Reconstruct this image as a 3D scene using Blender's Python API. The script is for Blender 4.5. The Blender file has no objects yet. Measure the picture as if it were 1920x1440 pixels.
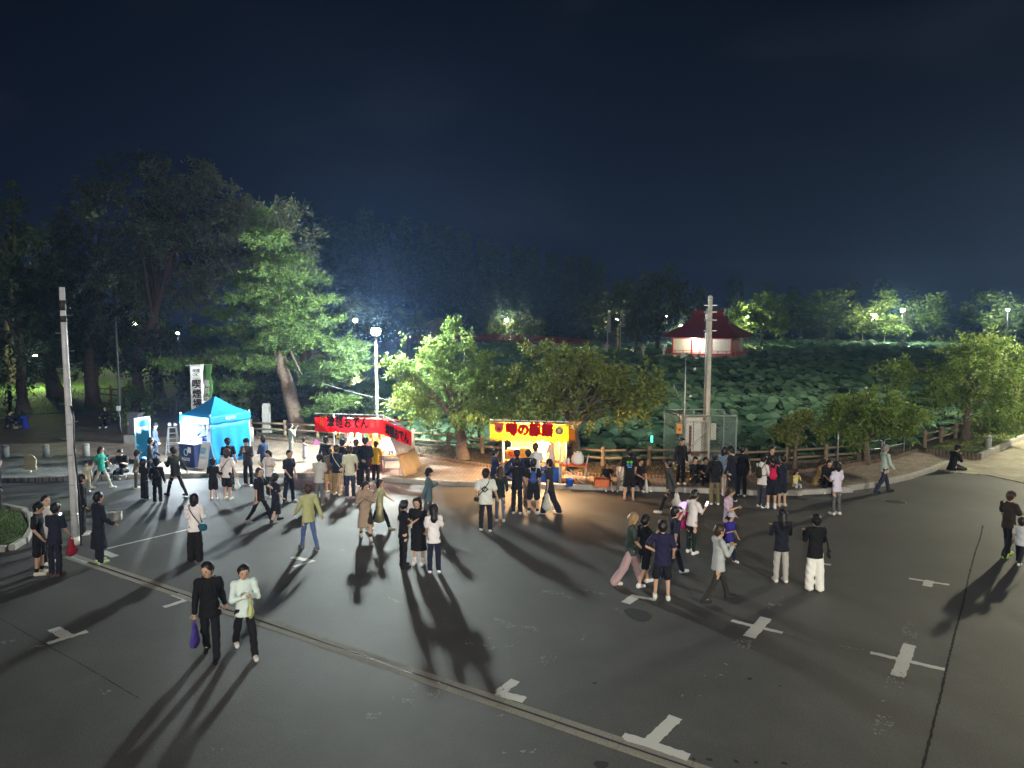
import bpy, math, random
import numpy as np
from mathutils import Vector, Matrix
from mathutils import noise as mnoise

R = math.radians
rnd = random.Random(7)
scene = bpy.context.scene
COL = scene.collection

# ------------------------------------------------------------------ camera
cam_data = bpy.data.cameras.new("camera")
cam_data.sensor_width = 36.0
cam_data.lens = 24.97
cam_data.clip_start = 0.1
cam_data.clip_end = 4000.0
cam = bpy.data.objects.new("camera", cam_data)
cam.location = (0, 0, 5.9)
cam.rotation_euler = (R(90 - 5.1), 0, 0)
COL.objects.link(cam)
scene.camera = cam

# ------------------------------------------------------------------ night sky
world = bpy.data.worlds.new("World")
scene.world = world
world.use_nodes = True
wn = world.node_tree.nodes
wl = world.node_tree.links
bg = wn["Background"]
tc = wn.new("ShaderNodeTexCoord")
sx = wn.new("ShaderNodeSeparateXYZ")
wl.new(tc.outputs["Generated"], sx.inputs[0])
rmp = wn.new("ShaderNodeValToRGB")
rmp.color_ramp.elements[0].position = 0.0
rmp.color_ramp.elements[0].color = (0.0034, 0.0052, 0.0112, 1)
rmp.color_ramp.elements[1].position = 0.55
rmp.color_ramp.elements[1].color = (0.00015, 0.00025, 0.0011, 1)
e = rmp.color_ramp.elements.new(0.2)
e.color = (0.0011, 0.0019, 0.0058, 1)
wl.new(sx.outputs["Z"], rmp.inputs[0])
nz = wn.new("ShaderNodeTexNoise")
nz.inputs["Scale"].default_value = 3.2
nz.inputs["Detail"].default_value = 6
nz.inputs["Roughness"].default_value = 0.6
mp = wn.new("ShaderNodeMapping")
mp.inputs["Scale"].default_value = (1, 1, 3.2)
wl.new(tc.outputs["Generated"], mp.inputs[0])
wl.new(mp.outputs[0], nz.inputs["Vector"])
cr = wn.new("ShaderNodeValToRGB")
cr.color_ramp.elements[0].position = 0.53
cr.color_ramp.elements[0].color = (0, 0, 0, 1)
cr.color_ramp.elements[1].position = 0.75
cr.color_ramp.elements[1].color = (0.0030, 0.0034, 0.0042, 1)
wl.new(nz.outputs["Fac"], cr.inputs[0])
ad = wn.new("ShaderNodeMixRGB")
ad.blend_type = "ADD"
ad.inputs[0].default_value = 1.0
wl.new(rmp.outputs[0], ad.inputs[1])
wl.new(cr.outputs[0], ad.inputs[2])
wl.new(ad.outputs[0], bg.inputs["Color"])
bg.inputs["Strength"].default_value = 1.0

# weak fill light added from behind the viewer, no moon known
sun_d = bpy.data.lights.new("night_fill", "SUN")
sun_d.energy = 0.05
sun_d.angle = R(12)
sun_d.color = (0.9, 0.95, 1.0)
sun = bpy.data.objects.new("night_fill", sun_d)
sun.rotation_euler = (R(40), 0, R(25))
COL.objects.link(sun)

# ------------------------------------------------------------------ view
scene.view_settings.view_transform = "Standard"
scene.view_settings.look = "None"
scene.view_settings.exposure = 1.0
scene.view_settings.gamma = 1.0
scene.view_settings.use_curve_mapping = False
scene.cycles.use_denoising = True
scene.cycles.max_bounces = 5
scene.cycles.diffuse_bounces = 2
scene.cycles.glossy_bounces = 2
scene.cycles.transmission_bounces = 4
scene.cycles.transparent_max_bounces = 8
scene.cycles.volume_bounces = 0
scene.cycles.sample_clamp_indirect = 4.0

# ------------------------------------------------------------------ materials
def lin(hexs):
    hexs = hexs.lstrip("#")
    v = [int(hexs[i:i + 2], 16) / 255 for i in (0, 2, 4)]
    return tuple((c / 12.92 if c < 0.04045 else ((c + 0.055) / 1.055) ** 2.4) for c in v)

MATS = {}

def N(nt, kind, **kw):
    n = nt.nodes.new(kind)
    for k, v in kw.items():
        if k in n.inputs:
            n.inputs[k].default_value = v
        else:
            setattr(n, k, v)
    return n

def mat(name, col, rough=0.7, var=0.15, vscale=6.0, bump=0.0, bscale=40.0, metal=0.0, emit=None, estr=0.0, spec=0.35):
    """plain surface with procedural tone variation and fine relief"""
    if name in MATS:
        return MATS[name]
    if isinstance(col, str):
        col = lin(col)
    m = bpy.data.materials.new(name)
    m.use_nodes = True
    nt = m.node_tree
    b = nt.nodes["Principled BSDF"]
    b.inputs["Roughness"].default_value = rough
    b.inputs["Metallic"].default_value = metal
    b.inputs["Specular IOR Level"].default_value = spec
    t = N(nt, "ShaderNodeTexCoord")
    if var > 0:
        n = N(nt, "ShaderNodeTexNoise", Scale=vscale, Detail=5.0, Roughness=0.62)
        nt.links.new(t.outputs["Object"], n.inputs["Vector"])
        r = N(nt, "ShaderNodeMapRange")
        r.inputs["From Min"].default_value = 0.25
        r.inputs["From Max"].default_value = 0.75
        r.inputs["To Min"].default_value = 1 - var
        r.inputs["To Max"].default_value = 1 + var
        nt.links.new(n.outputs["Fac"], r.inputs[0])
        mx = N(nt, "ShaderNodeVectorMath", operation="SCALE")
        mx.inputs[0].default_value = col[:3]
        nt.links.new(r.outputs[0], mx.inputs["Scale"])
        nt.links.new(mx.outputs[0], b.inputs["Base Color"])
    else:
        b.inputs["Base Color"].default_value = (*col[:3], 1)
    if bump > 0:
        n2 = N(nt, "ShaderNodeTexNoise", Scale=bscale, Detail=4.0)
        nt.links.new(t.outputs["Object"], n2.inputs["Vector"])
        bp = N(nt, "ShaderNodeBump", Strength=bump, Distance=0.02)
        nt.links.new(n2.outputs["Fac"], bp.inputs["Height"])
        nt.links.new(bp.outputs[0], b.inputs["Normal"])
    if emit:
        b.inputs["Emission Color"].default_value = (*emit, 1)
        b.inputs["Emission Strength"].default_value = estr
    MATS[name] = m
    return m

def leaf_mat(name, c1, c2, trans=0.3, rough=0.6):
    if name in MATS:
        return MATS[name]
    m = bpy.data.materials.new(name)
    m.use_nodes = True
    nt = m.node_tree
    b = nt.nodes["Principled BSDF"]
    out = nt.nodes["Material Output"]
    g = N(nt, "ShaderNodeNewGeometry")
    r = N(nt, "ShaderNodeValToRGB")
    r.color_ramp.elements[0].color = (*c1, 1)
    r.color_ramp.elements[1].color = (*c2, 1)
    nt.links.new(g.outputs["Random Per Island"], r.inputs[0])
    nt.links.new(r.outputs[0], b.inputs["Base Color"])
    b.inputs["Roughness"].default_value = rough
    b.inputs["Specular IOR Level"].default_value = 0.3
    tr = N(nt, "ShaderNodeBsdfTranslucent")
    nt.links.new(r.outputs[0], tr.inputs["Color"])
    mx = N(nt, "ShaderNodeMixShader")
    mx.inputs[0].default_value = trans
    nt.links.new(b.outputs[0], mx.inputs[1])
    nt.links.new(tr.outputs[0], mx.inputs[2])
    nt.links.new(mx.outputs[0], out.inputs["Surface"])
    MATS[name] = m
    return m

def sheer_mat(name, col, trans=0.5):
    """cloth that lets light through from behind"""
    if name in MATS: return MATS[name]
    m = mat(name, col, 0.75, 0.10, 3)
    nt = m.node_tree; b = nt.nodes["Principled BSDF"]
    c = lin(col) if isinstance(col, str) else col
    tr = N(nt, "ShaderNodeBsdfTranslucent"); tr.inputs["Color"].default_value = (*c, 1)
    mx = N(nt, "ShaderNodeMixShader"); mx.inputs[0].default_value = trans
    nt.links.new(b.outputs[0], mx.inputs[1]); nt.links.new(tr.outputs[0], mx.inputs[2])
    nt.links.new(mx.outputs[0], nt.nodes["Material Output"].inputs["Surface"])
    return m

def glow_mat(name, col, strength):
    if name in MATS:
        return MATS[name]
    m = bpy.data.materials.new(name)
    m.use_nodes = True
    b = m.node_tree.nodes["Principled BSDF"]
    b.inputs["Base Color"].default_value = (*col, 1)
    b.inputs["Emission Color"].default_value = (*col, 1)
    b.inputs["Emission Strength"].default_value = strength
    MATS[name] = m
    return m

# ------------------------------------------------------------------ object helpers
def tag(o, label=None, cat=None, group=None, kind=None):
    if label: o["label"] = label
    if cat: o["category"] = cat
    if group: o["group"] = group
    if kind: o["kind"] = kind
    return o

def empty(name, loc=(0, 0, 0), rz=0.0, label=None, cat=None, group=None, kind=None):
    o = bpy.data.objects.new(name, None)
    o.empty_display_size = 0.2
    o.location = loc
    o.rotation_euler = (0, 0, rz)
    COL.objects.link(o)
    return tag(o, label, cat, group, kind)

def link(name, me, parent=None, loc=None, rot=None, scl=None):
    o = bpy.data.objects.new(name, me)
    COL.objects.link(o)
    if parent is not None:
        o.parent = parent
    if loc is not None: o.location = loc
    if rot is not None: o.rotation_euler = rot
    if scl is not None: o.scale = scl
    return o

class MB:
    """collects simple solids into ONE mesh"""
    def __init__(self):
        self.v = []; self.f = []; self.mi = []; self.cur = 0
    def add(self, verts, faces):
        n = len(self.v)
        self.v.extend([tuple(p) for p in verts])
        self.f.extend([tuple(i + n for i in q) for q in faces])
        self.mi.extend([self.cur] * len(faces))
        return self
    def box(self, c, s, rz=0.0, M=None):
        hx, hy, hz = s[0] / 2, s[1] / 2, s[2] / 2
        P = [Vector((x * hx, y * hy, z * hz)) for z in (-1, 1) for y in (-1, 1) for x in (-1, 1)]
        if M is None:
            M = Matrix.Rotation(rz, 3, "Z")
        P = [M @ p + Vector(c) for p in P]
        return self.add(P, [(0, 2, 3, 1), (4, 5, 7, 6), (0, 1, 5, 4), (2, 6, 7, 3), (0, 4, 6, 2), (1, 3, 7, 5)])
    def bar(self, a, b, w, d, up=(0, 0, 1)):
        """square-section bar from a to b"""
        a = Vector(a); b = Vector(b); z = (b - a).normalized()
        u = Vector(up)
        if abs(z.dot(u)) > 0.98: u = Vector((0, 1, 0))
        x = u.cross(z).normalized(); y = z.cross(x)
        P = []
        for q in (a, b):
            for sx_, sy_ in ((-1, -1), (1, -1), (1, 1), (-1, 1)):
                P.append(q + x * (sx_ * w / 2) + y * (sy_ * d / 2))
        return self.add(P, [(3, 2, 1, 0), (4, 5, 6, 7), (0, 1, 5, 4), (1, 2, 6, 5), (2, 3, 7, 6), (3, 0, 4, 7)])
    def tube(self, pts, rad, n=8, caps=True, sq=1.0):
        pts = [Vector(p) for p in pts]
        if not hasattr(rad, "__len__"): rad = [rad] * len(pts)
        base = len(self.v); rings = []
        ref = Vector((0.13, 0.97, 0.2))
        for i, p in enumerate(pts):
            t = (pts[min(i + 1, len(pts) - 1)] - pts[max(i - 1, 0)]).normalized()
            x = ref - t * ref.dot(t)
            if x.length < 0.1:
                x = Vector((1, 0, 0)) - t * t.x
            x.normalize(); y = t.cross(x)
            for k in range(n):
                a = 2 * math.pi * k / n
                self.v.append(tuple(p + (x * math.cos(a) + y * math.sin(a) * sq) * rad[i]))
        m = len(pts)
        for i in range(m - 1):
            for k in range(n):
                k2 = (k + 1) % n
                self.f.append((base + i * n + k, base + i * n + k2, base + (i + 1) * n + k2, base + (i + 1) * n + k))
                self.mi.append(self.cur)
        if caps:
            self.f.append(tuple(base + k for k in reversed(range(n)))); self.mi.append(self.cur)
            self.f.append(tuple(base + (m - 1) * n + k for k in range(n))); self.mi.append(self.cur)
        return self
    def lathe(self, prof, n=14, c=(0, 0, 0)):
        """profile of (radius, z) about the vertical axis"""
        base = len(self.v)
        for r_, z in prof:
            for k in range(n):
                a = 2 * math.pi * k / n
                self.v.append((c[0] + r_ * math.cos(a), c[1] + r_ * math.sin(a), c[2] + z))
        for i in range(len(prof) - 1):
            for k in range(n):
                k2 = (k + 1) % n
                self.f.append((base + i * n + k, base + i * n + k2, base + (i + 1) * n + k2, base + (i + 1) * n + k))
                self.mi.append(self.cur)
        self.f.append(tuple(base + k for k in reversed(range(n)))); self.mi.append(self.cur)
        self.f.append(tuple(base + (len(prof) - 1) * n + k for k in range(n))); self.mi.append(self.cur)
        return self
    def prism(self, poly, z0, z1):
        n = len(poly)
        a2 = sum(poly[i][0] * poly[(i + 1) % n][1] - poly[(i + 1) % n][0] * poly[i][1] for i in range(n))
        if a2 < 0: poly = poly[::-1]
        P = [(p[0], p[1], z0) for p in poly] + [(p[0], p[1], z1) for p in poly]
        F = [tuple(reversed(range(n))), tuple(range(n, 2 * n))]
        F += [(i, (i + 1) % n, n + (i + 1) % n, n + i) for i in range(n)]
        return self.add(P, F)
    def sheet(self, grid, th=0.0, nrm=None):
        """grid[i][j] of points -> surface, doubled with thickness th along nrm"""
        nu = len(grid); nv = len(grid[0])
        base = len(self.v)
        for row in grid:
            for p in row: self.v.append(tuple(p))
        F = []
        for i in range(nu - 1):
            for j in range(nv - 1):
                F.append((base + i * nv + j, base + i * nv + j + 1, base + (i + 1) * nv + j + 1, base + (i + 1) * nv + j))
        self.f += F; self.mi += [self.cur] * len(F)
        if th:
            off = Vector(nrm) * th
            b2 = len(self.v)
            for row in grid:
                for p in row: self.v.append(tuple(Vector(p) + off))
            G = [tuple(reversed([q - base + b2 for q in f])) for f in F]
            self.f += G; self.mi += [self.cur] * len(G)
            loop = [(i, 0) for i in range(nu)] + [(nu - 1, j) for j in range(1, nv)] + [(i, nv - 1) for i in range(nu - 2, -1, -1)] + [(0, j) for j in range(nv - 2, 0, -1)]
            for a in range(len(loop)):
                p = loop[a]; q = loop[(a + 1) % len(loop)]
                ia = p[0] * nv + p[1]; ib = q[0] * nv + q[1]
                self.f.append((base + ia, base + ib, b2 + ib, b2 + ia)); self.mi.append(self.cur)
        return self
    def mesh(self, name, mats, smooth=False):
        me = bpy.data.meshes.new(name)
        me.from_pydata(self.v, [], self.f)
        if not isinstance(mats, (list, tuple)): mats = [mats]
        for m in mats: me.materials.append(m)
        if len(mats) > 1:
            me.polygons.foreach_set("material_index", np.array(self.mi, dtype=np.int32))
        if smooth:
            me.polygons.foreach_set("use_smooth", np.ones(len(me.polygons), dtype=bool))
        me.update()
        return me
    def build(self, name, mats, parent=None, smooth=False, loc=None, rot=None):
        return link(name, self.mesh(name, mats, smooth), parent, loc, rot)

def np_mesh(name, V, F, mats, smooth=True, mi=None):
    me = bpy.data.meshes.new(name)
    V = np.asarray(V, dtype=np.float32); F = np.asarray(F, dtype=np.int32)
    k = F.shape[1]
    me.vertices.add(len(V)); me.vertices.foreach_set("co", V.ravel())
    me.loops.add(F.size); me.loops.foreach_set("vertex_index", F.ravel())
    me.polygons.add(len(F))
    me.polygons.foreach_set("loop_start", np.arange(0, F.size, k, dtype=np.int32))
    if not isinstance(mats, (list, tuple)): mats = [mats]
    for m in mats: me.materials.append(m)
    if mi is not None: me.polygons.foreach_set("material_index", np.asarray(mi, dtype=np.int32))
    if smooth: me.polygons.foreach_set("use_smooth", np.ones(len(F), dtype=bool))
    me.update(calc_edges=True)
    return me

def text(name, body, origin, right, up, width, height, m, parent=None, bold=0.02, depth=0.004):
    """flat lettering fitted to width x height, centred on origin, in the plane of right and up"""
    c = bpy.data.curves.new("lettering", "FONT")
    c.body = body; c.extrude = 0.0; c.resolution_u = 2
    c.space_line = 0.95
    o = bpy.data.objects.new("lettering", c); COL.objects.link(o)
    dg = bpy.context.evaluated_depsgraph_get()
    me = bpy.data.meshes.new_from_object(o.evaluated_get(dg))
    bpy.data.objects.remove(o); bpy.data.curves.remove(c)
    n = len(me.vertices); co = np.empty(n * 3, dtype=np.float32); me.vertices.foreach_get("co", co); co = co.reshape(-1, 3)
    lo, hi = co.min(0), co.max(0)
    u = (co[:, 0] - (lo[0] + hi[0]) / 2) / max(hi[0] - lo[0], 1e-6) * width
    v = (co[:, 1] - (lo[1] + hi[1]) / 2) / max(hi[1] - lo[1], 1e-6) * height
    r_ = np.array(Vector(right).normalized()); u_ = np.array(Vector(up).normalized()); nrm = np.cross(r_, u_)
    P = np.array(origin) + u[:, None] * r_ + v[:, None] * u_ + nrm * depth
    F = [tuple(p.vertices) for p in me.polygons]
    bpy.data.meshes.remove(me)
    # heavier strokes: the same letters stamped a few times, slightly shifted
    em = bold * min(height * 1.6, width)
    steps = [(0, 0), (1, 0), (-1, 0), (0, 1), (0, -1)] if bold > 0.005 else [(0, 0)]
    VV = []; FF = []
    for k, (a, b) in enumerate(steps):
        n0 = len(VV); VV += [tuple(q) for q in (P + r_ * (a * em * 0.8) + u_ * (b * em * 0.8) + nrm * 0.0007 * k)]
        FF += [tuple(i + n0 for i in f) for f in F]
    me = bpy.data.meshes.new(name); me.from_pydata(VV, [], FF); me.materials.append(m); me.update()
    return link(name, me, parent)

def lamp_light(name, loc, power, col, rad, parent=None):
    d = bpy.data.lights.new(name, "POINT")
    d.energy = power; d.color = col; d.shadow_soft_size = rad
    o = bpy.data.objects.new(name, d); o.location = loc
    COL.objects.link(o)
    if parent is not None: o.parent = parent
    return o

WHITE = mat("white_paint", (0.72, 0.72, 0.70), 0.6, 0.1)
STEEL = mat("galvanised_steel", (0.42, 0.44, 0.46), 0.45, 0.15, 8, metal=0.6)
DARK = mat("dark_metal", (0.03, 0.032, 0.035), 0.5, 0.1)
BLACK = mat("black_plastic", (0.012, 0.012, 0.013), 0.5, 0.05)
CONCRETE = mat("concrete", (0.30, 0.29, 0.27), 0.85, 0.22, 5, 0.35, 60)


# ================================================================== THE SETTING
def asphalt_mat():
    m = bpy.data.materials.new("asphalt"); m.use_nodes = True
    nt = m.node_tree; L = nt.links.new
    b = nt.nodes["Principled BSDF"]
    t = N(nt, "ShaderNodeTexCoord")
    big = N(nt, "ShaderNodeTexNoise", Scale=0.22, Detail=5.0, Roughness=0.6)
    mid = N(nt, "ShaderNodeTexNoise", Scale=1.3, Detail=10.0, Roughness=0.78)
    fin = N(nt, "ShaderNodeTexNoise", Scale=34.0, Detail=4.0, Roughness=0.85)
    for n in (big, mid, fin): L(t.outputs["Object"], n.inputs["Vector"])
    r1 = N(nt, "ShaderNodeValToRGB")
    r1.color_ramp.elements[0].position = 0.3; r1.color_ramp.elements[0].color = (0.050, 0.049, 0.047, 1)
    r1.color_ramp.elements[1].position = 0.72; r1.color_ramp.elements[1].color = (0.098, 0.096, 0.092, 1)
    L(big.outputs["Fac"], r1.inputs[0])
    mm = N(nt, "ShaderNodeMapRange"); mm.inputs["To Min"].default_value = 0.48; mm.inputs["To Max"].default_value = 1.5
    L(mid.outputs["Fac"], mm.inputs[0])
    s1 = N(nt, "ShaderNodeVectorMath", operation="SCALE"); L(r1.outputs[0], s1.inputs[0]); L(mm.outputs[0], s1.inputs["Scale"])
    fm = N(nt, "ShaderNodeMapRange"); fm.inputs["From Min"].default_value = 0.3; fm.inputs["From Max"].default_value = 0.75
    fm.inputs["To Min"].default_value = 0.5; fm.inputs["To Max"].default_value = 1.55
    L(fin.outputs["Fac"], fm.inputs[0])
    s2 = N(nt, "ShaderNodeVectorMath", operation="SCALE"); L(s1.outputs[0], s2.inputs[0]); L(fm.outputs[0], s2.inputs["Scale"])
    # hairline cracks, broken up by a mask
    w = N(nt, "ShaderNodeTexNoise", Scale=1.4, Detail=4.0)
    L(t.outputs["Object"], w.inputs["Vector"])
    wadd = N(nt, "ShaderNodeMixRGB", blend_type="ADD"); wadd.inputs[0].default_value = 0.55
    L(t.outputs["Object"], wadd.inputs[1]); L(w.outputs["Color"], wadd.inputs[2])
    def crack(scale, width, mscale, lo, hi):
        v = N(nt, "ShaderNodeTexVoronoi", feature="DISTANCE_TO_EDGE", Scale=scale)
        L(wadd.outputs[0], v.inputs["Vector"])
        c = N(nt, "ShaderNodeMapRange"); c.inputs["From Max"].default_value = width
        c.inputs["To Min"].default_value = 1.0; c.inputs["To Max"].default_value = 0.0
        L(v.outputs["Distance"], c.inputs[0])
        mk = N(nt, "ShaderNodeTexNoise", Scale=mscale, Detail=2.0); L(t.outputs["Object"], mk.inputs["Vector"])
        mr = N(nt, "ShaderNodeMapRange"); mr.inputs["From Min"].default_value = lo; mr.inputs["From Max"].default_value = hi
        L(mk.outputs["Fac"], mr.inputs[0])
        mu = N(nt, "ShaderNodeMath", operation="MULTIPLY"); L(c.outputs[0], mu.inputs[0]); L(mr.outputs[0], mu.inputs[1])
        return mu
    c2 = crack(1.9, 0.015, 0.13, 0.60, 0.70)
    mxc = c2
    mix = N(nt, "ShaderNodeMixRGB"); mix.inputs[2].default_value = (0.016, 0.015, 0.014, 1)
    L(mxc.outputs[0], mix.inputs[0]); L(s2.outputs[0], mix.inputs[1])
    L(mix.outputs[0], b.inputs["Base Color"])
    rr = N(nt, "ShaderNodeMapRange"); rr.inputs["To Min"].default_value = 0.50; rr.inputs["To Max"].default_value = 0.82
    L(mid.outputs["Fac"], rr.inputs[0]); L(rr.outputs[0], b.inputs["Roughness"])
    b.inputs["Specular IOR Level"].default_value = 0.35
    bp = N(nt, "ShaderNodeBump", Strength=0.45, Distance=0.012)
    L(fin.outputs["Fac"], bp.inputs["Height"])
    bp2 = N(nt, "ShaderNodeBump", Strength=0.5, Distance=0.03, invert=True)
    L(mxc.outputs[0], bp2.inputs["Height"]); L(bp.outputs[0], bp2.inputs["Normal"])
    L(bp2.outputs[0], b.inputs["Normal"])
    return m

def paver_mat(name, c1, c2, mortar, rot, bw=0.23, bh=0.115):
    m = bpy.data.materials.new(name); m.use_nodes = True
    nt = m.node_tree; L = nt.links.new; b = nt.nodes["Principled BSDF"]
    t = N(nt, "ShaderNodeTexCoord"); mp_ = N(nt, "ShaderNodeMapping"); mp_.inputs["Rotation"].default_value = (0, 0, rot)
    L(t.outputs["Object"], mp_.inputs[0])
    br = N(nt, "ShaderNodeTexBrick", Scale=1.0)
    br.inputs["Color1"].default_value = (*c1, 1); br.inputs["Color2"].default_value = (*c2, 1); br.inputs["Mortar"].default_value = (*mortar, 1)
    br.inputs["Mortar Size"].default_value = 0.012; br.inputs["Brick Width"].default_value = bw; br.inputs["Row Height"].default_value = bh
    br.offset = 0.5
    L(mp_.outputs[0], br.inputs["Vector"])
    n = N(nt, "ShaderNodeTexNoise", Scale=1.1, Detail=6.0, Roughness=0.65); L(t.outputs["Object"], n.inputs["Vector"])
    r = N(nt, "ShaderNodeMapRange"); r.inputs["From Min"].default_value = 0.3; r.inputs["From Max"].default_value = 0.7
    r.inputs["To Min"].default_value = 0.62; r.inputs["To Max"].default_value = 1.25
    L(n.outputs["Fac"], r.inputs[0])
    s = N(nt, "ShaderNodeVectorMath", operation="SCALE"); L(br.outputs["Color"], s.inputs[0]); L(r.outputs[0], s.inputs["Scale"])
    L(s.outputs[0], b.inputs["Base Color"]); b.inputs["Roughness"].default_value = 0.78
    bp = N(nt, "ShaderNodeBump", Strength=0.9, Distance=0.02, invert=True); L(br.outputs["Fac"], bp.inputs["Height"]); L(bp.outputs[0], b.inputs["Normal"])
    return m

ASPHALT = asphalt_mat()
PAVER = paver_mat("brown_pavers", (0.21, 0.155, 0.115), (0.30, 0.235, 0.185), (0.06, 0.05, 0.042), R(-38))
PAVER2 = paver_mat("grey_pavers", (0.20, 0.205, 0.20), (0.29, 0.29, 0.275), (0.07, 0.07, 0.065), R(24))
SOIL = mat("soil", (0.075, 0.055, 0.038), 0.95, 0.45, 2.5, 0.8, 18)
GRASSM = mat("lawn_turf", (0.060, 0.100, 0.026), 0.95, 0.5, 1.8, 0.9, 30)
TERRAIN = mat("dark_terrain", (0.030, 0.034, 0.022), 0.95, 0.4, 0.2)
WOOD = mat("fence_log", (0.20, 0.145, 0.095), 0.8, 0.3, 9, 0.5, 30)

def struct(name, mb, m, parent=None, smooth=False):
    o = mb.build(name, m, parent, smooth)
    if parent is None: o["kind"] = "structure"
    return o

# one sheet to the horizon: the low ground the pond lies in
struct("ground", MB().prism([(-900, -200), (1100, -200), (1100, 1500), (-900, 1500)], -1.6, -1.2), TERRAIN)

KERB = [(-22.37, 25.71), (-20.08, 25.80), (-17.72, 25.80), (-16.45, 25.98), (-14.57, 26.16), (-12.76, 26.34), (-10.31, 26.52), (-7.56, 26.43), (-5.71, 25.89), (-3.89, 25.46), (-2.16, 25.04), (-0.19, 24.79), (2.43, 24.47), (5.35, 24.16), (7.97, 23.71), (9.39, 23.63), (10.97, 23.93), (12.87, 24.79), (14.67, 25.98), (16.32, 27.28), (17.41, 28.29)]
EDGE = [(-12.55, 34.44), (-8.92, 32.64), (-4.18, 30.02), (-1.35, 27.78), (0.82, 26.78), (2.77, 25.94), (5.66, 25.58), (8.70, 25.94), (10.94, 26.59), (13.17, 27.57), (15.59, 28.85), (17.89, 31.01)]
FENCE = [(-13.11, 35.27), (-10.26, 34.78), (-4.46, 32.07), (-3.21, 31.53), (-0.80, 30.00), (1.32, 28.83), (3.43, 27.64), (4.88, 27.64), (6.36, 27.85), (9.13, 27.23), (11.81, 27.85), (14.26, 28.83)]
RAILS = [(14.55, 29.05), (15.60, 29.52), (17.22, 30.74)]
FENCE2 = [(18.62, 31.66), (20.13, 32.93), (21.91, 34.46), (23.90, 36.31), (26.04, 38.36), (28.30, 40.44), (30.83, 42.76), (33.78, 45.35), (38.31, 49.22)]

def off(path, d):
    """path shifted sideways by d (positive: to the left of travel)"""
    out = []
    for i, p in enumerate(path):
        a = Vector(path[max(i - 1, 0)]); b = Vector(path[min(i + 1, len(path) - 1)])
        t = (b - a).normalized()
        out.append((p[0] - t.y * d, p[1] + t.x * d))
    return out

# asphalt square
plaza = [(-90, -40), (120, -40), (120, 36), (40, 36), (24, 30.2), (17.6, 28.6)] + [(p[0], p[1] + 0.12) for p in KERB[::-1]] + [(-90, 27)]
struct("plaza", MB().prism(plaza, -1.3, 0.0), ASPHALT)

# raised pavement behind the kerb, out to the pond bank
bank = off(FENCE + RAILS + FENCE2, 0.75)
kin = off(KERB, 0.13)
pave = kin + [(17.6, 28.8), (18.6, 31.2)] + [(p[0], p[1]) for p in off(EDGE, -0.0)[::-1]] + [(-13.6, 36.4), (-22, 33), (-60, 31.0), (-60, 26)]
struct("pavement", MB().prism(pave, -1.3, 0.150), PAVER)
struct("left_pavement", MB().prism([(-21.66, 25.58), (-18.73, 25.58), (-16.30, 25.76), (-14.39, 26.03), (-14.45, 27.17), (-15.93, 29.08), (-19.33, 30.26), (-22.27, 30.51), (-25.75, 30.51)], -0.5, 0.156), PAVER2)
# planting strip with the cherry trees
bed = [(p[0], p[1]) for p in EDGE] + [(18.75, 31.3)] + bank[::-1] + [(-13.8, 38.0)]
struct("planting_bed", MB().prism(bed, -1.5, 0.20), SOIL)
# the light brick apron and the lawn corner at the right
struct("brick_apron", MB().prism([(16.45, 29.01), (18.65, 31.66), (20.36, 30.77), (26.45, 36.32), (44.14, 49.08), (34.10, 31.14), (26.08, 28.79), (18.62, 25.41), (18.16, 26.76), (17.17, 27.14)], -1.3, 0.030), paver_mat("pale_pavers", (0.30, 0.265, 0.19), (0.38, 0.335, 0.25), (0.12, 0.10, 0.08), R(10)))
struct("corner_lawn", MB().prism([(18.80, 31.80), (18.35, 30.87), (20.05, 30.24), (26.19, 35.78), (43.69, 48.59), (48.34, 53.81), (38.56, 49.55), (31.01, 43.00), (26.18, 38.56), (22.01, 34.62)], -1.3, 0.215), GRASSM)

# land to the left: lawn under the trees, dark path
struct("park_path", MB().prism([(-90, 26.5), (-22.0, 32.9), (-13.7, 36.3), (-13.9, 60), (-16, 62), (-60, 62), (-120, 60), (-120, 26.5)], -1.4, 0.085), SOIL)
struct("lawn", MB().prism([(-38.71, 40.57), (-30.30, 41.69), (-29.53, 43.86), (-27.67, 45.17), (-27.21, 48.33), (-28.05, 52.32), (-36.18, 67.63), (-73.95, 77.97)], -1.0, 0.125), GRASSM)
struct("far_lawn", MB().prism([(-160, 62), (-16, 62), (-24, 100), (-34, 180), (-160, 180)], -1.4, 0.10), mat("rough_turf", (0.035, 0.055, 0.02), 0.95, 0.5, 1.0))
struct("far_bank", MB().prism([(-160, 180), (-34, 180), (-20, 173), (10, 168), (30, 150), (60, 178), (120, 190), (190, 196), (330, 200), (420, 420), (-300, 420), (-300, 180)], -1.4, 0.25), mat("bank_turf", (0.045, 0.060, 0.022), 0.95, 0.5, 0.6))
struct("water", MB().prism([(-40, 29), (30, 29), (330, 120), (330, 206), (-60, 200)], -1.19, -0.75), mat("pond_water", (0.006, 0.010, 0.010), 0.12, 0.0, spec=0.5))

# kerb, stone by stone
def along(path, step):
    out = []; acc = 0.0
    for i in range(len(path) - 1):
        a = Vector(path[i]); b = Vector(path[i + 1]); L_ = (b - a).length
        while acc < L_:
            out.append((a + (b - a) * (acc / L_), (b - a).normalized())); acc += step
        acc -= L_
    return out

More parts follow.
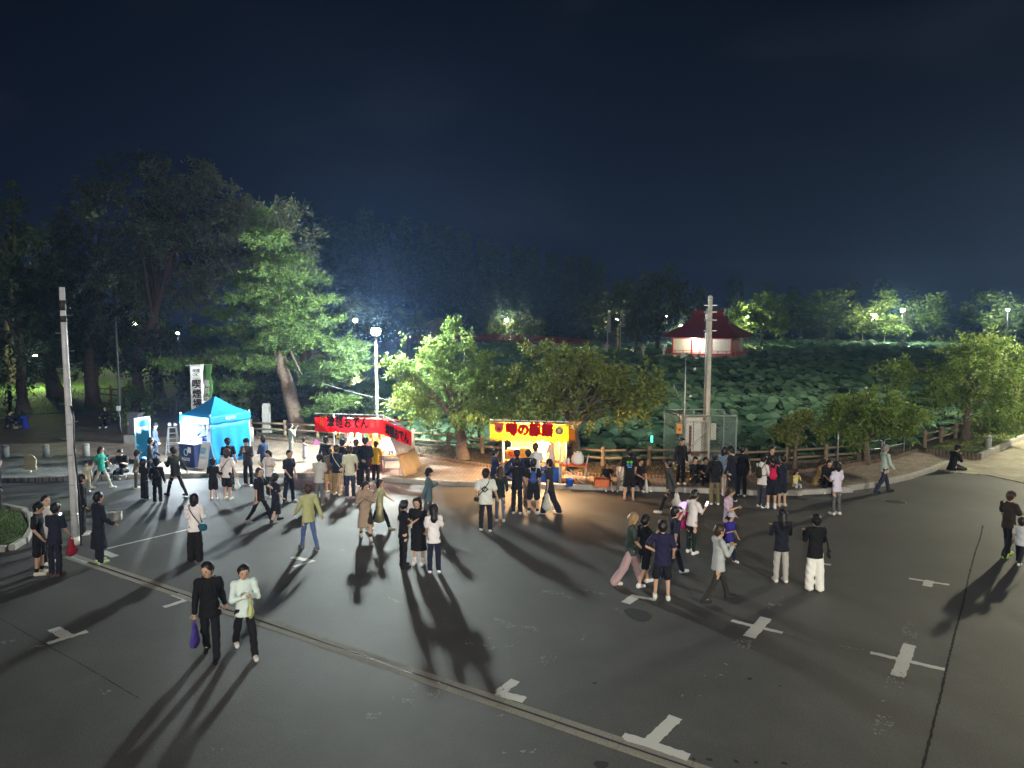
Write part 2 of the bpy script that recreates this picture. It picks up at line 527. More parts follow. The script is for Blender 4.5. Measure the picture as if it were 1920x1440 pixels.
def bev_box(sx_, sy_, sz_, bev):
    mb = MB()
    prof = [(-sy_ / 2, 0), (sy_ / 2, 0), (sy_ / 2, sz_ - bev), (sy_ / 2 - bev, sz_), (-sy_ / 2 + bev, sz_), (-sy_ / 2, sz_ - bev)]
    V = [(x, y, z) for x in (-sx_ / 2, sx_ / 2) for y, z in prof]
    F = [(0, 1, 2, 3, 4, 5)[::-1], (6, 7, 8, 9, 10, 11)] + [(i, (i + 1) % 6, 6 + (i + 1) % 6, 6 + i) for i in range(6)]
    return mb.add(V, F)

KERBM = mat("kerb_concrete", (0.36, 0.345, 0.31), 0.85, 0.25, 3.0, 0.4, 50)
kerb = empty("kerb", kind="structure")
km = bev_box(0.972, 0.17, 0.36, 0.022).mesh("kerb_stone", KERBM)
for p, t in along(off(KERB, 0.06), 0.985):
    link("kerb_stone", km, kerb, (p.x + t.x * 0.49, p.y + t.y * 0.49, -0.19 + rnd.uniform(-0.006, 0.006)), (0, 0, math.atan2(t.y, t.x) + rnd.uniform(-0.008, 0.008)))
lawn_kerb = empty("lawn_kerb", kind="structure")
for p, t in along([(20.03, 30.00), (22.61, 32.35), (25.94, 35.44), (30.56, 39.17), (42.86, 47.66)], 0.985):
    link("kerb_stone", km, lawn_kerb, (p.x + t.x * 0.49, p.y + t.y * 0.49, -0.10), (0, 0, math.atan2(t.y, t.x)))
# log edging between paving and planting strip (pieces a few pixels wide)
ed = MB()
for p, t in along(EDGE, 0.13):
    ed.tube([(p.x, p.y, 0.0), (p.x, p.y, 0.27 + rnd.uniform(-0.012, 0.012))], [0.058, 0.052], 6)
for p, t in along([(18.18, 30.74), (19.01, 30.12), (19.88, 29.64)], 0.13):
    ed.tube([(p.x, p.y, 0.0), (p.x, p.y, 0.30)], [0.058, 0.052], 6)
o = ed.build("bed_edging", mat("edging_brown", (0.16, 0.11, 0.08), 0.85, 0.3, 7)); o["kind"] = "structure"

# planter with grass at the left border
struct("grass_verge", MB().prism([(-19.73, 21.11), (-15.74, 21.41), (-14.83, 20.99), (-13.73, 19.70), (-13.06, 18.46), (-13.24, 17.92), (-16.13, 17.17)], -0.3, 0.13), GRASSM)
vk = empty("verge_kerb", kind="structure")
for p, t in along([(-16.24, 17.28), (-13.14, 17.77), (-12.93, 18.03), (-13.02, 18.57), (-13.57, 19.64), (-14.44, 20.83), (-15.19, 21.55), (-16.21, 22.05)], 0.6):
    link("kerb_stone", km, vk, (p.x, p.y, -0.21), (0, 0, math.atan2(t.y, t.x)), (0.6, 0.9, 1))

# grass blades where turf is close enough to show them
def tufts(name, poly, n, z, h, m):
    xs = [p[0] for p in poly]; ys = [p[1] for p in poly]
    V = []; F = []
    def inside(x, y):
        c = False
        for i in range(len(poly)):
            x1, y1 = poly[i]; x2, y2 = poly[i - 1]
            if (y1 > y) != (y2 > y) and x < (x2 - x1) * (y - y1) / (y2 - y1) + x1: c = not c
        return c
    while len(F) < n:
        x = rnd.uniform(min(xs), max(xs)); y = rnd.uniform(min(ys), max(ys))
        if not inside(x, y): continue
        a = rnd.uniform(0, 6.28); w = rnd.uniform(0.008, 0.02); hh = h * rnd.uniform(0.5, 1.4); l = hh * rnd.uniform(0, 0.8)
        k = len(V); c, s = math.cos(a), math.sin(a)
        V += [(x - c * w, y - s * w, z), (x + c * w, y + s * w, z), (x - s * l, y + c * l, z + hh)]
        F.append((k, k + 1, k + 2))
    return tag(link(name, np_mesh(name, V, F, m, False)), kind="stuff")
GR = leaf_mat("grass_blade", (0.045, 0.085, 0.018), (0.11, 0.145, 0.035), 0.3)
tufts("grass", [(-17.37, 20.99), (-15.65, 21.29), (-14.82, 20.93), (-13.79, 19.70), (-13.15, 18.56), (-13.30, 18.01), (-14.61, 17.58)], 2600, 0.13, 0.09, GR)
tufts("grass", [(18.73, 31.39), (20.45, 30.74), (26.31, 35.95), (31.21, 40.01), (37.81, 48.59), (30.66, 42.51), (25.91, 38.17), (21.81, 34.30)], 7000, 0.215, 0.07, leaf_mat("dry_grass_blade", (0.09, 0.10, 0.02), (0.20, 0.16, 0.05), 0.3))
tufts("grass", [(-31.73, 41.92), (-30.46, 41.92), (-29.70, 44.11), (-27.83, 45.44), (-27.38, 48.64), (-28.13, 52.32), (-35.35, 65.88), (-54.30, 72.09)], 5000, 0.125, 0.16, GR)
tufts("grass", [(p[0], p[1] + 0.25) for p in EDGE] + [(p[0], p[1] - 0.1) for p in FENCE[::-1]], 2600, 0.20, 0.10, leaf_mat("bed_weeds", (0.05, 0.06, 0.02), (0.13, 0.10, 0.045), 0.3))

# ------------------------------------------------------------------ painted bay marks
def paint_mat(name, wear):
    m = bpy.data.materials.new(name); m.use_nodes = True
    nt = m.node_tree; L = nt.links.new; b = nt.nodes["Principled BSDF"]
    t = N(nt, "ShaderNodeTexCoord")
    n = N(nt, "ShaderNodeTexNoise", Scale=16.0, Detail=8.0, Roughness=0.75); L(t.outputs["Object"], n.inputs["Vector"])
    n2 = N(nt, "ShaderNodeTexNoise", Scale=1.8, Detail=2.0); L(t.outputs["Object"], n2.inputs["Vector"])
    ad = N(nt, "ShaderNodeMath", operation="MULTIPLY_ADD"); ad.inputs[1].default_value = 0.55; L(n2.outputs["Fac"], ad.inputs[0]); L(n.outputs["Fac"], ad.inputs[2])
    r = N(nt, "ShaderNodeMapRange"); r.inputs["From Min"].default_value = wear; r.inputs["From Max"].default_value = wear + 0.07
    L(ad.outputs[0], r.inputs[0])
    mx = N(nt, "ShaderNodeMixRGB"); mx.inputs[1].default_value = (0.070, 0.068, 0.062, 1); mx.inputs[2].default_value = (0.50, 0.50, 0.475, 1)
    L(r.outputs[0], mx.inputs[0]); L(mx.outputs[0], b.inputs["Base Color"]); b.inputs["Roughness"].default_value = 0.7
    return m
PAINT = paint_mat("road_paint", 0.58); WORN = paint_mat("worn_road_paint", 0.86); FAINT = paint_mat("faint_road_paint", 0.93)

def stroke(mb, a, b, w, z, jag=0.012):
    a = Vector(a); b = Vector(b); d = b - a; L_ = d.length; d.normalize(); nrm = Vector((-d.y, d.x))
    n = max(2, int(L_ / 0.06))
    lo = []; hi = []
    for i in range(n + 1):
        c = a + d * (L_ * i / n)
        lo.append(c - nrm * (w / 2 + rnd.uniform(-jag, jag))); hi.append(c + nrm * (w / 2 + rnd.uniform(-jag, jag)))
    mb.add([(p.x, p.y, z) for p in lo] + [(p.x, p.y, z) for p in hi], [(i, i + 1, n + 2 + i, n + 1 + i) for i in range(n)])

def flakes(strokes, cover):
    """what is left of old paint: small chips scattered over the stroke"""
    mb = MB()
    for seg, w in strokes:
        a = Vector(seg[0]); b = Vector(seg[1]); d = b - a; L_ = d.length; d.normalize(); nrm = Vector((-d.y, d.x))
        for k in range(int(L_ * w * cover)):
            u = rnd.uniform(0, L_); v = rnd.uniform(-w / 2, w / 2)
            c = a + d * u + nrm * v
            if mnoise.noise(Vector((c.x * 3.1, c.y * 3.1, 1.7))) + .6 * mnoise.noise(Vector((c.x * 11, c.y * 11, 5))) < 0.16: continue
            s = rnd.uniform(.006, .020); r_ = rnd.uniform(0, 6.3); n = rnd.choice((4, 5, 6))
            P = [(c.x + s * rnd.uniform(.6, 1.3) * math.cos(r_ + 6.28 * i / n), c.y + s * rnd.uniform(.6, 1.3) * math.sin(r_ + 6.28 * i / n), .005) for i in range(n)]
            mb.add(P, [tuple(range(n))])
    o = mb.build("worn_marking", mat("old_paint", (.24, .235, .22), .8, .4, 8)); o["kind"] = "structure"

def marking(strokes, m=PAINT, z0=0.005):
    if m is WORN: return flakes(strokes, 900)
    if m is FAINT: return flakes(strokes, 380)
    mb = MB()
    for i, (seg, w) in enumerate(strokes):
        stroke(mb, seg[0], seg[1], w, z0 + i * 0.003)
    o = mb.build("bay_marking", m); o["kind"] = "structure"

marking([([(-8.52, 12.55), (-8.09, 13.06)], .13), ([(-8.82, 13.18), (-8.30, 12.81)], .21)])
marking([([(-11.14, 17.28), (-11.02, 17.44)], .12), ([(-11.02, 17.40), (-10.36, 16.96)], .18)])
marking([([(-10.51, 17.77), (-9.95, 17.36)], .19)])
marking([([(-7.19, 14.20), (-6.88, 14.62)], .13), ([(-7.30, 14.89), (-6.92, 14.65)], .18)])
marking([([(-5.25, 16.62), (-4.88, 17.08)], .12), ([(-5.50, 17.32), (-4.97, 17.04)], .16)])
marking([([(-10.52, 17.99), (-9.19, 19.69)], .09)])
marking([([(0.06, 11.21), (-0.20, 10.82)], .19), ([(-0.25, 10.82), (0.20, 10.60)], .18)])
marking([([(2.45, 10.12), (1.90, 9.44)], .21), ([(1.58, 9.64), (2.40, 9.14)], .18)])
marking([([(2.37, 14.42), (2.69, 14.83)], .21), ([(2.62, 14.80), (3.05, 14.57)], .12)])
marking([([(4.33, 13.55), (5.13, 12.99)], .12), ([(5.06, 13.67), (4.43, 12.81)], .22)])
marking([([(6.39, 12.19), (7.34, 11.57)], .12), ([(7.27, 12.50), (6.41, 11.33)], .21)])
marking([([(9.11, 15.84), (9.80, 15.45)], .10), ([(9.51, 15.71), (9.24, 15.35)], .19)])
marking([([(7.53, 16.89), (7.72, 16.74)], .12)])
marking([([(7.99, 13.65), (7.23, 12.50)], .28), ([(6.39, 11.32), (5.83, 10.49)], .26), ([(5.64, 10.22), (5.01, 9.33)], .28)], WORN, 0.004)
marking([([(5.75, 14.80), (5.10, 13.70)], .26), ([(4.35, 12.70), (4.11, 12.38)], .3), ([(3.83, 11.91), (2.74, 10.65)], .26)], WORN, 0.004)
marking([([(5.15, 12.97), (6.39, 12.19)], .11)], FAINT, 0.004)
marking([([(2.33, 14.34), (1.93, 13.65)], .28), ([(1.47, 13.16), (1.19, 12.70)], .28), ([(0.76, 12.23), (0.46, 11.68)], .25)], FAINT, 0.004)
marking([([(-0.45, 13.65), (0.25, 13.11)], .22), ([(-0.10, 13.28), (0.51, 13.16)], .2), ([(-0.70, 12.81), (0.00, 12.44)], .24), ([(-0.94, 12.70), (-0.29, 12.38)], .2)], WORN, 0.004)
marking([([(0.64, 15.10), (1.15, 14.89)], .2), ([(1.15, 14.80), (1.60, 14.57)], .22), ([(1.25, 15.35), (2.01, 14.86)], .1)], WORN, 0.004)
marking([([(-1.64, 11.01), (-1.14, 10.76)], .22), ([(-2.26, 10.65), (-1.49, 10.52)], .2), ([(-1.95, 10.12), (-1.80, 10.65)], .25), ([(-2.24, 10.19), (-1.91, 10.12)], .2)], WORN, 0.004)
marking([([(-0.56, 10.12), (-0.08, 10.19)], .05), ([(-0.55, 9.99), (-0.24, 10.04)], .05), ([(0.49, 10.34), (0.78, 10.42)], .05), ([(-0.11, 9.24), (0.33, 9.29)], .06)], WORN, 0.004)
marking([([(-4.40, 17.86), (-3.64, 18.21)], .09), ([(-8.95, 15.91), (-7.84, 15.35)], .16), ([(-9.38, 16.08), (-8.91, 15.91)], .16)], WORN, 0.004)
marking([([(-6.41, 10.97), (-6.54, 10.84)], .2), ([(-4.16, 9.32), (-3.91, 9.34)], .05), ([(-9.34, 12.55), (-9.23, 12.93)], .2), ([(-8.75, 12.34), (-8.51, 12.53)], .12)], WORN, 0.004)
marking([([(-0.29, 15.13), (0.12, 15.23)], .06), ([(-2.68, 14.74), (-2.37, 14.45)], .05), ([(-2.92, 11.68), (-2.48, 11.76)], .06)], WORN, 0.004)

# dark asphalt repair patches
def patch(c, rx, ry, rz, m):
    mb = MB(); n = 26
    P = [(c[0], c[1], 0.0045)]
    for k in range(n):
        a = 2 * math.pi * k / n; q = 1 + 0.07 * math.sin(3 * a + rz * 5) + rnd.uniform(-0.03, 0.03)
        x = rx * q * math.cos(a); y = ry * q * math.sin(a)
        P.append((c[0] + x * math.cos(rz) - y * math.sin(rz), c[1] + x * math.sin(rz) + y * math.cos(rz), 0.0045))
    mb.add(P, [(0, 1 + k, 1 + (k + 1) % n) for k in range(n)])
    o = mb.build("asphalt_patch", m); o["kind"] = "structure"
FRESH = mat("fresh_asphalt", (0.022, 0.022, 0.023), 0.8, 0.2, 9, 0.5, 90)
patch((2.54, 13.83), 0.24, 0.34, 0.4, FRESH)
patch((1.19, 8.98), 0.10, 0.09, 0.1, FRESH)
for q in [(1.35, 11.12), (4.34, 11.02), (3.93, 11.26), (2.66, 9.09), (3.01, 9.05), (3.27, 9.03), (2.45, 9.10), (3.64, 9.01)]:
    patch(q, rnd.uniform(0.02, 0.05), rnd.uniform(0.02, 0.035), rnd.uniform(0, 3), FRESH)
# long paving seam at the right
sm = MB(); pts = [(13.63, 20.11), (12.72, 18.85), (11.86, 17.73), (10.47, 15.84), (9.48, 14.45), (8.70, 13.40), (7.58, 11.87), (6.82, 10.81), (6.07, 9.78), (5.44, 8.92), (4.85, 8.09)]
for a, b in zip(pts[:-1], pts[1:]): stroke(sm, a, b, 0.035, 0.0046, 0.008)
o = sm.build("asphalt_seam", mat("seam_dirt", (0.014, 0.013, 0.012), 0.95, 0.2)); o["kind"] = "structure"
sm = MB(); pts = [(-10.17, 13.65), (-8.94, 12.79), (-7.45, 11.78), (-5.85, 10.65)]
for a, b in zip(pts[:-1], pts[1:]): stroke(sm, a, b, 0.012, 0.0046, 0.004)
o = sm.build("asphalt_seam", MATS["seam_dirt"]); o["kind"] = "structure"
# manhole by the kerb
mh = empty("manhole_cover", (12.51, 22.78, 0.0), label="round iron manhole cover in the asphalt near the kerb", cat="manhole cover")
MB().lathe([(0.36, 0.0), (0.36, 0.006), (0.31, 0.006)], 24).build("rim", mat("iron_rim", (0.16, 0.15, 0.14), 0.6, 0.2), mh)
mhl = MB().lathe([(0.305, 0.0), (0.305, 0.009), (0.28, 0.012)], 24)
for k in range(-3, 4):
    mhl.box((k * 0.075, 0, 0.013), (0.03, 0.42, 0.006))
mhl.build("lid", mat("cast_iron", (0.06, 0.058, 0.055), 0.55, 0.25, 20, 0.4, 40, 0.5), mh)

# ------------------------------------------------------------------ slot drain across the square
dr = empty("drain_channel", kind="structure")
D0 = Vector((-11.18, 17.44)); D1 = Vector((2.58, 8.78)); dd = (D1 - D0).normalized(); dn = Vector((-dd.y, dd.x)); ang = math.atan2(dd.y, dd.x)
AGG = mat("exposed_aggregate", (0.235, 0.22, 0.185), 0.85, 0.45, 55, 0.8, 120)
bm_ = bev_box(0.99, 0.135, 0.05, 0.008).mesh("drain_block", AGG)
L_ = (D1 - D0).length; k = 0
while k * 1.0 < L_:
    c = D0 + dd * (k + 0.5)
    for s in (-1, 1):
        q = c + dn * s * 0.088
        link("drain_block", bm_, dr, (q.x, q.y, -0.041 + rnd.uniform(-0.002, 0.002)), (0, 0, ang))
    k += 1
c0 = D0 + dd * (L_ / 2)
MB().box((c0.x, c0.y, -0.0135), (L_, 0.035, 0.035), ang).build("slot_bottom", mat("wet_steel", (0.35, 0.36, 0.38), 0.16, 0.2, 30, metal=0.9), dr)
for k in range(2):
    q = c0 + dn * (0.0195 if k else -0.0195)
    MB().box((q.x, q.y, -0.008), (L_, 0.004, 0.040), ang).build("slot_lip", mat("slot_steel", (0.16, 0.16, 0.165), 0.4, 0.2, 20, metal=0.7), dr)

# ------------------------------------------------------------------ log fences
def log(r, L_, seed, n=9):
    g = random.Random(seed); mb = MB()
    pts = [(0, 0, L_ * i / 4) for i in range(5)]
    mb.tube(pts, [r * g.uniform(0.92, 1.06) for _ in pts], n)
    return mb
def fence(path, label, name="log_fence", step=1.85, h=0.78, m=None, rails=(0.30, 0.60), group=None):
    m = m or WOOD
    f = empty(name, (path[0][0], path[0][1], 0), label=label, cat="fence", group=group)
    pm = log(0.085, h + 0.2, 3).mesh("post", m, True)
    sp = [p for p, t in along(path, step)]
    if (sp[-1] - Vector(path[-1])).length > 0.5: sp.append(Vector(path[-1]))
    b = Vector((path[0][0], path[0][1], 0))
    for p in sp:
        link("post", pm, f, (p.x - b.x, p.y - b.y, 0.0), (rnd.uniform(-.02, .02), rnd.uniform(-.02, .02), rnd.uniform(0, 6)))
    for p, q in zip(sp[:-1], sp[1:]):
        for z in rails:
            mb = MB()
            A = Vector((p.x - b.x, p.y - b.y, z + 0.2 + rnd.uniform(-.01, .01))); B = Vector((q.x - b.x, q.y - b.y, z + 0.2 + rnd.uniform(-.01, .01)))
            mb.tube([A, A.lerp(B, .33), A.lerp(B, .66), B], [0.05, 0.054, 0.05, 0.053], 7)
            mb.build("rail", m, f, True)
    return f
fence(FENCE, "long brown log fence along the pond behind the food stalls and cherry trees")
fence(FENCE2, "brown log fence climbing away beside the lawn corner with clipped shrub", step=1.9)
fence([(-29.87, 51.09), (-26.97, 49.44)], "short log fence standing in the dark trees above the utility cabinet", step=1.5, h=1.1, rails=(.45, .85))
fence([(-24.98, 46.15), (-22.76, 45.05), (-20.98, 44.01)], "low dark log fence behind the blue canopy", step=1.9)
rl = empty("metal_railing", (RAILS[0][0], RAILS[0][1], 0.2), label="low grey metal tube railing between two log fences at the pond", cat="railing")
for a, b in zip(RAILS[:-1], RAILS[1:]):
    A = Vector((a[0] - RAILS[0][0], a[1] - RAILS[0][1], 0)); B = Vector((b[0] - RAILS[0][0], b[1] - RAILS[0][1], 0))
    A2 = A.lerp(B, 0.05); B2 = A.lerp(B, 0.95)
    MB().tube([A2, A2 + Vector((0, 0, .62)), A2.lerp(B2, .04) + Vector((0, 0, .70)), A2.lerp(B2, .96) + Vector((0, 0, .70)), B2 + Vector((0, 0, .62)), B2], 0.024, 7).build("rail_hoop", STEEL, rl, True)
    MB().tube([A2 + Vector((0, 0, .36)), B2 + Vector((0, 0, .36))], 0.018, 7).build("mid_rail", STEEL, rl, True)

# ------------------------------------------------------------------ lotus pond
LOTUS = leaf_mat("lotus_leaf", (0.060, 0.135, 0.072), (0.165, 0.270, 0.165), 0.25, 0.45)
def leaf_shape(g, n, cup):
    V = [(0, 0, -cup)]; F = []
    for k in range(n):
        a = 2 * math.pi * k / n
        r_ = 1 + 0.10 * math.sin(2 * a + g.uniform(0, 6)) + g.uniform(-.07, .07)
        V.append((r_ * math.cos(a), r_ * math.sin(a), g.uniform(-0.10, 0.22)))
    for k in range(n): F.append((0, 1 + k, 1 + (k + 1) % n))
    return V, F
def pond_left(y): return -13.2 - (y - 37) * 0.2 if y > 37 else -13.2
def bank_y(x):
    pth = bank
    for a, b in zip(pth[:-1], pth[1:]):
        if a[0] <= x <= b[0]: return a[1] + (b[1] - a[1]) * (x - a[0]) / max(b[0] - a[0], 1e-3)
    return bank[-1][1] + (x - bank[-1][0]) * 0.62 if x > bank[-1][0] else 999
g = random.Random(21)
lv = []
for (y0, y1, dens, r0, r1, nr) in ((29, 62, 4.6, .23, .40, 8), (62, 112, 1.9, .36, .56, 6), (112, 200, 0.55, .7, 1.1, 5)):
    y = y0
    while y < y1:
        rows = 1 / math.sqrt(dens); x = -0.80 * y
        while x < 0.80 * y:
            px_ = x + g.uniform(-.5, .5) * rows; py_ = y + g.uniform(-.5, .5) * rows
            x += rows
            if px_ < pond_left(py_) or py_ < bank_y(px_) + 0.05: continue
            if py_ > 166 and px_ < 40: continue
            if (px_ - 32) ** 2 / 81 + (py_ - 114) ** 2 / 60 < 1: continue
            z = 0.16 + 0.30 * math.sin(px_ * .31 + 1.3 * math.sin(py_ * .21)) * math.sin(py_ * .37) + g.uniform(-.34, .34)
            lv.append((px_, py_, z, g.uniform(r0, r1), nr))
        y += rows
lv.sort(key=lambda q: q[1] + abs(q[0]) * .1)
near = [q for q in lv if q[1] < 44 and q[2] > 0.05 and abs(q[0]) < q[1] * .73][:300]
ns = set(near)
lb = empty("lotus_plants", (6, 34, -0.75), label="dense bed of broad green lotus leaves filling the pond beyond the fence", cat="lotus")
shapes = []
for s in range(6):
    gg = random.Random(s); V, F = leaf_shape(gg, 11, 0.16)
    V2 = [(x, y, z - 0.02) for x, y, z in V]; n = len(V)
    shapes.append(np_mesh("lotus_leaf", V, F, LOTUS, True))
for q in near:
    link("lotus_leaf", g.choice(shapes), lb, (q[0] - 6, q[1] - 34, q[2] + 0.75), (g.uniform(-.3, .75), g.uniform(-.4, .4), g.uniform(0, 6.3)), (q[3],) * 3)
V = []; F = []
for q in lv:
    if q in ns: continue
    lV, lF = leaf_shape(g, q[4], 0.15)
    k = len(V); tx = g.uniform(-.3, .75); ty = g.uniform(-.4, .4)
    for (x, y, z) in lV: V.append((q[0] - 6 + x * q[3], q[1] - 34 + y * q[3], q[2] + .75 + (z - x * ty + y * tx) * q[3]))
    F += [tuple(i + k for i in f) for f in lF]
tag(link("lotus_foliage", np_mesh("lotus_foliage", V, F, LOTUS, True), lb), kind="stuff")
mb = MB()
for q in near:
    mb.tube([(q[0] - 6, q[1] - 34, 0), (q[0] - 6, q[1] - 34, q[2] + 0.62)], 0.012, 4, False)
tag(mb.build("lotus_stalks", mat("lotus_stalk", (0.05, 0.09, 0.03), 0.7, 0.2), lb), kind="stuff")


# ================================================================== LAMPS
def street_lamp(x, y, z0, h, power, col, label, glow=60.0, rad=0.16, pole_r=0.06, arm=None, group=None, pole_mat=None):
    """post with a globe head; its own light sits in the globe"""
    o = empty("street_lamp", (x, y, z0), label=label, cat="street lamp", group=group)
    mb = MB(); mb.lathe([(pole_r * 2.1, 0), (pole_r * 2.1, 0.06), (pole_r * 1.25, 0.10), (pole_r * 1.2, 0.9), (pole_r, 1.0), (pole_r * 0.8, h - 0.2)], 10)
    mb.build("pole", pole_mat or STEEL, o, True)
    MB().lathe([(pole_r * 0.8, h - 0.22), (pole_r * 1.8, h - 0.17), (pole_r * 1.8, h - 0.10), (0.02, h - 0.09)], 10).build("collar", DARK, o, True)
    prof = [(rad * math.sin(math.pi * k / 10) + 0.001, h + 0.05 - rad * math.cos(math.pi * k / 10)) for k in range(11)]
    MB().lathe(prof, 14).build("globe", glow_mat("lamp_glow_%s_%d" % ("%02x%02x%02x" % tuple(int(c * 255) for c in col), int(glow)), col, glow), o, True)
    MB().lathe([(rad * 0.8, h + 0.05 + rad * 0.62), (rad * 0.55, h + 0.05 + rad * 0.95), (0.01, h + 0.05 + rad * 1.1)], 12).build("cap", DARK, o, True)
    lamp_light("street_lamp_light", (0, 0, h + 0.05), power, col, rad * 1.12, o)
    return o

COOL = (0.88, 1.0, 0.96); YG = (0.93, 1.0, 0.42); YEL = (1.0, 0.92, 0.55); WARMW = (1.0, 0.86, 0.66)
street_lamp(-5.72, 29.9, 0.15, 5.25, 32000, COOL, "tall white street lamp shining behind the red stall", 120, 0.20, 0.065)
# post of the car-park side, just outside the frame, that lights the path corner at the right
street_lamp(28.6, 33.6, 0.03, 7.6, 36000, (1.0, .94, .66), "tall lamp post by the path beyond the lawn corner", 60)
# added fill masts out of view, standing in for lights on the building
def fill_mast(x, y, h, aim, power, col, label, cone):
    o = empty("fill_light_mast", (x, y, 0), label=label, cat="floodlight", group="added fill-light masts behind the square")
    MB().tube([(0, 0, 0), (0, 0, h)], [.14, .08], 10).build("mast", STEEL, o, True)
    d = (Vector(aim) - Vector((x, y, h))).normalized(); q = d.to_track_quat("-Z", "Y")
    hd = MB().box((0, 0, .12), (.7, .5, .18)).build("lamp_head", DARK, o, loc=(0, 0, h)); hd.rotation_euler = q.to_euler()
    gl_ = MB().box((0, 0, .02), (.62, .42, .01)).build("lens", glow_mat("fill_lens", col, 30), o, loc=(0, 0, h)); gl_.rotation_euler = q.to_euler()
    ld_ = bpy.data.lights.new("fill_spot", "SPOT"); ld_.energy = power; ld_.color = col; ld_.spot_size = R(cone); ld_.spot_blend = 0.7; ld_.shadow_soft_size = 0.6
    lo_ = bpy.data.objects.new("fill_light_beam", ld_); COL.objects.link(lo_); lo_.parent = o; lo_.location = Vector((0, 0, h)) + d * 0.1; lo_.rotation_euler = q.to_euler()
fill_mast(-11, -30, 15, (1, 31, 1.5), 27000, (1.0, 0.91, 0.78), "tall added fill-light mast behind the viewer, on the utility pole side", 40)
fill_mast(18, -30, 15, (6, 33, 2.5), 32000, (1.0, 0.96, 0.83), "tall added fill-light mast behind the viewer, on the brick path side", 47)
# park lamps beyond the pond
FAR = "park lamps beyond the pond"
def far_lamp(p, power, col, label, glow=90, rad=0.34):
    x, y, z = p
    street_lamp(x, y, 0.2, z - 0.25, power * 2.0, col, label, glow, rad, 0.07, group=FAR, pole_mat=DARK)
far_lamp((-26.38, 120.00, 6.00), 7000, YG, "yellow-green park lamp in front of the cedar wood", 70, 0.36)
far_lamp((-1.31, 175.00, 6.05), 11000, YEL, "warm park lamp above the white marquee", 70, 0.42)
far_lamp((19.88, 135.00, 6.31), 3500, YEL, "park lamp beside the two pale flags", 70, 0.34)
far_lamp((49.44, 150.00, 6.92), 16000, YG, "yellow lamp inside the tree just behind the red-roofed pavilion", 70, 0.4)
far_lamp((88.93, 175.00, 7.22), 14000, YEL, "pale lamp over the yellow-lit bush across the pond", 60, 0.4)
far_lamp((90.32, 165.00, 8.37), 20000, (0.86, 1.0, 0.70), "brightest green-white lamp across the pond", 110, 0.45)
far_lamp((104.18, 150.00, 8.15), 9000, (0.95, 1.0, 0.8), "lamp among hanging leaves near the frame edge across the pond", 60, 0.3)
far_lamp((39.26, 165.00, 4.69), 5000, (0.9, 1.0, 0.95), "white lamp low behind the pavilion roof", 90, 0.45)
far_lamp((36.84, 170.00, 7.05), 2500, (0.95, 1.0, 0.8), "small white lamp above the pavilion eave", 60, 0.3)
far_lamp((-77.65, 120.00, 5.28), 2500, (0.9, 0.97, 1.0), "small white lamp deep in the dark trees behind the utility pole", 60, 0.33)
far_lamp((-45.02, 85.00, 5.59), 4200, YG, "lamp lighting a clump of leaves behind the slim dark post", 60, 0.25)
far_lamp((-51.66, 110.00, 3.94), 500, (0.95, 0.97, 1.0), "tiny white lamp seen through the pine wood", 50, 0.22)
far_lamp((-40.29, 60.00, 2.90), 5500, (.8, 1.0, .4), "lamp hidden by leaves over the lit lawn", 40, 0.16)

# ================================================================== TREES
def kites(o, d, n, L_, W, jit, droop, twig, gen):
    """n leaves along each twig (origin o, direction d) as kite quads"""
    T = len(o)
    t = gen.random((T, n)) ** 0.8
    pos = o[:, None, :] + d[:, None, :] * (t * twig[:, None])[..., None] + gen.normal(0, jit, (T, n, 3))
    pos[..., 2] -= droop * t * t * twig[:, None]
    ld = d[:, None, :] * 0.6 + gen.normal(0, 0.6, (T, n, 3)); ld[..., 2] -= droop * 0.9
    ld /= np.linalg.norm(ld, axis=-1, keepdims=True)
    w = np.cross(ld, gen.normal(0, 1, (T, n, 3))); w /= np.linalg.norm(w, axis=-1, keepdims=True) + 1e-9
    s = gen.uniform(0.65, 1.3, (T, n, 1))
    pos = pos.reshape(-1, 3); ld = ld.reshape(-1, 3); w = w.reshape(-1, 3); s = s.reshape(-1, 1)
    V = np.stack([pos, pos + ld * L_ * 0.45 * s + w * W * s, pos + ld * L_ * s, pos + ld * L_ * 0.45 * s - w * W * s], 1).reshape(-1, 3)
    F = np.arange(len(V)).reshape(-1, 4)
    return V, F

def crown_twigs(ells, n, gen, inner=0.45, up=0.25, wild=0.35, per=8, spread=0.17):
    """twig origins and directions spread through a union of ellipsoids"""
    w = np.array([e_[3] * e_[5] for e_ in ells]); w = w / w.sum()
    idx = gen.choice(len(ells), n, p=w)
    C = np.array([e_[:3] for e_ in ells])[idx]; Rr = np.array([[e_[3], e_[4], e_[5]] for e_ in ells])[idx]
    u = gen.normal(0, 1, (n, 3)); u /= np.linalg.norm(u, axis=1, keepdims=True)
    rho = inner + (1 - inner) * gen.random((n, 1)) ** 0.6
    o = C + u * Rr * rho
    # twigs gather in sprays round a smaller number of branch ends, leaving gaps between
    k = gen.integers(0, max(1, n // per), n)
    o = o[k] + gen.normal(0, 1, (n, 3)) * Rr[k].min(1, keepdims=True) * spread
    u = u[k]; Rr = Rr[k]; idx = idx[k]
    d = u * Rr / Rr.max(1, keepdims=True) + gen.normal(0, wild, (n, 3)); d[:, 2] += up
    d /= np.linalg.norm(d, axis=1, keepdims=True)
    return o, d, idx

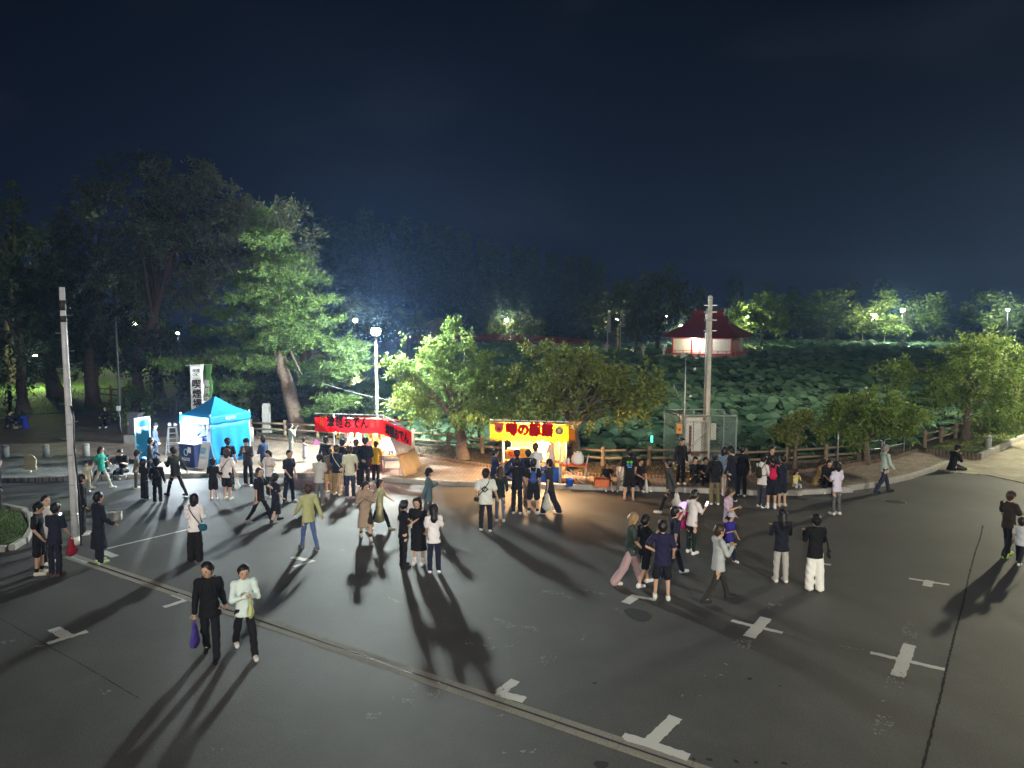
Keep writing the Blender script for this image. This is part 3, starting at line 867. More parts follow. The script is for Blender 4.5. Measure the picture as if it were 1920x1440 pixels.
def tree(name, base, trunk, ells, n_twigs, leaves, leaf, twig, lm, bark, label, cat="tree", group=None, droop=0.4, jit=0.07, seed=1, limbs=14, inner=0.45, up=0.25, wild=0.35, per=8, spread=.17):
    """trunk: points relative to base with radii; ells: (x,y,z,rx,ry,rz) relative to base"""
    gen = np.random.default_rng(seed); g = random.Random(seed)
    o = empty(name, base, label=label, cat=cat, group=group)
    og, d, idx = crown_twigs(ells, n_twigs, gen, inner, up, wild, per, spread)
    tl = gen.uniform(0.5, 1.25, n_twigs) * twig * np.where(gen.random(n_twigs) < 0.09, 1.9, 1.0)
    V, F = kites(og, d, leaves, leaf[0], leaf[1], jit, droop, tl, gen)
    link("crown", np_mesh("crown", V, F, lm, False), o)
    mb = MB(); pts = [Vector(p[:3]) for p in trunk]; rad = [p[3] for p in trunk]
    # trunk with slight bends and a flared foot
    fine = []; fr = []
    for i in range(len(pts) - 1):
        for k in range(4):
            q = pts[i].lerp(pts[i + 1], k / 4) + Vector((g.uniform(-1, 1), g.uniform(-1, 1), 0)) * rad[i] * 0.18
            fine.append(q); fr.append((rad[i] + (rad[i + 1] - rad[i]) * k / 4) * g.uniform(.9, 1.1))
    fine.append(pts[-1]); fr.append(rad[-1]); fr[0] *= 1.45; fr[1] *= 1.12
    fine[0].z -= 0.1
    mb.tube(fine, fr, 10)
    for k in range(limbs):
        i = g.randrange(n_twigs); tip = Vector(og[i]); j = g.randrange(len(fine) // 2, len(fine)); a = fine[j]
        mid = a.lerp(tip, 0.5) + Vector((0, 0, 0.12 * (tip - a).length))
        mb.tube([a, a.lerp(mid, .5), mid, mid.lerp(tip, .55), tip], [fr[j] * .55, fr[j] * .42, fr[j] * .3, fr[j] * .2, 0.012], 6, False)
    mb.build("trunk", bark, o, True)
    return o

BARK = mat("cherry_bark", (0.115, 0.085, 0.065), 0.9, 0.4, 9, 0.9, 22)
PBARK = mat("pine_bark", (0.13, 0.095, 0.075), 0.95, 0.45, 8, 1.0, 16)
CH = leaf_mat("cherry_leaf", (0.085, 0.160, 0.032), (0.235, 0.305, 0.072), 0.4)
CH2 = leaf_mat("cherry_leaf_autumn", (0.095, 0.155, 0.032), (0.270, 0.290, 0.075), 0.4)
NEEDLE = leaf_mat("pine_needle", (0.050, 0.105, 0.024), (0.135, 0.200, 0.050), 0.22)
BROAD = leaf_mat("willow_leaf", (0.100, 0.130, 0.070), (0.230, 0.250, 0.160), 0.3)
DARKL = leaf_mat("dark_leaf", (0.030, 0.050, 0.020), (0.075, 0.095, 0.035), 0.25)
CEDAR = leaf_mat("cedar_leaf", (0.022, 0.040, 0.022), (0.050, 0.075, 0.040), 0.15)
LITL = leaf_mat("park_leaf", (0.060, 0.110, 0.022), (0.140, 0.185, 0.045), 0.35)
GOLD = leaf_mat("warm_lit_leaf", (0.20, 0.15, 0.03), (0.34, 0.25, 0.06), 0.35)  # warm lamplight put into the leaf colour, no lamp beneath this tree

def rel(base, L_):
    """ellipsoids and points given in metres of the place -> relative to the tree's foot"""
    return [(q[0] - base[0], q[1] - base[1], q[2] - base[2], *q[3:]) for q in L_]

b1 = (-2.03, 29.05, 0.2)
tree("cherry_tree", b1, [(0, 0, 0, .27), (-.05, 0, .8, .22), (-.18, .1, 1.5, .17), (-.1, .2, 2.6, .10)],
     rel(b1, [(-2.46, 29.60, 2.92, 2.3, 2.2, 1.0), (-2.20, 29.80, 4.14, 1.2, 1.1, .85), (-3.82, 29.00, 3.97, 1.25, 1.0, .75), (-0.78, 29.40, 2.79, 1.25, 1.2, .85), (-4.08, 29.20, 2.67, .9, .9, .7), (-2.59, 30.00, 4.98, .4, .4, .5)]),
     820, 26, (0.165, 0.040), 0.85, CH, BARK, "broad cherry tree with thick dark trunk between the two food stalls", "tree", "cherry trees by the pond", seed=3, limbs=26)
b2 = (2.54, 27.74, 0.2)
tree("cherry_tree", b2, [(0, 0, 0, .22), (-.05, 0, .9, .19), (-.1, .05, 1.7, .15), (0, .1, 2.7, .09)],
     rel(b2, [(3.02, 28.60, 2.91, 2.2, 2.0, 1.1), (2.27, 28.70, 3.88, 1.4, 1.2, .65), (4.50, 28.40, 2.83, 1.15, 1.2, 1.1), (1.06, 28.30, 4.02, .9, .9, .7), (1.07, 28.20, 2.42, .9, .9, .6), (2.70, 28.70, 4.25, .4, .4, .35)]),
     850, 26, (0.165, 0.040), 0.8, CH2, BARK, "wide cherry tree over the yellow stall, trunk lit orange", "tree", "cherry trees by the pond", seed=5, limbs=26)
b3 = (10.93, 27.13, 0.2)
tree("cherry_tree", b3, [(0, 0, 0, .09), (.03, 0, .7, .07), (.1, .05, 1.3, .05)],
     rel(b3, [(11.24, 27.20, 1.75, .75, .7, .45), (11.64, 27.20, 1.98, .45, .5, .35), (10.61, 27.00, 1.60, .4, .5, .35)]),
     150, 24, (0.13, 0.030), 0.36, CH2, BARK, "smallest cherry tree, brownish leaves, beside the slim grey post", "tree", "cherry trees by the pond", seed=8, limbs=10)
b4 = (14.24, 28.17, 0.2)
tree("cherry_tree", b4, [(0, 0, 0, .13), (-.06, 0, .8, .10), (-.02, .05, 1.5, .07)],
     rel(b4, [(14.36, 28.00, 2.23, 1.45, 1.3, .72), (13.47, 27.80, 2.05, .85, .9, .55), (15.43, 28.00, 1.95, .7, .8, .5)]),
     520, 25, (0.15, 0.036), 0.45, CH, BARK, "round yellow-green cherry tree standing beside the metal railing", "tree", "cherry trees by the pond", seed=9, limbs=16)
b5 = (21.82, 33.83, 0.2)
tree("cherry_tree", b5, [(0, 0, 0, .2), (.05, 0, 1.0, .16), (.15, .1, 1.9, .12), (.3, .1, 3.0, .07)],
     rel(b5, [(22.27, 33.80, 3.27, 2.1, 1.9, 1.4), (19.47, 33.60, 3.41, 1.1, 1.1, .9), (23.15, 33.30, 1.92, 1.0, 1.0, .8), (22.97, 34.00, 4.40, 1.2, 1.1, .7), (20.30, 33.20, 2.31, .8, .8, .5)]),
     640, 25, (0.17, 0.042), 0.9, CH, BARK, "tall bright yellow-green cherry tree beside the clipped shrub", "tree", "cherry trees by the pond", seed=11, limbs=22)
b6 = (26.49, 37.21, 0.2)
tree("cherry_tree", b6, [(0, 0, 0, .22), (0, 0, 1.2, .18), (.3, .1, 2.4, .1)],
     rel(b6, [(27.22, 37.50, 3.40, 2.2, 2.0, 1.8), (26.26, 37.00, 1.90, 1.0, 1.0, .7)]),
     330, 24, (0.17, 0.038), 0.9, CH, BARK, "cherry tree cut by the frame edge behind the tall bright cherry", "tree", "cherry trees by the pond", seed=12, limbs=14)

# leaning pine
bp_ = (-10.80, 35.78, 0.2)
pads = []
g = random.Random(4)
PADS = [(-9.35, 35.20, 6.92, 1.15, .28), (-10.71, 36.00, 7.93, 1.4, .4), (-11.75, 36.40, 9.16, 1.3, .4), (-12.48, 36.50, 10.23, 1.0, .45), (-10.46, 35.50, 5.80, 1.6, .32),
        (-9.06, 34.80, 5.93, .9, .25), (-12.49, 36.80, 6.89, 1.6, .45), (-13.54, 37.00, 7.99, 1.3, .45), (-9.45, 35.00, 4.88, 1.5, .3), (-8.28, 34.50, 4.59, 1.15, .28),
        (-7.87, 34.30, 3.72, 1.05, .28), (-10.80, 36.00, 4.59, 1.6, .32), (-13.16, 37.00, 5.24, 1.7, .4), (-14.49, 37.00, 6.21, 1.3, .35), (-8.97, 34.80, 3.00, 1.3, .32),
        (-8.47, 34.60, 2.08, 1.0, .3), (-9.40, 35.00, 1.39, .8, .28), (-12.80, 37.00, 3.44, 1.4, .35), (-14.26, 37.40, 4.25, 1.6, .35), (-15.99, 37.60, 5.31, 1.3, .3),
        (-16.62, 37.60, 3.68, 1.7, .35), (-15.00, 37.20, 2.52, 1.3, .35), (-13.09, 36.80, 11.34, .7, .4), (-7.44, 33.90, 4.20, .55, .2), (-10.18, 35.60, 3.53, 1.1, .3), (-11.12, 34.60, 5.93, 1.3, .4), (-11.46, 34.80, 7.35, 1.3, .4), (-11.74, 35.00, 8.90, 1.1, .4), (-10.77, 34.60, 4.90, 1.2, .35), (-12.08, 35.00, 4.62, 1.2, .4), (-7.57, 33.60, 4.42, .8, .2), (-8.14, 33.80, 3.39, .9, .22), (-10.91, 34.40, 6.57, 1.2, .5), (-11.32, 34.60, 8.11, 1.1, .5), (-10.66, 34.30, 5.29, 1.1, .4), (-11.72, 35.00, 9.67, .9, .5), (-12.97, 35.50, 6.98, 1.4, .4), (-13.46, 35.60, 5.40, 1.5, .4), (-12.85, 35.60, 3.80, 1.3, .4)]
tree("pine_tree", bp_, [(0, 0, 0, .42), (-.35, 0, 1.4, .36), (-.75, 0, 3.2, .32), (-1.2, .2, 5.6, .24), (-1.7, .4, 8.2, .16), (-2.1, .5, 10.0, .07)],
     rel(bp_, [(q[0], q[1] + ((i * 7) % 5 - 2) * .35, q[2], q[3] * 1.15, q[3] * .95, q[4] * .42) for i, q in enumerate(PADS)]),
     4300, 16, (0.20, 0.021), 0.30, NEEDLE, PBARK, "large leaning pine with layered needle pads left of the white lamp", "tree", None, droop=-0.05, jit=0.03, seed=6, limbs=16, inner=0.05, up=0.12, wild=0.4, per=2, spread=.5)

# big dark broadleaf trees behind the blue canopy
def broad(base, ells, n, label, lm=BROAD, seed=1, leaf=(0.26, 0.06), twig=0.9, trunk_r=.35, leaves=24, name="broadleaf_tree", group="dark park trees", limbs=18, lean=0.0):
    zt = max(q[2] + q[5] * .3 for q in ells)
    top = ells[0]
    tree(name, base, [(0, 0, 0, trunk_r), (lean * .3, 0, zt * .25, trunk_r * .8), ((top[0] - base[0]) * .6 + lean * .2, (top[1] - base[1]) * .6, zt * .6, trunk_r * .55), (top[0] - base[0], top[1] - base[1], zt * .9, trunk_r * .25)],
         rel(base, ells), n, leaves, leaf, twig, lm, PBARK, label, "tree", group, seed=seed, limbs=limbs, droop=0.5, jit=0.12)
broad((-22.47, 42.53, 0.1), [(-20.45, 45.00, 11.90, 3.0, 3, 3.2), (-21.24, 44.00, 9.19, 3.2, 3, 2.2), (-19.23, 45.00, 13.20, 2.3, 2.2, 1.8), (-22.52, 44.00, 9.84, 2.0, 2.2, 1.8)], 640, "big rounded broadleaf tree with pale drooping foliage over the blue canopy", seed=21)
broad((-28.59, 47.89, 0.1), [(-28.65, 50.00, 12.20, 2.6, 2.6, 3.0), (-29.58, 50.00, 8.54, 2.9, 3, 3.0), (-26.68, 49.00, 7.40, 2.8, 2.8, 2.6)], 560, "tall rounded dark tree between the slim post and the utility pole", seed=22)
broad((-24.19, 48.50, 0.1), [(-28.54, 56.00, 15.39, 3.0, 3, 3.8), (-27.40, 56.00, 11.32, 3.6, 3, 3.6)], 430, "tallest dark tree whose pointed top stands over the rounded crowns", DARKL, seed=23)
broad((-15.11, 40.71, 0.1), [(-14.14, 42.00, 10.89, 2.2, 2.2, 1.9), (-15.45, 42.50, 9.70, 2.6, 2.4, 2.4), (-13.41, 42.00, 9.04, 1.4, 1.6, 2.2)], 420, "broadleaf tree with pale foliage rising behind the leaning pine", seed=24)
broad((-30.68, 44.27, 0.1), [(-31.04, 45.00, 4.59, 3.2, 2.8, 2.6), (-29.58, 46.00, 5.94, 2.6, 2.4, 2.2), (-33.62, 46.00, 7.31, 2.8, 2.6, 2.6)], 460, "dark tree at the frame edge over the seated pair", DARKL, seed=25, leaf=(.22, .06), trunk_r=.34)
broad((-34.60, 53.80, 0.12), [(-33.92, 54.00, 5.95, 3.0, 2.8, 2.4), (-36.50, 55.00, 7.58, 3.0, 2.8, 2.6)], 330, "thick leaning trunk tree on the lit lawn behind the utility pole", DARKL, seed=26, trunk_r=.55, lean=-2.0)
broad((-29.71, 50.42, 0.1), [(-29.44, 51.00, 4.42, 2.6, 2.4, 2.0), (-27.49, 51.00, 5.18, 2.6, 2.4, 2.0)], 330, "low forked dark tree beside the short log fence", DARKL, seed=27, trunk_r=.26)
broad((-17.73, 41.83, 0.1), [(-17.27, 41.00, 3.17, 2.4, 2, 1.6), (-19.86, 42.00, 4.05, 2.4, 2.2, 1.7), (-15.88, 40.50, 1.98, 1.6, 1.5, 1.1)], 360, "dark spreading tree right behind the blue canopy", DARKL, seed=28, trunk_r=.22)
broad((-46.04, 64.99, 0.1), [(-49.64, 72.00, 12.87, 6, 5, 5.0), (-54.30, 72.00, 14.97, 6, 5, 5.5), (-46.59, 72.00, 10.23, 4, 4, 4)], 420, "black tree mass at the frame edge behind the dark tree over the seated pair", DARKL, seed=29, leaf=(.42, .12), trunk_r=.5)
broad((-16.53, 54.76, 0.1), [(-16.67, 60.00, 3.26, 3.4, 3, 2.6), (-14.40, 64.00, 3.56, 2.4, 2.2, 2.6), (-19.74, 60.00, 5.95, 3.5, 3, 3.5)], 380, "dark park tree behind the pine under the yellow-green lamp", DARKL, seed=30, leaf=(.34, .09))
def bush(p, r_, n, label, lm, seed, leaf=(0.17, 0.05), name="shrub", flat=.75):
    base = (p[0], p[1], 0.1)
    tree(name, base, [(0, 0, 0, .06), (0.05, 0, r_ * .5, .05), (0, 0, r_ * .9, .02)], [(0, 0, r_ * flat, r_, r_, r_ * flat * .85), (r_ * .4, 0, r_ * .5, r_ * .7, r_ * .7, r_ * .5)], n, 20, leaf, r_ * .4, lm, BARK, label, "shrub", "shrubs under the park trees", seed=seed, limbs=8)
bush((-21.42, 40.28), 1.5, 120, "leafy green shrub behind the grey utility cabinet", LITL, 31)
bush((-14.87, 38.64), 1.7, 140, "bluish shrub between the blue canopy and the stone post", DARKL, 32)
bush((-8.78, 38.64), 1.3, 110, "low bush under the lit pine branches", DARKL, 33)
bush((-15.24, 44.27), 2.1, 150, "dark shrub behind the pine trunk", DARKL, 34)
# clipped shrub on the lawn corner
cb = (24.04, 35.78, 0.2)
tree("clipped_shrub", cb, [(0, 0, 0, .05), (.1, 0, .25, .05), (0, 0, .45, .03)], [(0, 0, .52, .95, .8, .28), (-.35, 0, .42, .6, .6, .2), (.5, 0, .42, .5, .5, .2)], 420, 26, (.07, .02), .16, LITL, BARK, "clipped cloud-shaped shrub on the lawn corner", "shrub", None, seed=41, limbs=8, droop=0.1, jit=.03)

# cedar wood across the pond: four shapes shared by all
def cedar_mesh(seed, n=900, wid=.17):
    gen = np.random.default_rng(seed)
    z = gen.random(n) ** 0.8 * .93 + .05
    lay = 0.8 + .35 * np.sin(z * 60 + seed) * gen.random(n)
    r_ = wid * (1 - z) ** .9 * lay * gen.uniform(.35, 1.1, n)
    a = gen.uniform(0, 6.283, n)
    o_ = np.stack([r_ * np.cos(a), r_ * np.sin(a), z], 1)
    d = np.stack([np.cos(a), np.sin(a), gen.uniform(-.35, .25, n)], 1); d /= np.linalg.norm(d, axis=1, keepdims=True)
    V, F = kites(o_, d, 6, .034, .0085, .010, .35, np.full(n, .04), gen)
    return np_mesh("crown", V, F, CEDAR, False)
cm = [cedar_mesh(k, 900, w) for k, w in enumerate((.13, .15, .17, .11))]
ct = MB().tube([(0, 0, -.03), (0, 0, .4), (0.002, 0, .93)], [.018, .012, .002], 7).mesh("trunk", PBARK, True)
def cedar(p, top, k, label, group="cedar wood across the pond", w=1.0):
    hgt = top - 0.2
    o = empty("cedar_tree", (p[0], p[1], 0.2), rnd.uniform(0, 6), label=label, cat="tree", group=group)
    link("crown", cm[k % 4], o, scl=(hgt * w, hgt * w, hgt)); link("trunk", ct, o, scl=(hgt, hgt, hgt))
BACK = "tall misty cedar in the back rank of the wood across the pond"
FRNT = "dark misty cedar in the front rank of the wood across the pond"
CED = [(-64.34, 178.00, 32.86), (-59.69, 182.00, 35.44), (-54.79, 186.00, 37.70), (-48.07, 182.00, 33.07), (-44.42, 188.00, 32.33), (-38.94, 186.00, 35.28), (-34.80, 190.00, 32.33), (-28.54, 186.00, 33.66), (-23.15, 190.00, 32.88), (-17.86, 186.00, 31.37), (-13.06, 188.00, 30.41), (-7.49, 184.00, 27.75), (-3.90, 188.00, 26.85), (1.35, 182.00, 25.65), (5.51, 186.00, 25.54), (10.59, 188.00, 24.10), (15.01, 184.00, 23.18), (19.58, 186.00, 23.91), (22.69, 182.00, 21.12), (27.67, 186.00, 17.08), (31.45, 188.00, 17.89)]
for i, q in enumerate(CED): cedar((q[0], q[1] + 5), q[2], i, BACK if i != 13 else "layered cedar with a sharp top at the middle of the skyline", w=1.0)
CEF = [(-49.82, 160.00, 21.39), (-43.39, 158.00, 18.88), (-41.59, 165.00, 21.88), (-36.29, 162.00, 20.40), (-33.40, 170.00, 22.36), (-28.06, 168.00, 19.70), (-23.22, 172.00, 21.29), (-18.30, 170.00, 19.24), (-14.04, 172.00, 20.03), (-9.59, 172.00, 17.50), (-5.18, 174.00, 16.36), (-0.65, 176.00, 16.48), (3.67, 176.00, 15.83), (8.12, 176.00, 15.18), (12.04, 176.00, 16.48), (16.32, 174.00, 14.43), (19.86, 172.00, 13.06), (23.72, 172.00, 11.79)]
for i, q in enumerate(CEF): cedar((q[0], q[1] + 2), q[2], i + 2, FRNT, w=1.4)
for i, q in enumerate([(81.19, 260.00, 22.48), (92.88, 260.00, 19.61), (100.62, 255.00, 18.40), (114.51, 265.00, 16.94), (123.80, 260.00, 20.57), (135.43, 262.00, 21.65), (142.39, 255.00, 18.40), (156.90, 260.00, 16.73), (169.76, 262.00, 17.78), (178.81, 258.00, 15.69), (190.31, 262.00, 16.81)]):
    cedar((q[0], q[1]), q[2], i + 1, "black conifer on the skyline behind the lit park trees", "dark skyline trees", w=1.5)

# round park trees on the far bank, three shapes shared
def round_mesh(seed, lm, n=170):
    gen = np.random.default_rng(seed)
    el = [(0, 0, .62, .34, .34, .26), (.2, 0, .5, .24, .24, .18), (-.2, .1, .55, .24, .24, .2), (0, -.1, .8, .2, .2, .14)]
    o_, d, _ = crown_twigs(el, n, gen, .3, .1, .4, 5, .22)
    V, F = kites(o_, d, 14, .050, .015, .022, .35, gen.uniform(.08, .18, n), gen)
    return np_mesh("crown", V, F, lm, False)
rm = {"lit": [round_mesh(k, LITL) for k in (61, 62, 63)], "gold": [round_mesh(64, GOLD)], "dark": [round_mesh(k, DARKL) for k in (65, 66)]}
rt = MB().tube([(0, 0, -.03), (.01, 0, .2), (-.01, 0, .45), (0.02, 0, .7)], [.03, .022, .016, .004], 8).tube([(.0, 0, .25), (.12, 0, .5)], [.014, .005], 6).tube([(0, 0, .28), (-.12, .05, .5)], [.014, .005], 6).mesh("trunk", PBARK, True)
cnt = [0]
def park_tree(p, top, kind, label, w=1.0, group="park trees across the pond"):
    cnt[0] += 1; hgt = (top - .2) / .94
    o = empty("park_tree", (p[0], p[1], 0.2), rnd.uniform(0, 6), label=label, cat="tree", group=group)
    L_ = rm[kind]; link("crown", L_[cnt[0] % len(L_)], o, scl=(hgt * w, hgt * w, hgt)); link("trunk", rt, o, scl=(hgt, hgt, hgt))
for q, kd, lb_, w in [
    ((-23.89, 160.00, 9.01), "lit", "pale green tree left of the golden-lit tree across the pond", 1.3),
    ((-17.13, 158.00, 6.27), "gold", "golden tree with warm light in its leaf colour across the pond", 2.2),
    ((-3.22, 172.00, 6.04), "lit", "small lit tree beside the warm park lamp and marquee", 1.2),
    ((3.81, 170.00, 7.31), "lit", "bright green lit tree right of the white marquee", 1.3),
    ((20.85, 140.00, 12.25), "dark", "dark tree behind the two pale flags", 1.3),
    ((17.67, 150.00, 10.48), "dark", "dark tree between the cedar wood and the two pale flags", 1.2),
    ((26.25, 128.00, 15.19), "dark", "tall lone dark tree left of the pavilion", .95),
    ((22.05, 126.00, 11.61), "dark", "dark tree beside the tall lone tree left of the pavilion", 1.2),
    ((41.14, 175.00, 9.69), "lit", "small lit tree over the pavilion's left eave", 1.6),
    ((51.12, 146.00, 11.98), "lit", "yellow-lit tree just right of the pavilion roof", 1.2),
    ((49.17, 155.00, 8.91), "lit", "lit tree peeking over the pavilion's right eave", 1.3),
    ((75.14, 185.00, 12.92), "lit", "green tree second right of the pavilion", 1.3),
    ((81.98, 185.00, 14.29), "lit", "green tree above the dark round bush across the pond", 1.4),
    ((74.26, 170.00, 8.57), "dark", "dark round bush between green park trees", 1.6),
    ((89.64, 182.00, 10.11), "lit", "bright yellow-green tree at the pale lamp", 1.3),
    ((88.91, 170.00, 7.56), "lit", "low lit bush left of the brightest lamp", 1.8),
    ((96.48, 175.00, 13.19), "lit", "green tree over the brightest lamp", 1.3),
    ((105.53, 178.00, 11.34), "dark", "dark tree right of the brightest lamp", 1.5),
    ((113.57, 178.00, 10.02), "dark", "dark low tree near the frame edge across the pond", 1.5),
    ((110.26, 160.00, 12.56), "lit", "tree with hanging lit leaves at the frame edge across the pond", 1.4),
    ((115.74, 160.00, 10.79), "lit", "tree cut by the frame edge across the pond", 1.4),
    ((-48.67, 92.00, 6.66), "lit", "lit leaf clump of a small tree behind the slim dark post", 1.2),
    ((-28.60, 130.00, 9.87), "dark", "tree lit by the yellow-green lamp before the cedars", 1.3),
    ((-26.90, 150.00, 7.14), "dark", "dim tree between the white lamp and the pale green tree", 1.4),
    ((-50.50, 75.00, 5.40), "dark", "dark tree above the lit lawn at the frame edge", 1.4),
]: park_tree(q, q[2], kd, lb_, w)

# ================================================================== NIGHT HAZE
def haze():
    m = bpy.data.materials.new("night_haze"); m.use_nodes = True
    nt = m.node_tree; nt.nodes.remove(nt.nodes["Principled BSDF"])
    v = N(nt, "ShaderNodeVolumePrincipled")
    v.inputs["Color"].default_value = (0.28, 0.48, 1.0, 1); v.inputs["Density"].default_value = 0.0008; v.inputs["Anisotropy"].default_value = 0.5
    nt.links.new(v.outputs[0], nt.nodes["Material Output"].inputs["Volume"])
    o = MB().box((60, 190, 18.5), (940, 520, 44)).build("haze", m)
    return tag(o, kind="stuff")
haze()


# ================================================================== STALLS, CANOPY, POLES, PAVILION
def V3(*a): return Vector(a)
RED = sheer_mat("red_cloth", "#dc1016", 0.42)
YELLOW = sheer_mat("yellow_cloth", "#f0a41e", 0.30)
INK = mat("black_ink", (0.012, 0.010, 0.010), 0.7, 0.0)
GOLDI = mat("gold_ink", "#b07a18", 0.6, 0.0)
REDI = sheer_mat("red_ink", "#d80a14", 0.55)
DRED = mat("dark_red_ink", "#5a0408", 0.7, 0.0)
VINYL = mat("white_vinyl", (0.72, 0.72, 0.70), 0.45, 0.08, 2, 0.3, 6)
SHEET = sheer_mat("white_sheeting", (0.72, 0.72, 0.70), 0.5)
TARP = mat("tan_tarp", "#8f7f66", 0.6, 0.2, 3, 0.4, 8)
PLY = mat("plywood", "#c08a4c", 0.6, 0.25, 5)
BLUEC = mat("blue_cloth", "#1f4fb0", 0.75, 0.15, 4)
CARD = mat("cardboard", "#b07f45", 0.85, 0.15, 6)
GALV = STEEL
INOX = mat("stainless_steel", (0.55, 0.56, 0.57), 0.25, 0.1, 10, metal=0.95)

def banner(name, a, b, z0, z1, m, parent, waves=3, amp=0.03, n=28, scallop=0.0, nscal=12, nv=5, th=0.006, dz=0.0):
    """hanging cloth from a to b, top z1, bottom z0, gently waving; dz lowers the b end"""
    A = Vector((a[0], a[1], 0)); B = Vector((b[0], b[1], 0)); d = (B - A).normalized(); nn = Vector((d.y, -d.x, 0))
    grid = []
    for i in range(n + 1):
        t = i / n; row = []
        for j in range(nv + 1):
            s = j / nv
            zb = z0 + (scallop * abs(math.sin(math.pi * t * nscal)) if scallop else 0.012 * math.sin(t * 23))
            w_ = amp * s * math.sin(t * waves * 6.28 + .7)
            row.append(A.lerp(B, t) + nn * w_ + Vector((0, 0, z1 + (zb - z1) * s - dz * t)))
        grid.append(row)
    return MB().sheet(grid, th, nn * -1).build(name, m, parent, True)

# ---------------------------------------------------------------- red oden stall
SA = V3(-6.85, 27.05, .15); SB = V3(-4.85, 26.62, .15)          # front posts
sd = (SB - SA).normalized(); sn = V3(-sd.y, sd.x, 0)              # sn points to the back
st = empty("food_stall", (0, 0, 0), label="food stall with a red banner reading Tsugaru oden in black brush letters", cat="food stall", group="food stalls on the pavement")
pm = MB().tube([(0, 0, 0), (0, 0, 2.2)], 0.03, 8).mesh("post", VINYL, True)
for q in (SA, SB): link("post", pm, st, q)
pmb = MB().tube([(0, 0, 0), (0, 0, 1.5)], 0.03, 8).mesh("post", VINYL, True)
for q in (SA + sn * 1.9, SB + sn * 1.9): link("post", pmb, st, q)
U = V3(0, 0, 1)
g1 = [[SA + sd * (-.55 + 3.0 * i / 8) + sn * (-.3 + 2.4 * j / 5) + U * (2.11 + .03 * math.sin(i * 1.3) * math.sin(j * 1.1) - .085 * j) for j in range(6)] for i in range(9)]
MB().sheet(g1, .01, U).build("roof_sheet", mat("red_roof_sheet", "#b81a1a", .6, .15, 2), st, True)
fa = SA - sd * .62 - sn * .32; fb = SB + sd * .12 - sn * .32
fr = banner("front_banner", fa, fb, 1.68, 2.22, RED, st, 5, .018, th=0)
text("banner_lettering", "津軽おでん", (fa + sd * 1.36 - sn * .035 + U * 1.925), sd, U, 1.70, .43, INK, fr, .055, .004)
text("banner_small_lettering", "味\n自\n慢", (fa + sd * .30 - sn * .035 + U * 1.95), sd, U, .14, .40, GOLDI, fr, .01, .004)
text("banner_small_lettering", "大\n根", (fa + sd * 2.36 - sn * .035 + U * 1.95), sd, U, .16, .38, GOLDI, fr, .01, .004)
text("banner_small_lettering", "焼\nき", (fa + sd * 2.58 - sn * .035 + U * 1.95), sd, U, .14, .30, GOLDI, fr, .01, .004)
wa = fb; wb = V3(-3.62, 25.35, 0)
wd = (V3(wb.x, wb.y, 0) - V3(wa.x, wa.y, 0)).normalized(); wn_ = V3(wd.y, -wd.x, 0)
wl_ = (V3(wb.x, wb.y, 0) - V3(wa.x, wa.y, 0)).length
wg = banner("wing_banner", wa, wb, 1.66, 2.20, RED, st, 2, .02, dz=.30, th=0)
mid = V3(wa.x, wa.y, 0).lerp(V3(wb.x, wb.y, 0), .5)
wr = V3(wd.x * wl_, wd.y * wl_, -.30).normalized()
text("banner_lettering", "津軽おでん", mid + wn_ * .03 + U * 1.775, wr, U, wl_ * .84, .40, INK, wg, .055, .004)
MB().tube([fa + U * 2.235, fb + U * 2.235], .016, 6).tube([fb + U * 2.235, V3(wb.x, wb.y, 1.93)], .016, 6).build("banner_pole", VINYL, st, True)
# back sheet with pictures, vinyl side wings
bk = banner("back_sheet", SA + sn * 1.88, SB + sn * 1.88, .2, 1.68, VINYL, st, 3, .03)
for k, (c, w_, h_, u_, z_) in enumerate([("#f0a000", .34, .55, .25, 1.55), ("#d81b60", .26, .42, .75, 1.45), ("#e07000", .42, .60, 1.25, 1.5), ("#304070", .34, .5, 1.7, 1.5), ("#2e7d32", .2, .3, .55, 1.15), ("#f6c400", .26, .3, 1.0, 1.1)]):
    q = SA + sd * u_ + sn * 1.82
    MB().box(q + U * (z_ - .15), (w_, .012, h_), math.atan2(sd.y, sd.x)).build("picture_sheet", mat("picture_%d" % k, c, .6, .35, 7), st)
for u_ in (.35, 1.35):
    q = SA + sd * u_ + sn * .25 + U * 1.62
    MB().lathe([(.02, -.13), (.11, -.10), (.14, 0), (.11, .10), (.02, .13)], 12, q).build("paper_lantern", mat("paper_lantern", (.78, .76, .72), .7, .15, 8), st, True)
SIDE = sheer_mat("clear_vinyl", (0.80, 0.80, 0.80), 0.55)
g2 = []
for i in range(9):
    s = i / 8
    row = []
    for j in range(9):
        t = j / 8
        p0 = SB + sn * (-.25 + 2.1 * t) + sd * .10 + U * (1.92 - .38 * t)
        p1 = SB + sn * (-.75 + 2.5 * t) + sd * (1.05 + .15 * math.sin(t * 5)) + U * .02
        p = p0.lerp(p1, s ** 1.1) + sd * (.05 * math.sin(t * 14 + s * 3) * (.3 + s))
        row.append(p)
    g2.append(row)
MB().sheet(g2[:6], .006, sd).build("side_vinyl", SIDE, st, True)
MB().sheet(g2[5:], .006, sd).build("side_tarp", TARP, st, True)
g3 = [[SA + sn * (-.3 + 2.0 * t / 6) - sd * (.05 + .55 * (1 - s / 4) * (1 - t / 6)) + U * (2.0 - .06 * t - .45 * s / 4 * (1 + .2 * math.sin(t))) for t in range(7)] for s in range(5)]
MB().sheet(g3, .006, sd).build("left_vinyl", VINYL, st, True)
c0 = SA + sd * .95 + sn * .35
MB().box(c0 + U * .74, (1.9, .55, .05), math.atan2(sd.y, sd.x)).build("counter", PLY, st)
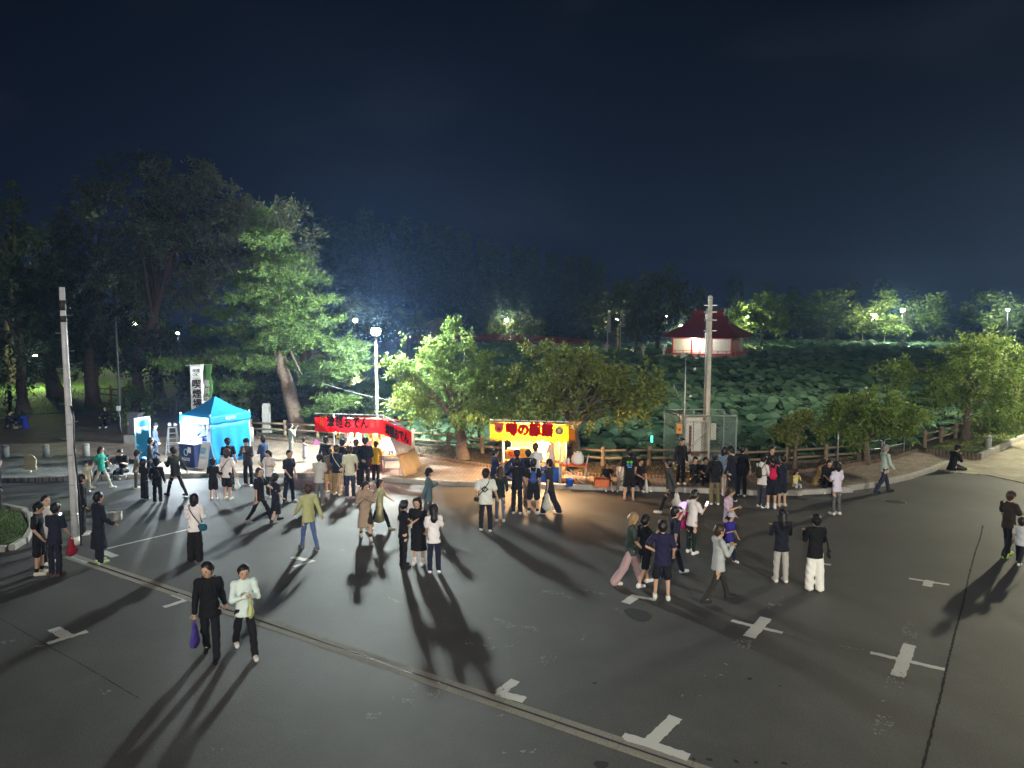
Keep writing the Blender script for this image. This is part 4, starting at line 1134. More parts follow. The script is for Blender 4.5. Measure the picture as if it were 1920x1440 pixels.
MB().box(c0 + U * .36 - sn * .24, (1.9, .02, .70), math.atan2(sd.y, sd.x)).build("counter_skirt", mat("red_skirt", "#7a1512", .8, .2), st)
for u_ in (.45, 1.55):
    q = SA + sd * u_ + sn * .50 + U * 1.74
    MB().lathe([(.018, .10), (.022, .05), (.05, .0), (.055, -.05), (.03, -.09), (.003, -.10)], 10, q).build("light_bulb", glow_mat("bulb_white", (1.0, .95, .86), 55), st, True)
    lamp_light("stall_bulb_light", q, 1100, (1.0, .90, .76), .07, st)
for k, u_ in enumerate((.35, .95)):
    pt = empty("oden_pot", c0 + sd * (u_ - .95) + U * .765, math.atan2(sd.y, sd.x), label=("square steel oden pot at the left end of the red stall counter", "square steel oden pot in the middle of the red stall counter")[k], cat="pot", group="oden pots")
    pb = MB(); pb.box((0, 0, .08), (.42, .40, .16)); pb.build("pan", INOX, pt)
    mb = MB()
    for a in range(9):
        mb.lathe([(.01, .0), (.045, .01), (.05, .04), (.02, .06)], 8, (-.13 + .13 * (a % 3), -.13 + .13 * (a // 3), .158))
    mb.build("stew", mat("oden_food", "#b8743a", .5, .4, 12), pt, True)
bw = empty("bowl_stack", c0 + sd * .62 + U * .765, label="stack of white bowls at the right end of the red stall counter", cat="bowls")
for k in range(4):
    MB().lathe([(.03, 0), (.04, .005), (.075, .05), (.07, .05), (.035, .012)], 12, (0, 0, k * .025)).build("bowl", WHITE, bw, True)
for k, w_ in enumerate(("大根", "玉子", "豆腐", "竹輪", "牛筋", "昆布")):
    q = SA + sd * (.12 + .34 * k) + sn * .10 + U * 1.42
    ms_ = MB().box(q, (.13, .006, .34), math.atan2(sd.y, sd.x)).build("menu_strip", VINYL if k % 2 else mat("menu_yellow", "#e8c860", .7, .05), st)
    text("menu_lettering", w_[0] + "\n" + w_[1], q - sn * .004, sd, U, .10, .24, REDI if k % 2 else INK, ms_, .02, .002)
for k, (dx, dz, w_) in enumerate(((0, 0, .5), (.03, .36, .46))):
    cb2 = empty("cardboard_box", SA - sd * (.62 - dx) + sn * .9 + U * dz, math.atan2(sd.y, sd.x) + .1 * k, label=("cardboard box on the pavement left of the red stall, lower one", "cardboard box stacked on another left of the red stall")[k], cat="box", group="boxes at the red stall")
    MB().box((0, 0, .178), (w_, .36, .35)).build("box_body", CARD, cb2); MB().box((0, 0, .3545), (.06, .362, .003)).build("tape", mat("packing_tape", "#c8a870", .4, .05), cb2)
# folding table beside the stall
ft = empty("folding_table", SB + sd * .28 - sn * .20 + V3(0, 0, .0), math.atan2(sd.y, sd.x), label="small folding table with wooden top beside the red stall", cat="table")
MB().box((.12, 0, .71), (.85, .5, .03)).build("table_top", PLY, ft)
for x in (-.26, .50):
    for y in (-.2, .2): MB().tube([(x, y, 0), (x, y, .695)], .013, 6).build("leg", GALV, ft, True)
MB().tube([(-.26, -.2, .25), (.50, -.2, .25)], .010, 6).build("stretcher", GALV, ft, True)
for k, (c, x) in enumerate((("#2468b0", .1), ("#d0d0d0", .28), ("#c02020", .0))):
    bt = empty("sauce_bottle", ft.matrix_basis @ V3(x, .05, .727), label=("blue plastic bottle on the small folding table", "white plastic bottle on the small folding table", "red plastic bottle on the small folding table")[k], cat="bottle", group="bottles on the folding table")
    MB().lathe([(.03, 0), (.034, .01), (.034, .12), (.014, .16), (.014, .17)], 10).build("bottle_body", mat("bottle_%d" % k, c, .35, .05), bt, True)
    MB().lathe([(.016, .165), (.016, .19), (.005, .21)], 8).build("cap", WHITE, bt, True)

# ---------------------------------------------------------------- yellow pork bun stall

TA = V3(-.32, 25.25, .15); TB = V3(1.70, 24.85, .15)
td = (TB - TA).normalized(); tn = V3(-td.y, td.x, 0); ta_ = math.atan2(td.y, td.x)
s2 = empty("food_stall", (0, 0, 0), label="pork bun stall with a scalloped yellow banner and fat red letters", cat="food stall", group="food stalls on the pavement")
pm2 = MB().tube([(0, 0, 0), (0, 0, 2.15)], 0.045, 10).mesh("post", VINYL, True)
for q in (TA, TB): link("post", pm2, s2, q, scl=(1, 1, .93))
for q in (TA + tn * 1.7, TB + tn * 1.7): link("post", pm2, s2, q, scl=(1, 1, .72))
g1 = [[TA + td * (-.38 + 2.8 * i / 8) + tn * (-.32 + 2.2 * j / 5) + U * (2.16 - .075 * j + .015 * math.sin(i * 1.7)) for j in range(6)] for i in range(9)]
MB().sheet(g1, .01, U).build("roof_sheet", mat("yellow_roof_sheet", "#d8a83a", .65, .15, 2), s2, True)
fa = TA - td * .40 - tn * .34; fb = TB + td * .34 - tn * .34
bn = banner("front_banner", fa, fb, 1.62, 2.23, YELLOW, s2, 3, .008, n=66, scallop=.09, nscal=11, th=0)
BL = (fb - fa); BL.z = 0; bl = BL.length
hem = MB(); pts = []
for i in range(89):
    t = i / 88; pts.append(fa + td * (bl * t) - tn * .012 + U * (1.675 + .09 * abs(math.sin(math.pi * t * 11)) - .15))
hem.tube(pts, .011, 5).build("hem_cord", INK, bn, True)
base = fa - tn * .035
text("banner_lettering_edge", "噂の豚饅", base + td * (bl * .51) + U * 1.945, td, U, 1.64, .46, DRED, bn, .065, .004)
text("banner_lettering", "噂の豚饅", base + td * (bl * .51) + U * 1.945 - tn * .008, td, U, 1.62, .44, REDI, bn, .038, .004)
pig = base + td * .33 + U * 1.96
def disc(mb, c, rx, rz, dep, n=20):
    P = [c - tn * dep] + [c + td * (rx * math.cos(6.2832 * k / n)) + U * (rz * math.sin(6.2832 * k / n)) - tn * dep for k in range(n)]
    mb.add(P, [(0, 1 + k, 1 + (k + 1) % n) for k in range(n)])
pe = MB(); disc(pe, pig, .165, .17, .002); disc(pe, pig + td * -.13 + U * .15, .055, .06, .003); disc(pe, pig + td * .13 + U * .15, .055, .06, .003)
pe.build("pig_emblem", mat("pig_pink", "#c2504e", .7, .05), bn)
pe = MB(); disc(pe, pig - U * .03, .075, .06, .006); pe.build("pig_snout", mat("pig_snout", "#a01030", .7, .05), bn)
pe = MB(); disc(pe, pig + td * -.06 + U * .06, .018, .018, .006, 10); disc(pe, pig + td * .06 + U * .06, .018, .018, .006, 10); disc(pe, pig + td * -.025 - U * .03, .012, .022, .009, 8); disc(pe, pig + td * .025 - U * .03, .012, .022, .009, 8); pe.build("pig_eye_marks", INK, bn)
em = base + td * (bl - .32) + U * 1.93
pe = MB(); disc(pe, em, .15, .14, .002); pe.build("round_emblem", mat("emblem_grey", "#8d8878", .7, .3, 14), bn)
pe = MB(); disc(pe, em, .115, .105, .005); pe.build("round_emblem_centre", mat("emblem_dark", "#6d6a60", .7, .3, 18), bn)
text("emblem_lettering", "豚", em - tn * .006, td, U, .12, .13, mat("emblem_light", "#d8c88a", .7, 0), bn, .02, .006)
banner("side_valance", TB + td * .34 - tn * .34, TB + td * .34 + tn * 1.75, 1.72, 2.16, YELLOW, s2, 2, .02, n=24, scallop=.08, nscal=8, dz=.36)
banner("side_valance", TA - td * .40 - tn * .34, TA - td * .40 + tn * 1.75, 1.72, 2.16, YELLOW, s2, 2, .02, n=24, scallop=.08, nscal=8, dz=.36)
for k in range(9):
    q = fa + td * (bl * (k + .5) / 9) + U * 2.25
    MB().tube([q - tn * .03, q + tn * .03 + U * .02], .018, 6).build("banner_clip", DARK, bn)
MB().tube([fa + U * 2.245, fb + U * 2.245], .02, 8).build("banner_pole", VINYL, s2, True)
banner("back_sheet", TA + tn * 1.66, TB + tn * 1.66, .15, 1.74, mat("ochre_sheet", "#c79a4a", .7, .2, 3), s2, 3, .03)
MB().box(TA + td * .85 + tn * 1.55 + U * 1.45, (1.3, .012, .26), ta_).build("yellow_sign", mat("sign_yellow", "#ffd400", .6, .1), s2)
MB().box(TA + td * 1.02 + tn * .30 + U * .72, (2.0, .60, .04), ta_).build("counter", PLY, s2)
banner("counter_skirt", TA + td * .02, TA + td * 2.02, .12, .71, BLUEC, s2, 5, .03)
for k, u_ in enumerate((.55, 1.45)):
    q = TA + td * u_ + tn * .22 + U * 1.72
    MB().lathe([(.018, .10), (.022, .05), (.05, .0), (.055, -.05), (.03, -.09), (.003, -.10)], 10, q).build("light_bulb", glow_mat("bulb_warm", (1.0, .78, .48), 60), s2, True)
    lamp_light("stall_bulb_light", q, 1700, (1.0, .62, .30), .07, s2)
# goods on the counter
for k, (u_, w_, h_, z_) in enumerate([(.30, .50, .16, .74), (.30, .48, .16, .905), (.78, .42, .14, .74), (.78, .42, .14, .885), (.78, .40, .14, 1.03)]):
    q = TA + td * u_ + tn * .36 + U * (z_ - .0)
    sb = empty("steamer_box", q, ta_ + rnd.uniform(-.05, .05), label="wooden bun steamer tray at the yellow stall, %s" % ("bottom of the pair by the post", "top of the pair by the post", "bottom of the stack of three", "middle of the stack of three", "top of the stack of three")[k], cat="steamer", group="steamer trays")
    mb = MB(); mb.box((0, -.2, h_ / 2), (w_, .02, h_)); mb.box((0, .2, h_ / 2), (w_, .02, h_)); mb.box((-w_ / 2 + .01, 0, h_ / 2), (.02, .38, h_ - .004)); mb.box((w_ / 2 - .01, 0, h_ / 2), (.02, .38, h_ - .004)); mb.build("tray_wall", mat("steamer_wood", "#d9a03c", .6, .25, 8), sb)
    MB().box((0, 0, h_ - .03), (w_ - .03, .38, .02)).build("tray_slat", mat("steamer_slat", "#8a5a20", .7, .2), sb)
mn = empty("menu_sheet", TA + td * .32 + tn * .12 + U * .80, ta_, label="small orange menu sheet with red writing by the left post of the yellow stall", cat="menu")
MB().box((0, 0, .15), (.36, .012, .24)).build("menu_board", mat("menu_orange", "#e08a30", .7, .1), mn)
text("menu_lettering", "豚まん\n一個 300円", (0, -.010, .15), (1, 0, 0), U, .28, .16, REDI, mn, .02, .002)
tr_ = empty("paper_tray", TA + td * .42 + tn * .42 + U * 1.30, ta_, label="long white paper tray lying on the steamer boxes", cat="tray")
MB().lathe([(.10, 0), (.17, .03), (.175, .035), (.15, .03), (.09, .008)], 16).build("tray_dish", WHITE, tr_, True); tr_.scale = (2.0, .9, 1.0); tr_.location.z -= .225
# side table of the yellow stall
s3 = empty("folding_table", V3(2.2, 24.85, .15), ta_, label="orange folding table with crossed steel legs at the yellow stall", cat="table")
MB().box((0, 0, .66), (.98, .55, .05)).build("table_top", mat("orange_top", "#d0602a", .55, .15), s3)
for x in (-.42, .42):
    for y in (-.22, .22): MB().tube([(x, y, 0), (x, y, .64)], .014, 6).build("leg", GALV, s3, True)
for y in (-.24, .24):
    MB().tube([(-.40, y, .60), (.36, y, .05)], .013, 6).build("brace", VINYL, s3, True)
MB().tube([(.44, -.22, .64), (.50, -.22, 1.0), (.50, .22, 1.0), (.44, .22, .64)], .014, 6).build("end_rail", VINYL, s3, True)
sk = empty("white_sack", V3(2.33, 24.86, .835), label="bulging white plastic sack on the orange folding table", cat="sack")
mb = MB(); mb.lathe([(.16, 0), (.22, .05), (.235, .18), (.21, .30), (.13, .37), (.16, .42), (.10, .41)], 14)
mb.v = [(x * (1 + .06 * math.sin(z * 30 + x * 20)), y * (1 + .05 * math.sin(z * 24 + y * 25)), z) for x, y, z in mb.v]; mb.build("sack_body", VINYL, sk, True); MB().lathe([(.04, .40), (.05, .44), (.01, .46)], 8).build("sack_knot", VINYL, sk, True)
for k in range(2):
    bt = empty("sauce_bottle", V3(1.86 + .14 * k, 24.83, .835), label=("white squeeze bottle nearest the post on the orange table", "white squeeze bottle next to the sack on the orange table")[k], cat="bottle", group="bottles on the orange table")
    MB().lathe([(.045, 0), (.05, .01), (.05, .17), (.02, .21), (.018, .23)], 10).build("bottle_body", VINYL, bt, True); MB().lathe([(.02, .225), (.012, .27), (.004, .29)], 8).build("nozzle", mat("nozzle_red", "#c03020", .5, 0), bt, True)
bu = empty("bucket", V3(2.01, 24.40, .15), label="blue plastic bucket on the pavement under the orange table", cat="bucket")
MB().lathe([(.11, 0), (.145, .24), (.155, .25), (.14, .25), (.105, .02)], 16).build("bucket_body", mat("blue_plastic", "#1a50c8", .4, .05), bu, True)
MB().tube([(.15 * math.cos(a), 0.02, .25 + .10 * math.sin(a)) for a in [math.pi * k / 8 for k in range(9)]], .006, 5).build("bucket_handle", GALV, bu, True)
kb = empty("storage_crate", V3(3.12, 24.32, .15), label="orange plastic crate on the pavement edge beside the seated boy", cat="crate")
mb = MB(); mb.box((0, 0, .02), (.5, .34, .03))
for y in (-.165, .165): mb.box((0, y, .15), (.5, .02, .22))
for x in (-.245, .245): mb.box((x, 0, .15), (.02, .30, .22))
mb.build("crate_body", mat("crate_orange", "#c8683a", .5, .1), kb); MB().box((0, 0, .27), (.52, .37, .02)).build("crate_rim", mat("crate_orange2", "#b05528", .5, .1), kb)

# ---------------------------------------------------------------- blue canopy
BLUE = mat("blue_canopy_cloth", "#107cbc", .6, .12, 2, .25, 5)
NAVY = mat("navy_panel", "#1b2350", .6, .08)
PC = V3(-11.92, 27.78, .15); PL = PC + V3(-.89, .45, 0) * 1.68; PR = PC + V3(.47, .88, 0) * 1.95; PB = PL + (PR - PC)
cn = empty("canopy_tent", (0, 0, 0), label="bright blue pop-up canopy with pointed roof and white letters on its valance", cat="canopy")
for q in (PC, PL, PR, PB): link("leg", MB().bar((0, 0, 0), (0, 0, 2.05), .04, .04).mesh("leg", VINYL), cn, q)
ctr = (PC + PB) / 2; ap = V3(ctr.x, ctr.y, 2.82)
ez = 2.12
def roof_side(a, b, name):
    n = 9; grid = []
    for i in range(n + 1):
        s = i / n; row = []
        for j in range(7):
            t = j / 6; e_ = a.lerp(b, t); e_ = V3(e_.x, e_.y, ez - .03 * math.sin(math.pi * t))
            p = e_.lerp(ap, s); p.z = e_.z + (ap.z - e_.z) * (s ** 1.35)
            row.append(p)
        grid.append(row)
    return MB().sheet(grid).build(name, BLUE, cn, True)
out = 1.04
EC, EL, ER, EB = [ctr + (q - ctr) * out for q in (PC, PL, PR, PB)]
for a, b in ((EL, EC), (EC, ER), (ER, EB), (EB, EL)): roof_side(a, b, "roof_panel")
vl = banner("valance", EL, EC, 1.80, 2.12, BLUE, cn, 2, .012)
vr = banner("valance", EC, ER, 1.80, 2.12, BLUE, cn, 2, .012)
banner("valance", ER, EB, 1.80, 2.12, BLUE, cn, 2, .012); banner("valance", EB, EL, 1.80, 2.12, BLUE, cn, 2, .012)
dl = (PC - PL).normalized(); nl = V3(dl.y, -dl.x, 0); drr = (PR - PC).normalized(); nr = V3(drr.y, -drr.x, 0)
text("valance_lettering", "IQOS", EL.lerp(EC, .62) * 1 + nl * .02 - U * .15 + U * 1.98, dl, U, .40, .13, VINYL, vl, .02, .006)
text("valance_lettering", "IQOS", EC.lerp(ER, .5) + nr * .02 - U * .15 + U * 1.98, drr, U, .50, .14, VINYL, vr, .02, .006)
# right wall: a full curtain with hanging folds
def curtain(a, b, z0, z1, m, name, folds=7, amp=.05):
    A = V3(a.x, a.y, 0); B = V3(b.x, b.y, 0); d = (B - A).normalized(); nn = V3(d.y, -d.x, 0); n = 56
    grid = [[A.lerp(B, i / n) + nn * (amp * (j / 6) * math.sin(i / n * folds * 6.28 + math.sin(j * .8)) + amp * .5 * math.sin(i / n * 17 + j)) + U * (z1 + (z0 - z1) * j / 6) for j in range(7)] for i in range(n + 1)]
    return MB().sheet(grid, .006, nn * -1).build(name, m, cn, True)
curtain(PC, PR, .17, 1.86, BLUE, "side_curtain", 4, .045)
curtain(PR, PB, .17, 1.86, BLUE, "side_curtain", 4, .045)
curtain(PB, PL, .17, 1.86, mat("white_curtain", (.68, .72, .76), .7, .08), "back_curtain", 4, .03)
curtain(PC - V3(.1, -.05, 0), PC.lerp(PL, .12), .17, 1.86, MATS["white_curtain"], "front_flap", 1, .02)
# working light under the valance
wlp = EL.lerp(EC, .28) + nl * .10 + U * 1.60
wk = empty("work_light", wlp, math.atan2(dl.y, dl.x), label="dazzling white work light clamped under the blue canopy's valance", cat="work light")
MB().box((0, .03, 0), (.20, .05, .14)).build("housing", DARK, wk); MB().box((0, -.008, 0), (.18, .012, .12)).build("led_panel", glow_mat("led_white", (.86, .95, 1.0), 90), wk)
lamp_light("work_light_beam", (0, -.12, -.02), 600, (.80, .92, 1.0), .06, wk)
# counter with the logo panel
kc = PL.lerp(PC, .56) + nl * .32; kr = math.atan2(dl.y, dl.x)
co = empty("reception_counter", (kc.x, kc.y, .15), kr, label="dark navy counter with ring logo and white IQOS letters before the canopy", cat="counter")
MB().box((0, 0, .45), (.86, .42, .90)).build("counter_body", NAVY, co)
MB().box((0, 0, .915), (.92, .48, .03)).build("counter_top", VINYL, co)
ring = [(.10 * math.cos(a) - .05, -.216, .58 + .13 * math.sin(a)) for a in [6.2832 * k / 20 for k in range(21)]]
MB().tube(ring, .016, 5).build("ring_logo", mat("logo_blue", "#9fd8ee", .5, 0), co, True)
text("counter_lettering", "IQOS", (-.05, -.213, .30), (1, 0, 0), U, .42, .13, VINYL, co, .03, .004)
MB().box((.16, -.220, .68), (.18, .006, .22)).build("notice_sheet", WHITE, co)
br = empty("brochure_rack", (kc.x, kc.y, 1.08), kr, label="tilted white rack of sample packs on the navy counter", cat="rack")
MB().box((-.18, .02, .17), (.50, .03, .34), M=Matrix.Rotation(-.35, 3, "X")).build("rack_board", VINYL, br)
for k in range(10):
    MB().box((-.37 + .095 * (k % 5), -.035 + .06 * (k // 5), .10 + .15 * (k // 5)), (.045, .02, .09), M=Matrix.Rotation(-.35, 3, "X")).build("sample_pack", mat("pack_%d" % (k % 3), ("#c8c8d0", "#39435f", "#8a8fa8")[k % 3], .5, 0), br)
# a-board
ab = empty("a_frame_sign", (PC.x + .06, PC.y - .55, .15), R(-28), label="white sandwich board with pale blue writing beside the navy counter", cat="sign")
for s in (1, -1):
    M_ = Matrix.Rotation(s * -.22, 3, "X")
    MB().box((0, s * -.12, .53), (.44, .025, 1.0), M=M_).build("board", VINYL if s > 0 else BLUE, ab)
    MB().bar((-.235, s * -.24, 0), (-.235, s * -.005, 1.06), .025, .025).bar((.235, s * -.24, 0), (.235, s * -.005, 1.06), .025, .025).bar((-.235, s * -.03, 1.06), (.235, s * -.03, 1.06), .025, .025).build("frame", GALV, ab)
text("board_lettering", "IQOS", (0, -.152, .46), (1, 0, 0), (0, .22, 1), .32, .10, mat("pale_blue_ink", "#4aa8cc", .6, 0), ab, .02, .006)
text("board_lettering", "体験会\n開催中", (0, -.128, .74), (1, 0, 0), (0, .22, 1), .30, .26, MATS["pale_blue_ink"], ab, .01, .012)
# stepladder with two floodlights
ldp = V3(-14.67, 30.38, .15)
ld = empty("step_ladder", ldp, R(15), label="grey aluminium stepladder standing beside the blue canopy", cat="ladder")
for s in (1, -1):
    for x in (-1, 1): MB().bar((x * .24, s * .32, 0), (x * .15, s * .03, 1.15), .045, .02).build("rail", GALV, ld)
    for k in range(1, 5 if s < 0 else 3):
        t = k / 5; MB().box((0, s * (.32 - .29 * t), 1.15 * t), (.44 - .16 * t, .06, .025)).build("rung", GALV, ld)
MB().box((0, 0, 1.155), (.32, .14, .03)).build("top_step", GALV, ld)
for k, x in enumerate((-.11, .13)):
    fl = empty("flood_light", ldp + V3(x, 0, 1.17), R(20 - 50 * k), label=("small floodlight on the stepladder, farther from the canopy", "small floodlight on the stepladder, nearer the canopy")[k], cat="floodlight", group="floodlights on the stepladder")
    MB().tube([(-.06, 0, 0), (-.06, 0, .09), (.06, 0, .09), (.06, 0, 0)], .008, 5).build("bracket", GALV, fl)
    MB().lathe([(.03, -.07), (.065, 0), (.07, .06), (.06, .062)], 12).build("head", VINYL, fl, True, (0, 0, .11), (R(70), 0, 0))
# tall narrow flags
def nobori(p, h, w, zb, m, label, letters, ink, rz, top=None):
    f = empty("banner_flag", p, rz, label=label, cat="flag", group="tall flags behind the canopy")
    MB().lathe([(.16, 0), (.16, .06), (.03, .08)], 12).build("base", DARK, f, True)
    MB().tube([(0, 0, .06), (0, 0, h)], [.016, .010], 7).build("pole", VINYL, f, True)
    MB().tube([(-.18, 0, h - .04), (w + .03, 0, h - .02)], .006, 5).build("cross_bar", VINYL, f, True)
    n = 18
    grid = [[V3(.02 + w * j / 4, .05 * math.sin(i * .7 + j * .5) * (.3 + j / 6), h - .05 - (h - .05 - zb) * i / n) for j in range(5)] for i in range(n + 1)]
    fl = MB().sheet(grid, .004, (0, 1, 0)).build("flag_cloth", m, f, True)
    if top: text("flag_small_lettering", top, (.02 + w / 2, -.075, h - .33), (1, 0, 0), U, w * .62, .3, ink, fl, .01, .004)
    for k, c in enumerate(letters):
        text("flag_lettering", c, (.02 + w / 2, -.075, h - .80 - k * w * .86), (1, 0, 0), U, w * .72, w * .74, ink, fl, .05, .004)
fx = PL + V3(.12, .75, 0)
nobori((fx.x, fx.y, .1), 4.0, .47, 2.0, mat("pale_flag", (.62, .64, .60), .7, .12), "tall pale flag with four dark characters meaning smoking area", "喫煙場所", mat("flag_ink", "#2a2024", .7, 0), R(6), "喫煙\nOK")
nobori((fx.x + .35, fx.y + .45, .1), 4.0, .40, 2.0, mat("green_flag", "#5a8f50", .7, .15), "tall green-edged flag behind the pale flag", "無料体験", WHITE, R(-20))
# thin blue sign panel
bp2 = empty("sign_stand", (-14.93, 28.41, .15), R(62), label="slim upright blue sign panel left of the man in a dark cap", cat="sign")
MB().box((0, 0, .93), (.60, .03, 1.75)).build("panel", mat("sign_blue", "#2a8ab8", .5, .15, 3), bp2)
MB().bar((-.32, 0, 0), (-.32, 0, 1.86), .04, .05).bar((.32, 0, 0), (.32, 0, 1.86), .04, .05).bar((-.32, 0, 1.84), (.32, 0, 1.84), .03, .05).build("frame", mat("sign_rim", "#bfe2ee", .5, .05), bp2)
MB().box((-.32, 0, .015), (.06, .5, .03)).box((.32, 0, .015), (.06, .5, .03)).build("foot", GALV, bp2)
text("panel_lettering", "加熱式たばこ\n専用", (0, -.02, 1.35), (1, 0, 0), U, .45, .3, VINYL, bp2, .01, .002)

# ---------------------------------------------------------------- poles and cabinets
up = empty("utility_pole", (-11.53, 18.34, 0), label="grey steel utility pole with step bolts beside the group of boys", cat="utility pole", group="utility poles")
POLEM = mat("pole_grey", (.56, .57, .60), .5, .25, 3, .2, 30)
MB().tube([(0, 0, -.05), (0, 0, 2.5), (0, 0, 5), (0, 0, 6.75)], [.095, .084, .074, .066], 14).build("shaft", POLEM, up, True)
for z0, z1 in ((5.86, 6.02), (6.16, 6.42)):
    MB().lathe([(.078, z0), (.078, z1), (.07, z1)], 14).build("dark_band", DARK, up, True)
MB().lathe([(.099, .02), (.099, .22), (.09, .22)], 14).build("base_band", WHITE, up, True)
for k in range(10):
    z = 1.9 + k * .46; s = 1 if k % 2 else -1
    MB().tube([(s * .07, 0, z), (s * .22, 0, z), (s * .225, 0, z + .02)], .009, 5).build("step_bolt", GALV, up)
MB().tube([(.09, -.05, 3.7), (.15, -.06, 3.4), (.12, -.05, 2.6), (.17, -.07, 1.8), (.20, -.07, 1.0), (.17, -.06, .3), (.16, -.05, .0)], .022, 7).build("cable", BLACK, up, True)
for z in (.8, 1.6, 2.4, 3.2):
    MB().lathe([(.093, z), (.093, z + .03), (.08, z + .03)], 14).build("clamp", GALV, up, True)
cb_ = empty("concrete_block", (-11.87, 20.66, 0), R(20), label="rough concrete block on the asphalt behind the man in a navy coat", cat="block")
mb = bev_box(.5, .28, .24, .03); mb.build("block_body", CONCRETE, cb_); MB().tube([(-.1, 0, .23), (-.1, 0, .28), (.1, 0, .28), (.1, 0, .23)], .01, 5).build("lifting_loop", DARK, cb_)

u2 = empty("utility_pole", (7.42, 26.75, .15), label="tall pale concrete utility pole inside the wire cage", cat="utility pole", group="utility poles")
MB().tube([(0, 0, 0), (0, 0, 3.3), (0, 0, 6.6)], [.106, .094, .082], 16).build("shaft", mat("pole_concrete", (.46, .44, .38), .8, .2, 4, .3, 40), u2, True)
MB().tube([(-.15, -.05, 2.0), (-.14, -.05, 4.5), (-.13, -.05, 6.2)], .028, 7).build("conduit", GALV, u2, True)
MB().lathe([(.085, 6.56), (.08, 6.66), (.02, 6.70)], 14).build("cap", GALV, u2, True)
for z in (5.35, 5.75, 6.05, 6.3):
    MB().lathe([(.097, z), (.097, z + .04), (.08, z + .04)], 14).build("clamp", GALV, u2, True)
    MB().bar((-.22, 0, z + .02), (.26, 0, z + .02), .03, .03).build("bracket", GALV, u2)
for z in (5.9, 5.2):
    MB().box((-.14, -.1, z), (.09, .09, .2)).build("fuse_box", mat("fuse_grey", (.5, .5, .48), .6, .1), u2)
MB().box((.22, .0, 1.55), (.20, .16, .62)).build("meter_box", mat("meter_cream", (.50, .49, .42), .6, .12), u2)
# cage
cg = empty("wire_cage", (6.4, 26.4, .15), label="green chain-link cage around the white electric cabinet", cat="cage")
GREEN = mat("cage_green", "#83948f", .5, .15, 4)
q0 = V3(0, 0, 0); q1 = V3(2.02, 0, 0); q2 = V3(2.1, 1.85, 0); q3 = V3(-.28, 1.9, 0)
for q in (q0, V3(1.02, 0, 0), q1, q2, q3, V3(.9, 1.88, 0)): link("post", MB().tube([(0, 0, 0), (0, 0, 2.22)], .028, 8).mesh("post", GREEN, True), cg, q)
def chain(a, b, z0=.08, z1=2.12):
    d = (b - a); L_ = d.length; d.normalize(); mb = MB(); pitch = .125; H_ = z1 - z0
    s = -H_
    while s < L_:
        for sg in (1, -1):
            pts = []
            if sg > 0: u0, v0, u1, v1 = s, 0, s + H_, H_
            else: u0, v0, u1, v1 = s, H_, s + H_, 0
            t0 = max(0, (0 - u0) / H_); t1 = min(1, (L_ - u0) / H_)
            if t1 > t0:
                A = a + d * (u0 + H_ * t0) + U * (z0 + v0 + (v1 - v0) * t0); B = a + d * (u0 + H_ * t1) + U * (z0 + v0 + (v1 - v0) * t1)
                mb.tube([A, B], .0036, 3, False)
        s += pitch
    mb.build("chain_link", GREEN, cg)
for a, b in ((q0, V3(1.02, 0, 0)), (V3(1.02, 0, 0), q1), (q1, q2), (q2, q3), (q3, q0)):
    chain(a, b)
    MB().tube([a + U * 2.2, b + U * 2.2], .026, 7).build("top_rail", GREEN, cg, True); MB().tube([a + U * .06, b + U * .06], .02, 7).build("bottom_rail", GREEN, cg, True)
GATE = mat("gate_brown", "#6a4a38", .6, .2)
MB().tube([(.06, -.05, .1), (.06, -.05, 2.0), (.98, -.05, 2.0), (.98, -.05, .1), (.06, -.05, .1)], .022, 7).tube([(.06, -.05, .75), (.98, -.05, 1.75)], .016, 6).tube([(.98, -.05, .75), (.06, -.05, .1)], .016, 6).build("gate", mat("gate_cream", "#b5a98a", .6, .2), cg, True)
MB().box((.5, -.055, .82), (.9, .03, .08)).build("gate_bar", GATE, cg)
eb = empty("electric_cabinet", (6.95, 27.2, .2), label="tall white electric cabinet with brown stains inside the wire cage", cat="cabinet")
MB().box((0, 0, 1.05), (.86, .5, 1.9)).build("cabinet_body", mat("cabinet_white", (.62, .61, .56), .5, .12, 3), eb)
MB().box((0, -.03, 2.03), (.98, .62, .06)).build("cabinet_roof", mat("cabinet_roof", (.60, .58, .52), .5, .1), eb)
MB().box((0, -.265, 1.0), (.015, .02, 1.7)).build("door_gap", DARK, eb)
MB().box((-.34, -.27, 1.0), (.05, .03, .22)).build("door_handle", DARK, eb)
MB().box((-.12, -.262, 1.2), (.10, .008, 1.0)).build("rust_streak", mat("rust", "#6a3d26", .8, .4, 12), eb)
MB().box((.1, -.262, .6), (.34, .008, .2)).build("stain", mat("stain", "#7a6a55", .8, .4, 12), eb)
MB().box((0, 0, .05), (.9, .54, .10)).build("plinth", CONCRETE, eb)
ms = empty("service_mast", (6.42, 26.22, .15), label="thin steel mast with orange junction box at the cage gate", cat="mast")
MB().tube([(0, 0, 0), (0, 0, 3.2), (0, 0, 4.35)], [.035, .03, .012], 8).build("shaft", STEEL, ms, True)
MB().tube([(0, 0, 0), (0, 0, 1.35)], .038, 8).build("rusty_sleeve", GATE, ms, True)
MB().box((-.2, -.02, 1.75), (.22, .14, .38)).build("junction_box", mat("junction_orange", "#c99a58", .6, .1), ms); MB().box((-.2, -.095, 1.72), (.10, .008, .08)).build("warning_label", mat("warning_red", "#c0402a", .6, 0), ms)
MB().tube([(-.2, 0, 1.94), (-.18, 0, 2.3), (-.03, 0, 2.5), (-.02, 0, 3.2), (-.12, 0, 3.35), (-.28, 0, 3.38)], .012, 6).build("service_cable", BLACK, ms, True)
